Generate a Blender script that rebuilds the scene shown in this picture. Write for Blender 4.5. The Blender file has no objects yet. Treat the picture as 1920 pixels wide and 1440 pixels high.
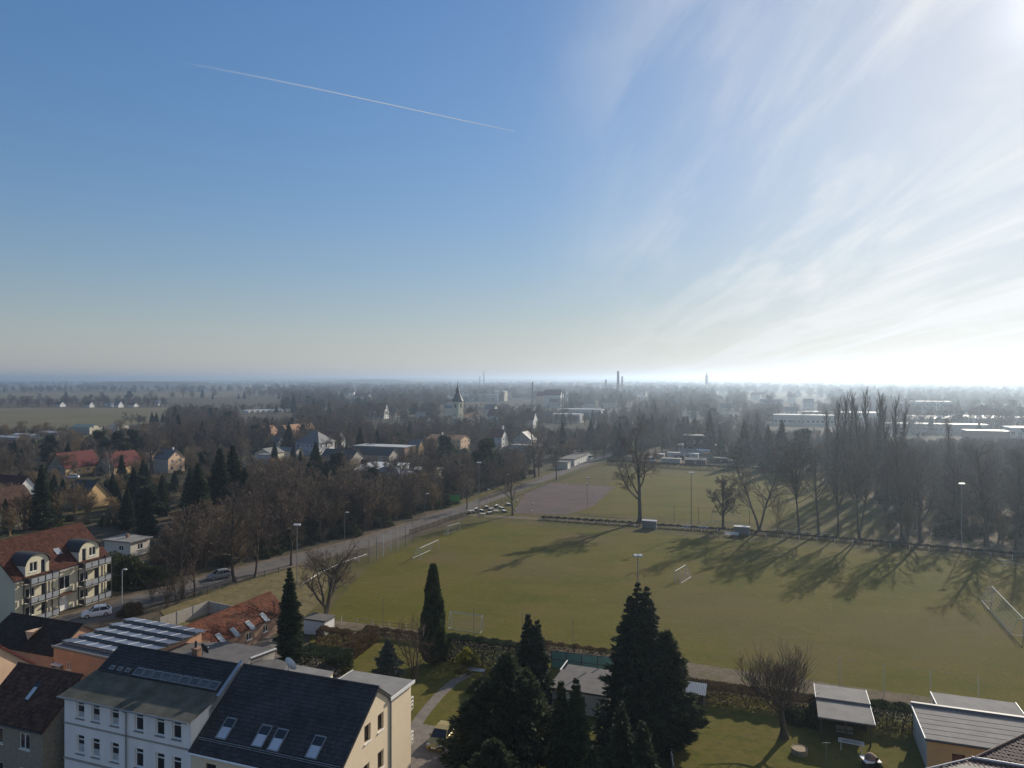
import bpy, math, random
import numpy as np
from mathutils import Vector, Matrix
random.seed(7)
RNG = np.random.default_rng(7)
R = math.radians
S = bpy.context.scene
COL = S.collection

# ------------------------------------------------------------------ camera, sky, sun, exposure
H, F, YH = 36.0, 1358.0, 711.0           # camera height (m), focal length and horizon row in 1920x1440 pixels
cam_d = bpy.data.cameras.new("camera"); cam = bpy.data.objects.new("camera", cam_d); COL.objects.link(cam)
cam.location = (0, 0, H); cam.rotation_euler = (R(90), 0, 0)
cam_d.sensor_width = 36; cam_d.lens = F / 1920 * 36; cam_d.shift_y = (YH - 720) / 1920
cam_d.clip_start = 0.5; cam_d.clip_end = 60000
S.camera = cam
SUN_AZ, SUN_EL = R(36.5), R(22.5)
SDIR = Vector((math.sin(SUN_AZ) * math.cos(SUN_EL), math.cos(SUN_AZ) * math.cos(SUN_EL), math.sin(SUN_EL)))
sun_d = bpy.data.lights.new("sun", 'SUN'); sun_d.energy = 4.9; sun_d.angle = R(0.55); sun_d.color = (1.0, 0.90, 0.75)
sun = bpy.data.objects.new("sun", sun_d); COL.objects.link(sun)
sun.rotation_euler = SDIR.to_track_quat('Z', 'Y').to_euler()

W = bpy.data.worlds.new("World"); S.world = W; W.use_nodes = True
wn, wl = W.node_tree.nodes, W.node_tree.links
wn.clear()
def N(nodes, kind, **kw):
    n = nodes.new(kind)
    for k, v in kw.items():
        if k.startswith('i_'): n.inputs[k[2:]].default_value = v
        else: setattr(n, k, v)
    return n
def wmath(op, a, b=None, c=None, clamp=False):
    n = wn.new('ShaderNodeMath'); n.operation = op; n.use_clamp = clamp
    for i, x in enumerate((a, b, c)):
        if x is None: continue
        if isinstance(x, (int, float)): n.inputs[i].default_value = x
        else: wl.new(x, n.inputs[i])
    return n.outputs[0]
sky = wn.new('ShaderNodeTexSky'); sky.sky_type = 'NISHITA'; sky.sun_disc = False
sky.sun_elevation = SUN_EL; sky.sun_rotation = SUN_AZ
sky.altitude = 120; sky.air_density = 1.0; sky.dust_density = 0.35; sky.ozone_density = 3.4
# thin cirrus: streaked noise on a plane far overhead, thickening towards the south where the front lies
tc = wn.new('ShaderNodeTexCoord'); sep = wn.new('ShaderNodeSeparateXYZ'); wl.new(tc.outputs['Generated'], sep.inputs[0])
zc = wmath('ADD', wmath('MAXIMUM', sep.outputs[2], 0.0), 0.10)
px_ = wmath('DIVIDE', sep.outputs[0], zc); py_ = wmath('DIVIDE', sep.outputs[1], zc)
cmb = wn.new('ShaderNodeCombineXYZ'); wl.new(px_, cmb.inputs[0]); wl.new(py_, cmb.inputs[1])
mp = wn.new('ShaderNodeMapping'); mp.inputs['Rotation'].default_value = (0, 0, R(14)); mp.inputs['Scale'].default_value = (1.5, 0.30, 1); mp.inputs['Location'].default_value = (3.3, 1.7, 0)
wl.new(cmb.outputs[0], mp.inputs[0])
n1 = wn.new('ShaderNodeTexNoise'); n1.inputs['Scale'].default_value = 1.3; n1.inputs['Detail'].default_value = 10; n1.inputs['Roughness'].default_value = 0.58; n1.inputs['Distortion'].default_value = 1.1
wl.new(mp.outputs[0], n1.inputs['Vector'])
n2 = wn.new('ShaderNodeTexNoise'); n2.inputs['Scale'].default_value = 0.8; n2.inputs['Detail'].default_value = 4
wl.new(cmb.outputs[0], n2.inputs['Vector'])
side = wn.new('ShaderNodeMapRange'); side.interpolation_type = 'SMOOTHSTEP'
side.inputs['From Min'].default_value = -0.02; side.inputs['From Max'].default_value = 0.50
wl.new(wmath('MULTIPLY_ADD', n2.outputs[0], 0.22, wmath('ADD', sep.outputs[0], -0.11)), side.inputs[0])
streak = wn.new('ShaderNodeMapRange'); streak.interpolation_type = 'SMOOTHSTEP'
streak.inputs['From Min'].default_value = 0.38; streak.inputs['From Max'].default_value = 0.66; wl.new(n1.outputs[0], streak.inputs[0])
dens = wmath('MULTIPLY', side.outputs[0], wmath('MULTIPLY_ADD', streak.outputs[0], 0.62, 0.24), clamp=True)
cloud = dens
# forward scatter of the thin cloud: brighter near the sun, as the real thing
dot = wn.new('ShaderNodeVectorMath'); dot.operation = 'DOT_PRODUCT'; wl.new(tc.outputs['Generated'], dot.inputs[0]); dot.inputs[1].default_value = SDIR
fwd = wmath('POWER', wmath('MAXIMUM', dot.outputs['Value'], 0.0), 5.0)
cb = wmath('MULTIPLY_ADD', fwd, 0.9, 4.5)
ccol = wn.new('ShaderNodeVectorMath'); ccol.operation = 'SCALE'; ccol.inputs[0].default_value = (0.985, 1.0, 1.0); wl.new(cb, ccol.inputs['Scale'])
# aureole of the veiled sun (the disc itself stays out of the frame)
aur = wmath('POWER', wmath('MAXIMUM', dot.outputs['Value'], 0.0), 900.0)
acol = wn.new('ShaderNodeVectorMath'); acol.operation = 'SCALE'; acol.inputs[0].default_value = (1.0, 0.97, 0.92); wl.new(wmath('MULTIPLY', aur, 2.0), acol.inputs['Scale'])
mx = wn.new('ShaderNodeMix'); mx.data_type = 'RGBA'; wl.new(cloud, mx.inputs['Factor']); 
# the photograph's highlights roll off softly: so does this sky
lum = wn.new('ShaderNodeRGBToBW'); wl.new(sky.outputs[0], lum.inputs[0])
roll = wn.new('ShaderNodeVectorMath'); roll.operation = 'SCALE'; wl.new(sky.outputs[0], roll.inputs[0])
wl.new(wmath('DIVIDE', 1.0, wmath('MULTIPLY_ADD', lum.outputs[0], 0.165, 1.0)), roll.inputs['Scale'])
hs = wn.new('ShaderNodeHueSaturation'); hs.inputs['Saturation'].default_value = 1.12; wl.new(roll.outputs[0], hs.inputs['Color'])
bw2 = wn.new('ShaderNodeRGBToBW'); wl.new(hs.outputs[0], bw2.inputs[0])
vc = wn.new('ShaderNodeVectorMath'); vc.operation = 'SCALE'; vc.inputs[0].default_value = (1.0, 0.985, 1.0); wl.new(bw2.outputs[0], vc.inputs['Scale'])
vm = wn.new('ShaderNodeMix'); vm.data_type = 'RGBA'
wl.new(wmath('MULTIPLY', wmath('POWER', 2.718, wmath('MULTIPLY', wmath('MAXIMUM', sep.outputs[2], 0.0), -9.0)), 0.88), vm.inputs['Factor'])
wl.new(hs.outputs[0], vm.inputs['A']); wl.new(vc.outputs[0], vm.inputs['B'])
wl.new(vm.outputs['Result'], mx.inputs['A']); wl.new(ccol.outputs[0], mx.inputs['B'])
sm = wn.new('ShaderNodeVectorMath'); sm.operation = 'ADD'; wl.new(mx.outputs['Result'], sm.inputs[0]); wl.new(acol.outputs[0], sm.inputs[1])
bg = wn.new('ShaderNodeBackground'); bg.inputs['Strength'].default_value = 0.134
wl.new(sm.outputs[0], bg.inputs['Color'])
wo = wn.new('ShaderNodeOutputWorld'); wl.new(bg.outputs[0], wo.inputs['Surface'])

vs = S.view_settings
S.display_settings.display_device = 'sRGB'
vs.view_transform = 'Standard'; vs.look = 'None'; vs.exposure = 0.24; vs.gamma = 1.0; vs.use_curve_mapping = False
S.cycles.max_bounces = 5; S.cycles.diffuse_bounces = 3; S.cycles.glossy_bounces = 2; S.cycles.transparent_max_bounces = 12
S.cycles.volume_bounces = 0; S.cycles.use_denoising = True; S.cycles.caustics_reflective = False; S.cycles.caustics_refractive = False
S.cycles.sample_clamp_indirect = 4.0

# ------------------------------------------------------------------ helpers
def P(px, py, z=0.0):
    """Where the ray through a picture point meets the level z."""
    D = (H - z) * F / (py - YH)
    return Vector(((px - 960) / F * D, D, z))
def PD(px, py, D):
    """The point of that ray at distance D."""
    return Vector(((px - 960) / F * D, D, H - (py - YH) * D / F))
GR = R(-20.0)
U2 = Vector((math.cos(GR), math.sin(GR), 0)); V2 = Vector((-math.sin(GR), math.cos(GR), 0))

def thing(name, label, cat, loc=(0, 0, 0), rotz=0.0, group=None):
    o = bpy.data.objects.new(name, None); COL.objects.link(o)
    o.empty_display_size = 0.2
    o.location = loc; o.rotation_euler = (0, 0, rotz)
    o['label'] = label; o['category'] = cat
    if group: o['group'] = group
    return o
def tag(o, label=None, cat=None, group=None, kind=None):
    if label: o['label'] = label
    if cat: o['category'] = cat
    if group: o['group'] = group
    if kind: o['kind'] = kind
    return o
def dup(root, loc, rotz=0.0, scale=1.0, label=None, group=None, cat=None):
    r = root.copy(); COL.objects.link(r); r.location = loc; r.rotation_euler = (0, 0, rotz)
    r.scale = scale if isinstance(scale, (tuple, list, Vector)) else (scale,) * 3
    if label: r['label'] = label
    if group: r['group'] = group
    elif 'group' in r: del r['group']
    if cat: r['category'] = cat
    for ch in list(root.children):
        c = ch.copy(); COL.objects.link(c); c.parent = r
        for g in list(ch.children):
            d = g.copy(); COL.objects.link(d); d.parent = c
    return r
def link(name, me, parent=None, loc=(0, 0, 0), rotz=0.0):
    o = bpy.data.objects.new(name, me); COL.objects.link(o); o.location = loc; o.rotation_euler = (0, 0, rotz)
    if parent is not None: o.parent = parent
    return o
def quads_mesh(name, verts, quads, mat, smooth=False):
    """A mesh straight from numpy arrays of vertices and quads (or triangles)."""
    verts = np.asarray(verts, dtype=np.float32); quads = np.asarray(quads, dtype=np.int32)
    me = bpy.data.meshes.new(name); k = quads.shape[1]; n = len(quads)
    me.vertices.add(len(verts)); me.vertices.foreach_set('co', verts.ravel())
    me.loops.add(n * k); me.loops.foreach_set('vertex_index', quads.ravel())
    me.polygons.add(n); me.polygons.foreach_set('loop_start', np.arange(0, n * k, k, dtype=np.int32))
    me.polygons.foreach_set('loop_total', np.full(n, k, dtype=np.int32))
    me.update(calc_edges=True)
    if mat: me.materials.append(mat)
    if smooth: me.polygons.foreach_set('use_smooth', np.ones(n, dtype=bool))
    return me

class MB:
    def __init__(self): self.v = []; self.f = []
    def poly(self, *pts):
        i = len(self.v); self.v += [tuple(p) for p in pts]; self.f.append(tuple(range(i, i + len(pts)))); return self
    def box(self, x0, x1, y0, y1, z0, z1):
        i = len(self.v)
        self.v += [(x0, y0, z0), (x1, y0, z0), (x1, y1, z0), (x0, y1, z0), (x0, y0, z1), (x1, y0, z1), (x1, y1, z1), (x0, y1, z1)]
        self.f += [tuple(i + k for k in q) for q in ((0, 3, 2, 1), (4, 5, 6, 7), (0, 1, 5, 4), (1, 2, 6, 5), (2, 3, 7, 6), (3, 0, 4, 7))]
        return self
    def hexa(self, b, t):
        """b, t: four bottom points and four top points, both counter-clockwise from above"""
        i = len(self.v); self.v += [tuple(p) for p in list(b) + list(t)]
        self.f += [tuple(i + k for k in q) for q in ((0, 3, 2, 1), (4, 5, 6, 7), (0, 1, 5, 4), (1, 2, 6, 5), (2, 3, 7, 6), (3, 0, 4, 7))]
        return self
    def prism(self, pts, z0, z1):
        n = len(pts); i = len(self.v)
        self.v += [(p[0], p[1], z0) for p in pts] + [(p[0], p[1], z1) for p in pts]
        self.f.append(tuple(i + k for k in reversed(range(n)))); self.f.append(tuple(i + n + k for k in range(n)))
        for k in range(n):
            j = (k + 1) % n; self.f.append((i + k, i + j, i + n + j, i + n + k))
        return self
    def tube(self, a, b, r0, r1=None, n=6, caps=True):
        r1 = r0 if r1 is None else r1
        a = Vector(a); b = Vector(b); d = (b - a)
        if d.length < 1e-6: return self
        d.normalize(); s = d.orthogonal().normalized(); t = d.cross(s); i = len(self.v)
        for p, r in ((a, r0), (b, r1)):
            for k in range(n):
                w = 2 * math.pi * k / n; self.v.append(tuple(p + (s * math.cos(w) + t * math.sin(w)) * r))
        for k in range(n):
            j = (k + 1) % n; self.f.append((i + k, i + j, i + n + j, i + n + k))
        if caps:
            self.f.append(tuple(i + k for k in reversed(range(n)))); self.f.append(tuple(i + n + k for k in range(n)))
        return self
    def path(self, pts, r, n=6):
        for a, b in zip(pts, pts[1:]): self.tube(a, b, r, r, n)
        return self
    def lathe(self, prof, n=14, c=(0, 0, 0), close=True):
        i = len(self.v)
        for r, z in prof:
            for k in range(n):
                w = 2 * math.pi * k / n; self.v.append((c[0] + r * math.cos(w), c[1] + r * math.sin(w), c[2] + z))
        m = len(prof)
        for a in range(m - 1):
            for k in range(n):
                j = (k + 1) % n; self.f.append((i + a * n + k, i + a * n + j, i + (a + 1) * n + j, i + (a + 1) * n + k))
        if close:
            self.f.append(tuple(i + k for k in reversed(range(n)))); self.f.append(tuple(i + (m - 1) * n + k for k in range(n)))
        return self
    def bar(self, a, b, w, h):
        """a square bar from a to b, w wide across, h high (z up)"""
        a = Vector(a); b = Vector(b); d = b - a; s = Vector((-d.y, d.x, 0))
        s = s.normalized() * (w / 2) if s.length > 1e-6 else Vector((w / 2, 0, 0))
        up = Vector((0, 0, h)) if abs(d.z) < d.length * 0.9 else Vector((0, h, 0))
        return self.hexa([a - s, b - s, b + s, a + s] if True else None, [a - s + up, b - s + up, b + s + up, a + s + up])
    def mesh(self, name, mat, smooth=False):
        me = bpy.data.meshes.new(name); me.from_pydata(self.v, [], self.f); me.update()
        if mat: me.materials.append(mat)
        if smooth: me.polygons.foreach_set('use_smooth', [True] * len(me.polygons))
        return me
    def build(self, name, mat, parent=None, loc=(0, 0, 0), rotz=0.0, smooth=False):
        return link(name, self.mesh(name, mat, smooth), parent, loc, rotz)

# ------------------------------------------------------------------ materials
MATS = {}
def mat(name, col, rough=0.8, var=0.25, scale=1.2, bump=0.0, bscale=None, metal=0.0, col2=None, spec=0.4, island=0.0, objrand=0.0, detail=6, lo=0.35, hi=0.65, stretch=None, extra=None, transl=0.0):
    """Principled material whose colour wanders between two tones with noise, by position on the object."""
    m = bpy.data.materials.new(name); m.use_nodes = True; nt = m.node_tree; nn, ll = nt.nodes, nt.links
    b = nn['Principled BSDF']; b.inputs['Roughness'].default_value = rough; b.inputs['Metallic'].default_value = metal
    b.inputs['Specular IOR Level'].default_value = spec
    c1 = Vector(col); c2 = Vector(col2) if col2 else c1 * (1 - var)
    tcn = nn.new('ShaderNodeTexCoord'); vec = tcn.outputs['Object']
    if stretch:
        mpn = nn.new('ShaderNodeMapping'); mpn.inputs['Scale'].default_value = stretch; ll.new(vec, mpn.inputs[0]); vec = mpn.outputs[0]
    nz = nn.new('ShaderNodeTexNoise'); nz.inputs['Scale'].default_value = scale; nz.inputs['Detail'].default_value = detail; nz.inputs['Roughness'].default_value = 0.6
    ll.new(vec, nz.inputs['Vector'])
    mr = nn.new('ShaderNodeMapRange'); mr.inputs['From Min'].default_value = lo; mr.inputs['From Max'].default_value = hi; ll.new(nz.outputs[0], mr.inputs[0])
    mixn = nn.new('ShaderNodeMix'); mixn.data_type = 'RGBA'
    mixn.inputs['A'].default_value = (*c1, 1); mixn.inputs['B'].default_value = (*c2, 1); ll.new(mr.outputs[0], mixn.inputs['Factor'])
    out = mixn.outputs['Result']
    for amt, src in ((island, 'Geometry'), (objrand, 'Object')):
        if not amt: continue
        if src == 'Geometry': g = nn.new('ShaderNodeNewGeometry'); rnd = g.outputs['Random Per Island']
        else: g = nn.new('ShaderNodeObjectInfo'); rnd = g.outputs['Random']
        r2 = nn.new('ShaderNodeMapRange'); r2.inputs['To Min'].default_value = 1 - amt; r2.inputs['To Max'].default_value = 1 + amt; ll.new(rnd, r2.inputs[0])
        sc = nn.new('ShaderNodeVectorMath'); sc.operation = 'SCALE'; ll.new(out, sc.inputs[0]); ll.new(r2.outputs[0], sc.inputs['Scale']); out = sc.outputs[0]
    ll.new(out, b.inputs['Base Color'])
    if bump:
        n3 = nn.new('ShaderNodeTexNoise'); n3.inputs['Scale'].default_value = bscale or scale * 8; n3.inputs['Detail'].default_value = 4; ll.new(tcn.outputs['Object'], n3.inputs['Vector'])
        bp = nn.new('ShaderNodeBump'); bp.inputs['Strength'].default_value = bump; bp.inputs['Distance'].default_value = 0.05
        ll.new(n3.outputs[0], bp.inputs['Height']); ll.new(bp.outputs[0], b.inputs['Normal'])
    if transl:
        tr = nn.new('ShaderNodeBsdfTranslucent'); ll.new(out, tr.inputs['Color'])
        ms = nn.new('ShaderNodeMixShader'); ms.inputs[0].default_value = transl
        ll.new(b.outputs[0], ms.inputs[1]); ll.new(tr.outputs[0], ms.inputs[2]); ll.new(ms.outputs[0], nn['Material Output'].inputs['Surface'])
    MATS[name] = m
    return m

def ground_mat(name, tones, scales, rough=0.95, worn=()):
    """Ground colour: the first tone with each later tone mixed in by its own noise (scale, lo, hi)."""
    m = bpy.data.materials.new(name); m.use_nodes = True; nt = m.node_tree; nn, ll = nt.nodes, nt.links
    b = nn['Principled BSDF']; b.inputs['Roughness'].default_value = rough; b.inputs['Specular IOR Level'].default_value = 0.03
    g = nn.new('ShaderNodeNewGeometry'); out = None
    for i, (c, s) in enumerate(zip(tones, scales)):
        if i == 0:
            rgb = nn.new('ShaderNodeRGB'); rgb.outputs[0].default_value = (*c, 1); out = rgb.outputs[0]; continue
        sc, lo, hi, st = s
        mpn = nn.new('ShaderNodeMapping'); mpn.inputs['Scale'].default_value = st; mpn.inputs['Rotation'].default_value = (0, 0, -GR); mpn.inputs['Location'].default_value = (13.7 * i, 5.1 * i, 0); ll.new(g.outputs['Position'], mpn.inputs[0])
        nz = nn.new('ShaderNodeTexNoise'); nz.inputs['Scale'].default_value = sc; nz.inputs['Detail'].default_value = 5; nz.inputs['Roughness'].default_value = 0.65; ll.new(mpn.outputs[0], nz.inputs['Vector'])
        mr = nn.new('ShaderNodeMapRange'); mr.inputs['From Min'].default_value = lo; mr.inputs['From Max'].default_value = hi; ll.new(nz.outputs[0], mr.inputs[0])
        mixn = nn.new('ShaderNodeMix'); mixn.data_type = 'RGBA'; ll.new(mr.outputs[0], mixn.inputs['Factor']); ll.new(out, mixn.inputs['A']); mixn.inputs['B'].default_value = (*c, 1)
        out = mixn.outputs['Result']
    for (wx, wy, wr_, wc) in worn:      # trampled goal mouths: bare earth within a ragged radius
        dn = nn.new('ShaderNodeVectorMath'); dn.operation = 'DISTANCE'; ll.new(g.outputs['Position'], dn.inputs[0]); dn.inputs[1].default_value = (wx, wy, 0.06)
        nz = nn.new('ShaderNodeTexNoise'); nz.inputs['Scale'].default_value = 0.55; nz.inputs['Detail'].default_value = 6; ll.new(g.outputs['Position'], nz.inputs['Vector'])
        ad = nn.new('ShaderNodeMath'); ad.operation = 'MULTIPLY_ADD'; ll.new(nz.outputs[0], ad.inputs[0]); ad.inputs[1].default_value = wr_ * 1.6; ll.new(dn.outputs['Value'], ad.inputs[2])
        mr = nn.new('ShaderNodeMapRange'); mr.interpolation_type = 'SMOOTHSTEP'; mr.inputs['From Min'].default_value = wr_ * 1.0; mr.inputs['From Max'].default_value = wr_ * 2.1; mr.inputs['To Min'].default_value = 0.42; mr.inputs['To Max'].default_value = 0.0; ll.new(ad.outputs[0], mr.inputs[0])
        mixn = nn.new('ShaderNodeMix'); mixn.data_type = 'RGBA'; ll.new(mr.outputs[0], mixn.inputs['Factor']); ll.new(out, mixn.inputs['A']); mixn.inputs['B'].default_value = (*wc, 1); out = mixn.outputs['Result']
    ll.new(out, b.inputs['Base Color'])
    n3 = nn.new('ShaderNodeTexNoise'); n3.inputs['Scale'].default_value = 2.2; n3.inputs['Detail'].default_value = 6; ll.new(g.outputs['Position'], n3.inputs['Vector'])
    bp = nn.new('ShaderNodeBump'); bp.inputs['Strength'].default_value = 0.35; bp.inputs['Distance'].default_value = 0.08; ll.new(n3.outputs[0], bp.inputs['Height']); ll.new(bp.outputs[0], b.inputs['Normal'])
    MATS[name] = m
    return m
_w = lambda x, y, r, c=(0.115, 0.085, 0.048): (*P(x, y)[:2], r, c)
WORN = [_w(830, 1046, 6), _w(1000, 1060, 13, (0.125, 0.092, 0.048)), _w(1855, 1175, 7), _w(880, 1170, 4), _w(1290, 1082, 4), _w(1330, 1150, 16, (0.12, 0.09, 0.045)), _w(1480, 1230, 9, (0.12, 0.09, 0.045)), _w(1100, 1010, 7), _w(1700, 1190, 13, (0.12, 0.09, 0.045))]
ISO = (1, 1, 1); MOW = (0.25, 1.0, 1)
ground_mat('pitch_grass', [(0.108, 0.098, 0.018), (0.124, 0.096, 0.027), (0.080, 0.083, 0.014), (0.145, 0.115, 0.040), (0.066, 0.056, 0.018)],
           [None, (0.05, 0.40, 0.60, ISO), (0.10, 0.42, 0.66, (0.6, 1, 1)), (0.5, 0.55, 0.75, ISO), (2.2, 0.5, 0.75, ISO)], worn=WORN)
ground_mat('rough_grass', [(0.085, 0.077, 0.022), (0.115, 0.09, 0.04), (0.08, 0.068, 0.042), (0.072, 0.08, 0.028)],
           [None, (0.12, 0.42, 0.62, ISO), (0.5, 0.52, 0.7, ISO), (0.9, 0.5, 0.72, ISO)])
ground_mat('garden_grass', [(0.105, 0.098, 0.022), (0.125, 0.100, 0.028), (0.068, 0.075, 0.016), (0.085, 0.062, 0.034)],
           [None, (0.25, 0.42, 0.62, ISO), (0.9, 0.45, 0.7, ISO), (1.6, 0.56, 0.72, ISO)])
ground_mat('dry_grass', [(0.165, 0.132, 0.066), (0.115, 0.095, 0.045), (0.20, 0.165, 0.09), (0.085, 0.08, 0.03)],
           [None, (0.4, 0.42, 0.6, ISO), (1.3, 0.5, 0.7, ISO), (0.8, 0.56, 0.72, ISO)])
ground_mat('woodland_floor', [(0.075, 0.062, 0.045), (0.11, 0.085, 0.058), (0.055, 0.06, 0.03), (0.05, 0.045, 0.035)],
           [None, (0.08, 0.4, 0.6, ISO), (0.03, 0.48, 0.62, ISO), (0.5, 0.5, 0.7, ISO)])
ground_mat('garden_soil', [(0.072, 0.062, 0.040), (0.095, 0.085, 0.036), (0.105, 0.078, 0.05), (0.05, 0.05, 0.026)],
           [None, (0.10, 0.46, 0.62, ISO), (0.3, 0.52, 0.7, ISO), (0.6, 0.5, 0.7, ISO)])
ground_mat('leaf_litter', [(0.125, 0.105, 0.070), (0.165, 0.130, 0.095), (0.075, 0.078, 0.028), (0.24, 0.20, 0.165)],
           [None, (0.35, 0.42, 0.6, ISO), (0.12, 0.5, 0.62, ISO), (2.2, 0.6, 0.75, ISO)])
ground_mat('clay', [(0.125, 0.092, 0.083), (0.100, 0.080, 0.074), (0.155, 0.122, 0.110)], [None, (0.09, 0.4, 0.6, ISO), (0.6, 0.5, 0.75, MOW)])
ground_mat('asphalt', [(0.135, 0.122, 0.112), (0.10, 0.092, 0.086), (0.165, 0.145, 0.13)], [None, (0.3, 0.45, 0.65, ISO), (1.2, 0.5, 0.75, ISO)])
ground_mat('sandy_verge', [(0.150, 0.118, 0.092), (0.105, 0.086, 0.066), (0.19, 0.155, 0.125)], [None, (0.35, 0.42, 0.62, ISO), (1.4, 0.5, 0.75, ISO)])
ground_mat('bare_soil', [(0.16, 0.125, 0.09), (0.11, 0.09, 0.06), (0.20, 0.165, 0.115), (0.12, 0.115, 0.045)], [None, (0.5, 0.42, 0.62, ISO), (1.5, 0.5, 0.75, ISO), (0.3, 0.52, 0.66, ISO)])
ground_mat('field', [(0.125, 0.112, 0.062), (0.15, 0.122, 0.08), (0.10, 0.098, 0.05)], [None, (0.01, 0.42, 0.6, ISO), (0.03, 0.46, 0.62, (0.2, 1, 1))])
ground_mat('paving', [(0.20, 0.175, 0.15), (0.15, 0.13, 0.115), (0.24, 0.21, 0.18)], [None, (0.8, 0.42, 0.62, ISO), (3.0, 0.5, 0.75, ISO)])
ground_mat('hill_wood', [(0.07, 0.068, 0.05), (0.10, 0.085, 0.06), (0.16, 0.15, 0.09)], [None, (0.006, 0.42, 0.6, ISO), (0.0025, 0.55, 0.66, ISO)])

mat('bark', (0.105, 0.082, 0.064), 0.9, 0.45, 2.0, bump=0.5, bscale=9, objrand=0.18, spec=0.18)
mat('twig', (0.150, 0.112, 0.084), 0.85, 0.3, 0.3, objrand=0.22, spec=0.18)
mat('twig_pale', (0.20, 0.145, 0.082), 0.85, 0.3, 0.3, objrand=0.15, spec=0.18)
mat('twig_grey', (0.115, 0.095, 0.085), 0.85, 0.3, 0.3, objrand=0.2, spec=0.18)
mat('birch_bark', (0.42, 0.40, 0.37), 0.8, 0.6, 3.0)
mat('needles', (0.054, 0.072, 0.040), 0.7, 0.4, 0.5, col2=(0.024, 0.038, 0.02), island=0.5, objrand=0.25, transl=0.2, spec=0.18)
mat('needles_blue', (0.115, 0.140, 0.125), 0.75, 0.4, 0.6, col2=(0.06, 0.08, 0.07), island=0.4, transl=0.12, spec=0.18)
mat('needles_thuja', (0.056, 0.078, 0.032), 0.7, 0.4, 0.8, col2=(0.026, 0.04, 0.016), island=0.45, objrand=0.15, transl=0.22, spec=0.18)
mat('yew', (0.080, 0.092, 0.045), 0.7, 0.4, 0.5, col2=(0.028, 0.038, 0.018), island=0.5, transl=0.25, spec=0.18)
mat('ivy_leaf', (0.075, 0.085, 0.038), 0.55, 0.4, 0.5, col2=(0.03, 0.04, 0.017), island=0.4, transl=0.2, spec=0.18)
mat('dry_leaf', (0.15, 0.10, 0.055), 0.8, 0.4, 0.5, col2=(0.09, 0.065, 0.035), island=0.4, transl=0.2, spec=0.18)
mat('growth_and_bank_shade', (0.060, 0.048, 0.032), 0.85, 0.4, 0.5, col2=(0.035, 0.034, 0.02), island=0.4, spec=0.18)  # hedge colour, also the painted shade of the bank between the pitches
mat('yellow_leaf', (0.40, 0.34, 0.045), 0.6, 0.4, 0.5, col2=(0.12, 0.14, 0.03), island=0.3, transl=0.25, spec=0.18)
# ------------------------------------------------------------------ trees: tapered limbs and twigs, or sprays of needles, as real geometry
def seg_mesh(name, segs, n, material):
    """One mesh of tapered n-sided limbs from a list of (p0, p1, r0, r1)."""
    A = np.array([s[0] for s in segs], dtype=np.float64); B = np.array([s[1] for s in segs], dtype=np.float64)
    r0 = np.array([s[2] for s in segs]); r1 = np.array([s[3] for s in segs])
    d = B - A; d /= np.maximum(np.linalg.norm(d, axis=1, keepdims=True), 1e-9)
    ref = np.where(np.abs(d[:, 2:3]) > 0.9, np.array([[1.0, 0, 0]]), np.array([[0, 0, 1.0]]))
    s = np.cross(d, ref); s /= np.maximum(np.linalg.norm(s, axis=1, keepdims=True), 1e-9); t = np.cross(d, s)
    k = len(segs); V = np.zeros((k, 2, n, 3))
    for i in range(n):
        w = 2 * math.pi * i / n; o = s * math.cos(w) + t * math.sin(w)
        V[:, 0, i] = A + o * r0[:, None]; V[:, 1, i] = B + o * r1[:, None]
    base = (np.arange(k) * 2 * n)[:, None]
    Q = np.stack([np.concatenate([base + i, base + (i + 1) % n, base + n + (i + 1) % n, base + n + i], axis=1) for i in range(n)], axis=1).reshape(-1, 4)
    return quads_mesh(name, V.reshape(-1, 3), Q, material, smooth=True)

def perp(rng, d):
    v = rng.normal(size=3); v -= d * v.dot(d); return v / max(np.linalg.norm(v), 1e-9)
def nrm(v): return v / max(np.linalg.norm(v), 1e-9)

def grow(rng, p, d, L, r, lev, spec, out):
    """Grow one limb and its children. spec[lev] = (children, first child at, length ratio, angle deg, up pull, wobble, steps)"""
    nch, first, ratio, ang, up, wob, steps = spec[lev]
    pts = [p]; dirs = [d]; q = p; st = L / steps
    for i in range(steps):
        d = nrm(d + rng.normal(size=3) * wob + np.array([0, 0, up]) / steps)
        q = q + d * st; pts.append(q); dirs.append(d)
    rend = r * (0.30 if nch else 0.45)
    for i in range(steps):
        out[lev].append((pts[i], pts[i + 1], r + (rend - r) * i / steps, r + (rend - r) * (i + 1) / steps))
    if lev + 1 >= len(spec): return
    n = max(1, int(round(nch * rng.uniform(0.8, 1.2))))
    for c in range(n):
        f = first + (1 - first) * ((c + rng.uniform(0.2, 0.8)) / n)
        x = min(f, 0.999) * steps; i = int(x); b = pts[i] + (pts[i + 1] - pts[i]) * (x - i)
        a = R(ang * rng.uniform(0.65, 1.3)); dd = dirs[i + 1]
        cd = nrm(dd * math.cos(a) + perp(rng, dd) * math.sin(a))
        taper = 1.0 - 0.55 * (f - first) / max(1e-6, 1 - first)
        cr = (r + (rend - r) * f) * spec_rr
        grow(rng, b, cd, L * ratio * taper * rng.uniform(0.75, 1.2), max(cr, 0.011), lev + 1, spec, out)
spec_rr = 0.55

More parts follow.
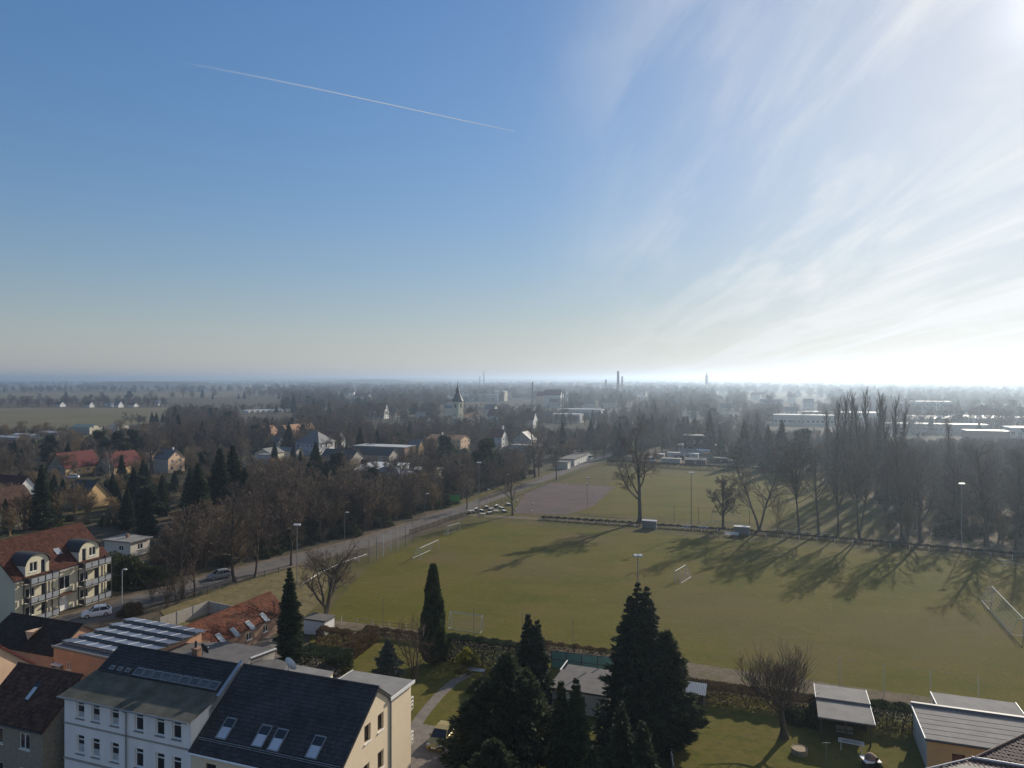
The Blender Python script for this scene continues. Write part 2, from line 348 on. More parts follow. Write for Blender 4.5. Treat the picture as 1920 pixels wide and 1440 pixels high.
def bare_tree(label, seed, hgt, r, spec, cat='tree', lean=(0, 0), nsides=(8, 6, 4, 3, 3), m_trunk='bark', m_twig='twig', trunk_levels=2, forks=1, name='bare_tree', min_twig=None):
    rng = np.random.default_rng(seed); out = [[] for _ in spec]
    for k in range(forks):
        d0 = nrm(np.array([lean[0] + (0.16 * math.cos(2.4 * k + seed) if forks > 1 else 0), lean[1] + (0.16 * math.sin(2.4 * k + seed) if forks > 1 else 0), 1.0]))
        grow(rng, np.array([0.12 * k, 0.0, -0.15]), d0, hgt, r * (0.8 if forks > 1 else 1), 0, spec, out)
    # root flare
    out[0].append((np.array([0, 0, -0.2]), np.array([0, 0, r * 2.2]), r * 1.7, r * 1.0))
    t = thing(name, label, cat)
    link('trunk', seg_mesh('trunk', [s for l in out[:trunk_levels] for s in l], nsides[0], MATS[m_trunk]), t)
    min_twig = min_twig or 0.016; fine = [s for l in out[trunk_levels:] for s in l]
    if min_twig: fine = [(a, b, max(x, min_twig), max(y, min_twig * 0.8)) for a, b, x, y in fine]
    link('crown', seg_mesh('crown', fine, 3, MATS[m_twig]), t)
    return t

#        children first ratio angle up   wobble steps
BROAD = [(13, 0.22, 0.50, 50, 0.0, 0.05, 7), (10, 0.22, 0.50, 46, 0.35, 0.16, 6), (8, 0.12, 0.50, 44, 0.2, 0.2, 4), (8, 0.1, 0.55, 42, 0.1, 0.22, 2), (0, 0, 0, 0, 0.05, 0.2, 1)]
TALL  = [(22, 0.36, 0.32, 44, 0.0, 0.03, 9), (10, 0.15, 0.50, 40, 0.45, 0.12, 5), (8, 0.1, 0.52, 40, 0.2, 0.2, 3), (6, 0.1, 0.55, 40, 0.1, 0.22, 1)]
WOOD  = [(17, 0.22, 0.40, 46, 0.0, 0.05, 7), (10, 0.15, 0.52, 42, 0.4, 0.14, 4), (8, 0.1, 0.52, 40, 0.2, 0.2, 2), (5, 0.1, 0.6, 40, 0.1, 0.2, 1)]
POPL  = [(52, 0.12, 0.25, 24, 0.0, 0.02, 9), (11, 0.1, 0.40, 22, 0.8, 0.06, 4), (8, 0.1, 0.5, 24, 0.3, 0.12, 1)]
SHRUB = [(9, 0.12, 0.6, 34, 0.1, 0.10, 4), (8, 0.2, 0.5, 34, 0.2, 0.16, 3), (7, 0.1, 0.5, 36, 0.1, 0.2, 1)]
LIMBY = [(8, 0.16, 0.78, 58, 0.0, 0.05, 5), (9, 0.3, 0.48, 44, 0.42, 0.15, 7), (8, 0.2, 0.48, 42, 0.2, 0.2, 4), (6, 0.1, 0.52, 42, 0.1, 0.22, 2), (4, 0.1, 0.5, 40, 0, 0.2, 1)]

def sprays(name, pos, direc, ln, wd, rng, material, droop=0.25):
    """Needle sprays: pointed, slightly folded leaf-shaped faces along each direction."""
    pos = np.asarray(pos); d = np.asarray(direc, dtype=float); k = len(pos)
    d = d + rng.normal(size=(k, 3)) * 0.28; d[:, 2] -= droop; d /= np.maximum(np.linalg.norm(d, axis=1, keepdims=True), 1e-9)
    rnd = rng.normal(size=(k, 3)); s = np.cross(d, rnd); s /= np.maximum(np.linalg.norm(s, axis=1, keepdims=True), 1e-9)
    ln = np.asarray(ln)[:, None]; wd = np.asarray(wd)[:, None]
    V = np.stack([pos - d * ln * 0.15, pos + d * ln * 0.35 + s * wd, pos + d * ln, pos + d * ln * 0.30 - s * wd * 0.9], axis=1)
    Q = np.arange(k * 4).reshape(k, 4)
    return quads_mesh(name, V.reshape(-1, 3), Q, material)

def conifer(label, seed, h, rad, n, kind='spruce', m='needles', name='conifer', cat='tree', trunk_r=None, tops=((0, 0, 1.0),), base=0.04, size=1.0, group=None):
    """spruce: whorls of drooping boughs; thuja: dense upright column; pine: rounded pads; yew: dense mass of leaning boughs"""
    rng = np.random.default_rng(seed); P_, D_, L_, W_ = [], [], [], []
    t = thing(name, label, cat, group=group)
    tr = trunk_r or h * 0.018
    mb = []
    for (ox, oy, hs) in tops:
        H_ = h * hs
        mb.append((np.array([ox * 0.4, oy * 0.4, -0.2]), np.array([ox, oy, H_ * 0.6]), tr, tr * 0.55)); mb.append((np.array([ox, oy, H_ * 0.6]), np.array([ox, oy, H_ * 0.985]), tr * 0.55, 0.015))
        nb = int(n / len(tops))
        if kind == 'spruce':
            nw = max(10, int(H_ * 2.0)); per = max(6, nb // (nw * 9))
            for w in range(nw):
                f = base + (1 - base) * (w / nw) ** 0.92; z = H_ * f
                R_ = rad * (1 - f) ** 0.98 * rng.uniform(0.82, 1.15) + 0.05
                for b in range(9):
                    a = 2 * math.pi * (b + rng.uniform(-0.35, 0.35)) / 9 + w * 1.3; rr = R_ * rng.uniform(0.6, 1.22); z = min(H_ * f + rng.normal() * 0.22 * (1 - f * .7), H_ * .985)
                    mb.append((np.array([ox, oy, z]), np.array([ox + rr * .8 * math.cos(a), oy + rr * .8 * math.sin(a), z - rr * 0.18]), 0.035, 0.012))
                    for s in range(per):
                        u = rng.uniform(0.12, 1.0) ** 0.75; x = rr * u; lat = rng.normal() * 0.16 * rr * (1.1 - u * 0.7)
                        P_.append((ox + x * math.cos(a) - lat * math.sin(a), oy + x * math.sin(a) + lat * math.cos(a), z - 0.22 * x + 0.10 * x * u + rng.normal() * 0.05))
                        aa = a + rng.normal() * 0.5; D_.append((math.cos(aa), math.sin(aa), -0.05 + 0.25 * u)); q = rng.uniform(0.6, 1.3) * size
                        q *= 0.3 + 0.7 * min(1, (1 - f) * 2.6); L_.append(0.55 * q); W_.append(0.11 * q)
        elif kind == 'thuja':
            for s in range(nb):
                f = rng.uniform(0.0, 1.0) ** 1.25; z = H_ * (base + (1 - base) * f); a = rng.uniform(0, 2 * math.pi)
                lump = 1 + 0.13 * math.sin(a * 3 + z * 1.1 + seed) + 0.10 * math.sin(a * 5 - z * 2.3)
                prof = (1 - f) ** 0.7 * min(1.0, 0.55 + f * 3.0)
                R_ = (rad * prof * lump + 0.06) * (1 - 0.35 * rng.uniform() ** 2)
                P_.append((ox + R_ * math.cos(a), oy + R_ * math.sin(a), z)); D_.append((math.cos(a) * 0.55, math.sin(a) * 0.55, 0.95)); q = rng.uniform(0.6, 1.3) * size
                L_.append(0.42 * q); W_.append(0.10 * q)
        elif kind == 'pine':
            pads = []
            for k in range(60):
                f = rng.uniform(0.12, 1.0); a = rng.uniform(0, 2 * math.pi); rr = rad * (1.05 - 0.85 * max(0, f - 0.35) / 0.65) * rng.uniform(0.2, 1.0)
                c = np.array([ox + rr * math.cos(a), oy + rr * math.sin(a), H_ * (0.1 + 0.86 * f)]); pads.append((c, rad * rng.uniform(0.13, 0.30)))
                mb.append((np.array([ox, oy, c[2] * 0.86]), c, 0.08, 0.03))
            for s in range(nb):
                c, pr = pads[rng.integers(len(pads))]; v = rng.normal(size=3); v /= np.linalg.norm(v); rr = pr * rng.uniform(0.55, 1.05)
                P_.append(tuple(c + v * rr * np.array([1, 1, 0.6]))); D_.append((v[0], v[1], v[2] * 0.6 + 0.5)); q = rng.uniform(0.6, 1.3) * size
                L_.append(0.5 * q); W_.append(0.13 * q)
        else:  # yew
            nbgh = 90
            bg_ = []
            for k in range(nbgh):
                f = (k + 0.5) / nbgh; a = k * 2.399 + rng.uniform(-.3, .3); z = H_ * (0.05 + 0.9 * f)
                rr = rad * min(1.0, 0.8 + f * 0.9) * (1 - f ** 1.35) ** 0.95 * rng.uniform(0.66, 1.24) + 0.1
                b = np.array([ox, oy, z * 0.86]); e = np.array([ox + rr * math.cos(a), oy + rr * math.sin(a), z + 0.14 * rr]); bg_.append((b, e)); mb.append((b, e, 0.05, 0.015))
            for s in range(nb):
                b, e = bg_[rng.integers(nbgh)]; u = rng.uniform(0.3, 1.05) ** 0.6; c = b + (e - b) * u
                sp = np.linalg.norm(e - b) * 0.20 * (1.25 - u); v = rng.normal(size=3) * sp * np.array([1, 1, 0.75])
                dd = nrm(e - b); P_.append(tuple(c + v)); D_.append((dd[0] + v[0] * .8, dd[1] + v[1] * .8, 0.35)); q = rng.uniform(0.6, 1.3) * size
                L_.append(0.5 * q); W_.append(0.10 * q)
    link('trunk', seg_mesh('trunk', mb, 5, MATS['bark']), t)
    droop = {'spruce': 0.18, 'thuja': -0.1, 'pine': 0.0, 'yew': 0.22}[kind]
    link('crown', sprays('crown', P_, D_, L_, W_, rng, MATS[m], droop), t)
    return t

def leafy_mass(name, label, cat, seed, dims, n, m, size=0.3, loc=(0, 0, 0), rotz=0.0, lumps=0.15, group=None, twigs=True, box=False):
    """A shrub or clipped hedge: leaves through an ellipsoid or a box shell, on stems."""
    rng = np.random.default_rng(seed); dx, dy, dz = dims; t = thing(name, label, cat, loc, rotz, group)
    if box:
        p = rng.uniform(-1, 1, size=(n, 3)); ax = rng.choice(3, size=n, p=[dy * dz / (dx * dy + dy * dz + dx * dz), dx * dz / (dx * dy + dy * dz + dx * dz), dx * dy / (dx * dy + dy * dz + dx * dz)])
        sgn = rng.choice([-1.0, 1.0], size=n); p[np.arange(n), ax] = sgn * (1 - rng.uniform(0, 0.12, size=n))
        p[ax == 2, 2] = np.abs(p[ax == 2, 2]); dirs = np.zeros((n, 3)); dirs[np.arange(n), ax] = sgn; dirs[:, 2] = np.abs(dirs[:, 2]) + 0.4
        wob = 1 + lumps * np.sin(p[:, 0:1] * dx * 1.7 + seed) * np.cos(p[:, 1:2] * dy * 1.3 + p[:, 2:3] * 2)
        pos = p * np.array([dx / 2, dy / 2 , dz / 2]) * np.concatenate([np.ones((n, 1)), wob, wob], axis=1) + np.array([0, 0, dz / 2])
    else:
        v = rng.normal(size=(n, 3)); v /= np.linalg.norm(v, axis=1, keepdims=True); v[:, 2] = np.abs(v[:, 2]) * 1.0 - 0.12
        lump = 1 + lumps * (np.sin(v[:, 0:1] * 6 + seed) + np.cos(v[:, 1:2] * 7 + v[:, 2:3] * 5 + seed * 2)) ; rr = rng.uniform(0.45, 1.0, size=(n, 1)) ** 0.45
        pos = v * rr * lump * np.array([dx / 2, dy / 2, dz]); pos[:, 2] = np.maximum(pos[:, 2], 0.05); dirs = v + np.array([0, 0, 0.3])
    ln = rng.uniform(0.6, 1.3, size=n) * size; link('foliage', sprays('foliage', pos, dirs, ln, ln * 0.28, rng, MATS[m], 0.0), t)
    if twigs:
        st = []
        for k in range(14):
            e = pos[rng.integers(n)]; b = np.array([e[0] * 0.55, e[1] * 0.55, 0.0]) if box else np.array([e[0] * 0.12, e[1] * 0.12, 0.0]); st.append((b, e, 0.05, 0.012))
        link('stems', seg_mesh('stems', st, 4, MATS['bark']), t)
    return t

def normalise(t, h, wide=1.0):
    """Scale a grown tree so that all but a few leading twigs stay below h metres."""
    cr = [c for c in t.children if c.name.startswith('crown')][0].data; z = np.empty(len(cr.vertices) * 3, dtype=np.float32); cr.vertices.foreach_get('co', z)
    k = h / float(np.quantile(z[2::3], 0.988)); M_ = Matrix.Diagonal((k * wide, k * wide, k, 1))
    for ch_ in t.children: ch_.data.transform(M_)
    return t
# ------------------------------------------------------------------ building kit
mat('render_white', (0.82, 0.78, 0.75), 0.85, 0.16, 0.9, bump=0.1, bscale=40, lo=0.4, hi=0.8, stretch=(1, 1, .22), spec=.2)
mat('render_beige', (0.74, 0.60, 0.42), 0.85, 0.10, 0.5, bump=0.1, bscale=40, lo=0.4, hi=0.8)
mat('render_cream', (0.60, 0.55, 0.41), 0.85, 0.10, 0.5, bump=0.1, bscale=40)
mat('render_peach', (0.66, 0.45, 0.30), 0.85, 0.16, 0.6, bump=0.1, bscale=40)
mat('render_orange', (0.50, 0.285, 0.185), 0.85, 0.18, 0.6, bump=0.1, bscale=40)
mat('render_ochre', (0.60, 0.40, 0.19), 0.85, 0.14, 0.6, bump=0.1, bscale=40)
mat('render_taupe', (0.30, 0.26, 0.20), 0.95, 0.30, 4.0, bump=0.4, bscale=30)
mat('render_grey', (0.36, 0.33, 0.295), 0.9, 0.15, 0.7, bump=0.1, bscale=30)
mat('render_blue', (0.40, 0.42, 0.47), 0.9, 0.12, 0.5)
mat('render_pale', (0.58, 0.53, 0.46), 0.85, 0.12, 0.5)
mat('brick_wall', (0.30, 0.19, 0.14), 0.9, 0.35, 3.0, bump=0.4, bscale=20)
mat('stone_wall', (0.36, 0.33, 0.29), 0.95, 0.35, 2.0, bump=0.4, bscale=8)
mat('tile_black', (0.036, 0.037, 0.041), 0.66, 0.5, 0.5, col2=(0.020, 0.021, 0.024), island=0.30, spec=0.3)
mat('tile_slate', (0.042, 0.043, 0.048), 0.62, 0.5, 0.45, col2=(0.022, 0.024, 0.026), island=0.28, spec=0.32)
mat('tile_brown', (0.085, 0.048, 0.036), 0.8, 0.3, 1.0, island=0.35, spec=0.12)
mat('tile_umber', (0.042, 0.032, 0.029), 0.85, 0.4, 0.6, island=0.3, spec=0.12)
mat('tile_red', (0.078, 0.030, 0.021), 0.85, 0.3, 0.8, island=0.35, spec=0.12)
mat('tile_rust', (0.125, 0.041, 0.021), 0.85, 0.35, 0.5, island=0.32, col2=(0.085, 0.036, 0.024), spec=0.12)
mat('tile_purple', (0.072, 0.036, 0.040), 0.7, 0.2, 1.0, island=0.25, spec=0.25)
mat('roof_red', (0.125, 0.036, 0.034), 0.8, 0.25, 1.5, stretch=(1, 1, 5), spec=0.12)
mat('roof_darkred', (0.075, 0.028, 0.030), 0.8, 0.25, 1.5, spec=0.12)
mat('roof_brown', (0.13, 0.065, 0.045), 0.8, 0.3, 1.5, spec=0.12)
mat('roof_orange', (0.30, 0.15, 0.075), 0.8, 0.25, 1.0)
mat('roof_slate', (0.10, 0.105, 0.12), 0.6, 0.25, 1.5)
mat('roof_dark', (0.04, 0.04, 0.045), 0.7, 0.25, 1.5)
mat('roof_green', (0.16, 0.22, 0.17), 0.6, 0.2, 1.0)
mat('felt_grey', (0.21, 0.20, 0.19), 0.9, 0.25, 0.7, bump=0.15, bscale=20)
mat('felt_moss', (0.105, 0.10, 0.082), 0.95, 0.4, 0.9, bump=0.3, bscale=14, col2=(0.052, 0.056, 0.042))
mat('felt_dark', (0.115, 0.105, 0.10), 0.9, 0.3, 0.9, bump=0.2, bscale=16)
mat('zinc', (0.42, 0.42, 0.44), 0.45, 0.15, 1.0, metal=0.6)
mat('white_metal', (0.72, 0.72, 0.72), 0.5, 0.08, 2.0)
mat('grey_metal', (0.28, 0.29, 0.30), 0.5, 0.15, 2.0, metal=0.5)
mat('dark_metal', (0.05, 0.052, 0.056), 0.55, 0.2, 2.0, metal=0.3)
mat('white_paint', (0.76, 0.75, 0.72), 0.55, 0.08, 2.0)
mat('glass', (0.018, 0.021, 0.026), 0.06, 0.1, 1.0, spec=0.7)
mat('glass_pale', (0.26, 0.30, 0.35), 0.15, 0.25, 0.6, spec=0.6)
mat('blind', (0.42, 0.47, 0.55), 0.5, 0.1, 1.0)
mat('solar_cell', (0.11, 0.125, 0.18), 0.22, 0.2, 0.8, spec=0.8)
mat('solar_frame', (0.30, 0.31, 0.33), 0.5, 0.1, 1.0, metal=0.3)
mat('concrete', (0.42, 0.39, 0.34), 0.9, 0.18, 1.2, bump=0.2, bscale=20)
mat('wood_dark', (0.085, 0.062, 0.045), 0.85, 0.35, 2.0, bump=0.3)
mat('wood_pale', (0.40, 0.31, 0.20), 0.85, 0.25, 3.0)
mat('wood_grey', (0.24, 0.21, 0.18), 0.9, 0.3, 3.0, bump=0.3)
mat('teal_paint', (0.075, 0.20, 0.19), 0.6, 0.25, 0.8)
mat('rubber', (0.02, 0.02, 0.02), 0.8, 0.1, 1.0)
mat('red_door', (0.16, 0.05, 0.035), 0.7, 0.2, 2.0)
mat('green_sign', (0.06, 0.30, 0.07), 0.6, 0.1, 1.0)
mat('net_cord', (0.55, 0.54, 0.52), 0.8, 0.1, 1.0)
mat('copper_patina', (0.045, 0.060, 0.065), 0.6, 0.2, 1.0)
mat('old_glass', (0.095, 0.11, 0.11), 0.35, 0.45, 1.2, spec=0.4)
mat('parapet_metal', (0.13, 0.14, 0.16), 0.6, 0.15, 1.0)
mat('brick_chimney', (0.28, 0.16, 0.11), 0.9, 0.25, 1.0)
mat('balcony_panel', (0.30, 0.32, 0.35), 0.35, 0.15, 1.0)
mat('roof_sheet', (0.46, 0.46, 0.45), 0.55, 0.2, 0.4)
mat('goal_white', (0.50, 0.49, 0.47), 0.6, 0.15, 2.0)
mat('lamp_head', (0.42, 0.42, 0.42), 0.5, 0.05, 1.0)
mat('lamp_white', (0.75, 0.75, 0.73), 0.4, 0.05, 1.0)

def wall_face(mb, O, du, n, zb, knots, opens, reveal=0.14):
    """A wall from O along du; its top runs through knots [(s, z)...]; opens = [(s0, s1, z0, z1)] are real holes with reveals."""
    O = Vector(O); du = Vector(du); n = Vector(n); Z = Vector((0, 0, 1))
    def top(s):
        for (a, za), (b, zb_) in zip(knots, knots[1:]):
            if a - 1e-6 <= s <= b + 1e-6: return za + (zb_ - za) * (s - a) / max(b - a, 1e-9)
        return knots[-1][1]
    cuts = sorted({k[0] for k in knots} | {o[0] for o in opens} | {o[1] for o in opens})
    p = lambda s, z, d=0.0: O + du * s + Z * z - n * d
    for a, b in zip(cuts, cuts[1:]):
        if b - a < 1e-5: continue
        col = sorted([o for o in opens if o[0] <= a + 1e-6 and o[1] >= b - 1e-6], key=lambda o: o[2]); z = zb
        for o in col:
            mb.poly(p(a, z), p(b, z), p(b, o[2]), p(a, o[2])); z = o[3]
        mb.poly(p(a, z), p(b, z), p(b, top(b)), p(a, top(a)))
    for s0, s1, z0, z1 in opens:
        for q in (((s0, z0), (s1, z0)), ((s1, z0), (s1, z1)), ((s1, z1), (s0, z1)), ((s0, z1), (s0, z0))):
            mb.poly(p(*q[0]), p(*q[1]), p(*q[1], reveal), p(*q[0], reveal))

def window(parent, O, du, n, s0, s1, z0, z1, reveal=0.14, frame='white_paint', cols=2, trans=None, sill='white_paint', glass='glass', fw=0.07, name='window', label=None):
    """A casement set back in its opening: frame, panes, sill."""
    O = Vector(O); du = Vector(du); n = Vector(n); Z = Vector((0, 0, 1))
    def slab(mb, a0, a1, b0, b1, d0, d1):
        q = [(a0, b0), (a1, b0), (a1, b1), (a0, b1)]
        lo = [O + du * s + Z * z - n * d1 for s, z in q]; hi = [O + du * s + Z * z - n * d0 for s, z in q]
        mb.hexa(lo, hi)
    m = MB(); d0, d1 = reveal - 0.06, reveal + 0.01
    slab(m, s0 + .002, s0 + fw, z0 + .002, z1 - .002, d0, d1); slab(m, s1 - fw, s1 - .002, z0 + .002, z1 - .002, d0, d1)
    slab(m, s0 + fw, s1 - fw, z0 + .002, z0 + fw, d0, d1); slab(m, s0 + fw, s1 - fw, z1 - fw, z1 - .002, d0, d1)
    xs = [s0 + (s1 - s0) * k / cols for k in range(1, cols)]
    for x in xs: slab(m, x - fw * .6, x + fw * .6, z0 + fw, z1 - fw, d0, d1)
    if trans: slab(m, s0 + fw, s1 - fw, z0 + (z1 - z0) * trans - fw * .5, z0 + (z1 - z0) * trans + fw * .5, d0 - .004, d1)
    w = m.build(name, MATS[frame], parent)
    if label: w['label'] = label
    g = MB(); slab(g, s0 + .01, s1 - .01, z0 + .01, z1 - .01, reveal - 0.02, reveal + 0.04); g.build('pane', MATS[glass], w)
    if sill:
        g = MB(); slab(g, s0 - .05, s1 + .05, z0 - .07, z0 - .003, -0.09, reveal - 0.02); g.build('sill', MATS[sill], w)
    return w

def tile_slope(x0, x1, e, r, tw=0.30, th=0.34, seed=1, lift=0.045):
    """Overlapping tiles in courses, eave e=(y,z) up to ridge r=(y,z), between x0 and x1."""
    rng = random.Random(seed); mb = MB(); L = math.hypot(r[0] - e[0], r[1] - e[1]); dy, dz = (r[0] - e[0]) / L, (r[1] - e[1]) / L
    ny, nz = -dz * (1 if dy > 0 else -1), abs(dy)
    nr = max(1, int(round(L / th))); nc = max(1, int(round((x1 - x0) / tw))); sx = (x1 - x0) / nc; st = L / nr
    for i in range(nr):
        off = 0.5 * sx * (i % 2)
        for j in range(nc + (i % 2)):
            a = max(x0, x0 + j * sx - off) + 0.008; b = min(x1, x0 + (j + 1) * sx - off) - 0.008
            if b - a < 0.03: continue
            l = lift * rng.uniform(0.8, 1.25); t0 = i * st - rng.uniform(0, 0.012); t1 = (i + 1) * st + 0.03
            lo = [(a, e[0] + dy * t0 + ny * .006, e[1] + dz * t0 + nz * .006), (b, e[0] + dy * t0 + ny * .006, e[1] + dz * t0 + nz * .006)]
            p = lambda x, t, h: (x, e[0] + dy * t + ny * h, e[1] + dz * t + nz * h)
            mb.poly(p(a, t0, l), p(b, t0, l), p(b, t1, 0.012), p(a, t1, 0.012))
            mb.poly(p(a, t0, .004), p(b, t0, .004), p(b, t0, l), p(a, t0, l)); mb.poly(p(a, t1, 0.004), p(a, t0, .004), p(a, t0, l), p(a, t1, 0.012)); mb.poly(p(b, t0, .004), p(b, t1, 0.004), p(b, t1, 0.012), p(b, t0, l))
    return mb

def roof_slab(mb, x0, x1, e, r, th=0.16):
    L = math.hypot(r[0] - e[0], r[1] - e[1]); dy, dz = (r[0] - e[0]) / L, (r[1] - e[1]) / L; ny, nz = (-dz, dy) if dy > 0 else (dz, -dy)
    t = [(x0, *e), (x1, *e), (x1, *r), (x0, *r)]; b = [(x, y - ny * th, z - nz * th) for x, y, z in t]
    mb.hexa(b, t) if dy > 0 else mb.hexa(b[::-1], t[::-1])

FACES = {'F': lambda L, W: ((0, 0, 0), (1, 0, 0), (0, -1, 0)), 'R': lambda L, W: ((L, 0, 0), (0, 1, 0), (1, 0, 0)),
         'B': lambda L, W: ((L, W, 0), (-1, 0, 0), (0, 1, 0)), 'L': lambda L, W: ((0, W, 0), (0, -1, 0), (-1, 0, 0))}
def house(name, label, cat, loc, rot, L, Wd, ze, zr, wall='render_pale', roof='roof_red', wins=(), chim=(), ridge=None, over=0.35, tiles=None, hip=0.0, flat=False, group=None, frame='white_paint', reveal=0.10, doors=(), ze_back=None, wall2=None):
    """A house in its own frame: x along the ridge 0..L, y 0..Wd; F is y=0, R is x=L. wins: (face, s centre, sill z, w, h[, cols])."""
    t = thing(name, label, cat, loc, rot, group); ry = Wd / 2 if ridge is None else ridge; zb_ = ze if ze_back is None else ze_back
    opens = {k: [] for k in 'FRBL'}
    for w in wins: opens[w[0]].append((w[1] - w[3] / 2, w[1] + w[3] / 2, w[2], w[2] + w[4]))
    for d in doors: opens[d[0]].append((d[1] - d[3] / 2, d[1] + d[3] / 2, d[2], d[2] + d[4]))
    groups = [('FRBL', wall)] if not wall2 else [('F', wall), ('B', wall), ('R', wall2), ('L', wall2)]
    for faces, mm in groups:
        mb = MB()
        for k in faces:
            O, du, n = FACES[k](L, Wd)
            if k in 'FB': kn = [(0, ze if k == 'F' else zb_), (L, ze if k == 'F' else zb_)]
            elif flat or hip: kn = [(0, ze), (Wd, ze)]
            elif k == 'R': kn = [(0, ze), (ry, zr), (Wd, zb_)]
            else: kn = [(0, zb_), (Wd - ry, zr), (Wd, ze)]
            wall_face(mb, O, du, n, -0.3, kn, opens[k], reveal)
        mb.build('wall', MATS[mm], t)
    for w in wins:
        O, du, n = FACES[w[0]](L, Wd)
        window(t, O, du, n, w[1] - w[3] / 2, w[1] + w[3] / 2, w[2], w[2] + w[4], reveal, frame, cols=w[5] if len(w) > 5 else 2)
    for d in doors:
        O, du, n = FACES[d[0]](L, Wd)
        window(t, O, du, n, d[1] - d[3] / 2, d[1] + d[3] / 2, d[2], d[2] + d[4], reveal, d[5] if len(d) > 5 else 'wood_dark', cols=1, sill=None, glass=d[5] if len(d) > 5 else 'wood_dark', fw=0.1, name='door')
    rb = MB()
    if flat:
        rb.box(-over, L + over, -over, Wd + over, ze, ze + 0.22)
    elif hip:
        c = [(-over, -over, ze), (L + over, -over, ze), (L + over, Wd + over, ze), (-over, Wd + over, ze)]; a = (hip, ry, zr); b = (L - hip, ry, zr)
        rb.poly(c[0], c[1], b, a); rb.poly(c[1], c[2], b); rb.poly(c[2], c[3], a, b); rb.poly(c[3], c[0], a); rb.poly(c[3], c[2], c[1], c[0])
    else:
        sf = (zr - ze) / ry; sb = (zr - zb_) / (Wd - ry); lift = 0.05
        roof_slab(rb, -over, L + over, (-over, ze - over * sf + .05 + lift), (ry, zr + .05 + lift)); roof_slab(rb, -over, L + over, (Wd + over, zb_ - over * sb + .05 + lift), (ry, zr + .05 + lift))
    ro = rb.build('roof', MATS[roof], t)
    if tiles and not flat and not hip:
        tl = tile_slope(-over, L + over, (-over, ze - over * sf + .1), (ry, zr + .1), seed=len(label)).build('roof_tiles', MATS[tiles], t); tl['kind'] = 'stuff'
        tl = tile_slope(-over, L + over, (Wd + over, zb_ - over * sb + .1), (ry, zr + .1), seed=len(label) + 1).build('roof_tiles', MATS[tiles], t); tl['kind'] = 'stuff'
        MB().path([(-over, ry, zr + .12), (L + over, ry, zr + .12)], 0.10, 8).build('ridge', MATS[tiles], t)
    for c in chim:
        m = MB(); x, y, zt = c[:3]; w = c[3] if len(c) > 3 else 0.6
        m.box(x - w / 2, x + w / 2, y - w / 2, y + w / 2, ze, zt); m.box(x - w / 2 - .06, x + w / 2 + .06, y - w / 2 - .06, y + w / 2 + .06, zt, zt + .1)
        m.build('chimney', MATS[c[4] if len(c) > 4 else 'brick_chimney'], t)
    return t

def frame_of(t):
    """world matrix of a thing from its own location and turn"""
    return Matrix.Translation(t.location) @ Matrix.Rotation(t.rotation_euler.z, 4, 'Z')
def hit(t, px, py, p0, n):
    """Local point where a picture ray meets the plane (p0, n), both in the frame of t."""
    M = frame_of(t); Mi = M.inverted(); o = Mi @ Vector((0, 0, H)); d = (Mi.to_3x3() @ Vector(((px - 960) / F, 1, -(py - YH) / F)))
    n = Vector(n); k = (Vector(p0) - o).dot(n) / d.dot(n); return o + d * k

def roof_window(t, x, y, z, ang, w, h, name='skylight', front=True, blind=0.5, frame='dark_metal', glass='glass'):
    """A roof light lying on a slope that rises along +y (or along -y) at angle ang; its centre at (x, y, z)."""
    s = 1 if front else -1; ey = Vector((0, s * math.cos(ang), math.sin(ang))); en = Vector((0, -s * math.sin(ang), math.cos(ang))); ex = Vector((s, 0, 0)); c = Vector((x, y, z))
    def slab(mb, a0, a1, b0, b1, h0, h1):
        q = [(a0, b0), (a1, b0), (a1, b1), (a0, b1)]
        mb.hexa([c + ex * a + ey * b + en * h0 for a, b in q], [c + ex * a + ey * b + en * h1 for a, b in q])
    m = MB(); f = 0.07
    slab(m, -w / 2, -w / 2 + f, -h / 2, h / 2, -.1, .10); slab(m, w / 2 - f, w / 2, -h / 2, h / 2, -.1, .10); slab(m, -w / 2 + f, w / 2 - f, -h / 2, -h / 2 + f, -.1, .10); slab(m, -w / 2 + f, w / 2 - f, h / 2 - f * 1.6, h / 2, -.1, .12)
    o = m.build(name, MATS[frame], t)
    g = MB(); slab(g, -w / 2 + f, w / 2 - f, -h / 2 + f, h / 2 - f, -.02, .07); g.build('pane', MATS[glass], o)
    if blind:
        g = MB(); slab(g, -w / 2 + f + .02, w / 2 - f - .02, -h / 2 + f + .02, -h / 2 + f + (h - 2 * f) * blind, .072, .078); g.build('blind', MATS['blind'], o)
    return o

# ------------------------------------------------------------------ the setting: ground, hills, streets, grass
MB().poly((-9500, -300, 0), (9500, -300, 0), (9500, 9500, 0), (-9500, 9500, 0)).build('ground', MATS['woodland_floor'])['kind'] = 'structure'
LAYER = [0.0]
def sheet(name, pts, m, h=None):
    LAYER[0] += 0.004
    o = MB().poly(*[(p[0], p[1], 0.0) for p in pts]).build(name, MATS[m], loc=(0, 0, h or LAYER[0])); o['kind'] = 'structure'; return o
def pp(*xy): return [P(x, y) for x, y in xy]
def strip(pts, w):
    """A ribbon w wide along ground points, mitred."""
    out_l, out_r = [], []
    for i, p in enumerate(pts):
        d = (pts[min(i + 1, len(pts) - 1)] - pts[max(i - 1, 0)]).normalized(); s = Vector((-d.y, d.x, 0)) * (w / 2); out_l.append(p + s); out_r.append(p - s)
    return out_r + out_l[::-1]
def ribbon(name, pts, w, m):
    LAYER[0] += 0.004; mb = MB(); r = strip(pts, w); n = len(pts)
    for i in range(n - 1): mb.poly(r[i], r[i + 1], r[2 * n - 2 - i], r[2 * n - 1 - i])
    o = mb.build(name, MATS[m], loc=(0, 0, LAYER[0])); o['kind'] = 'structure'; return o
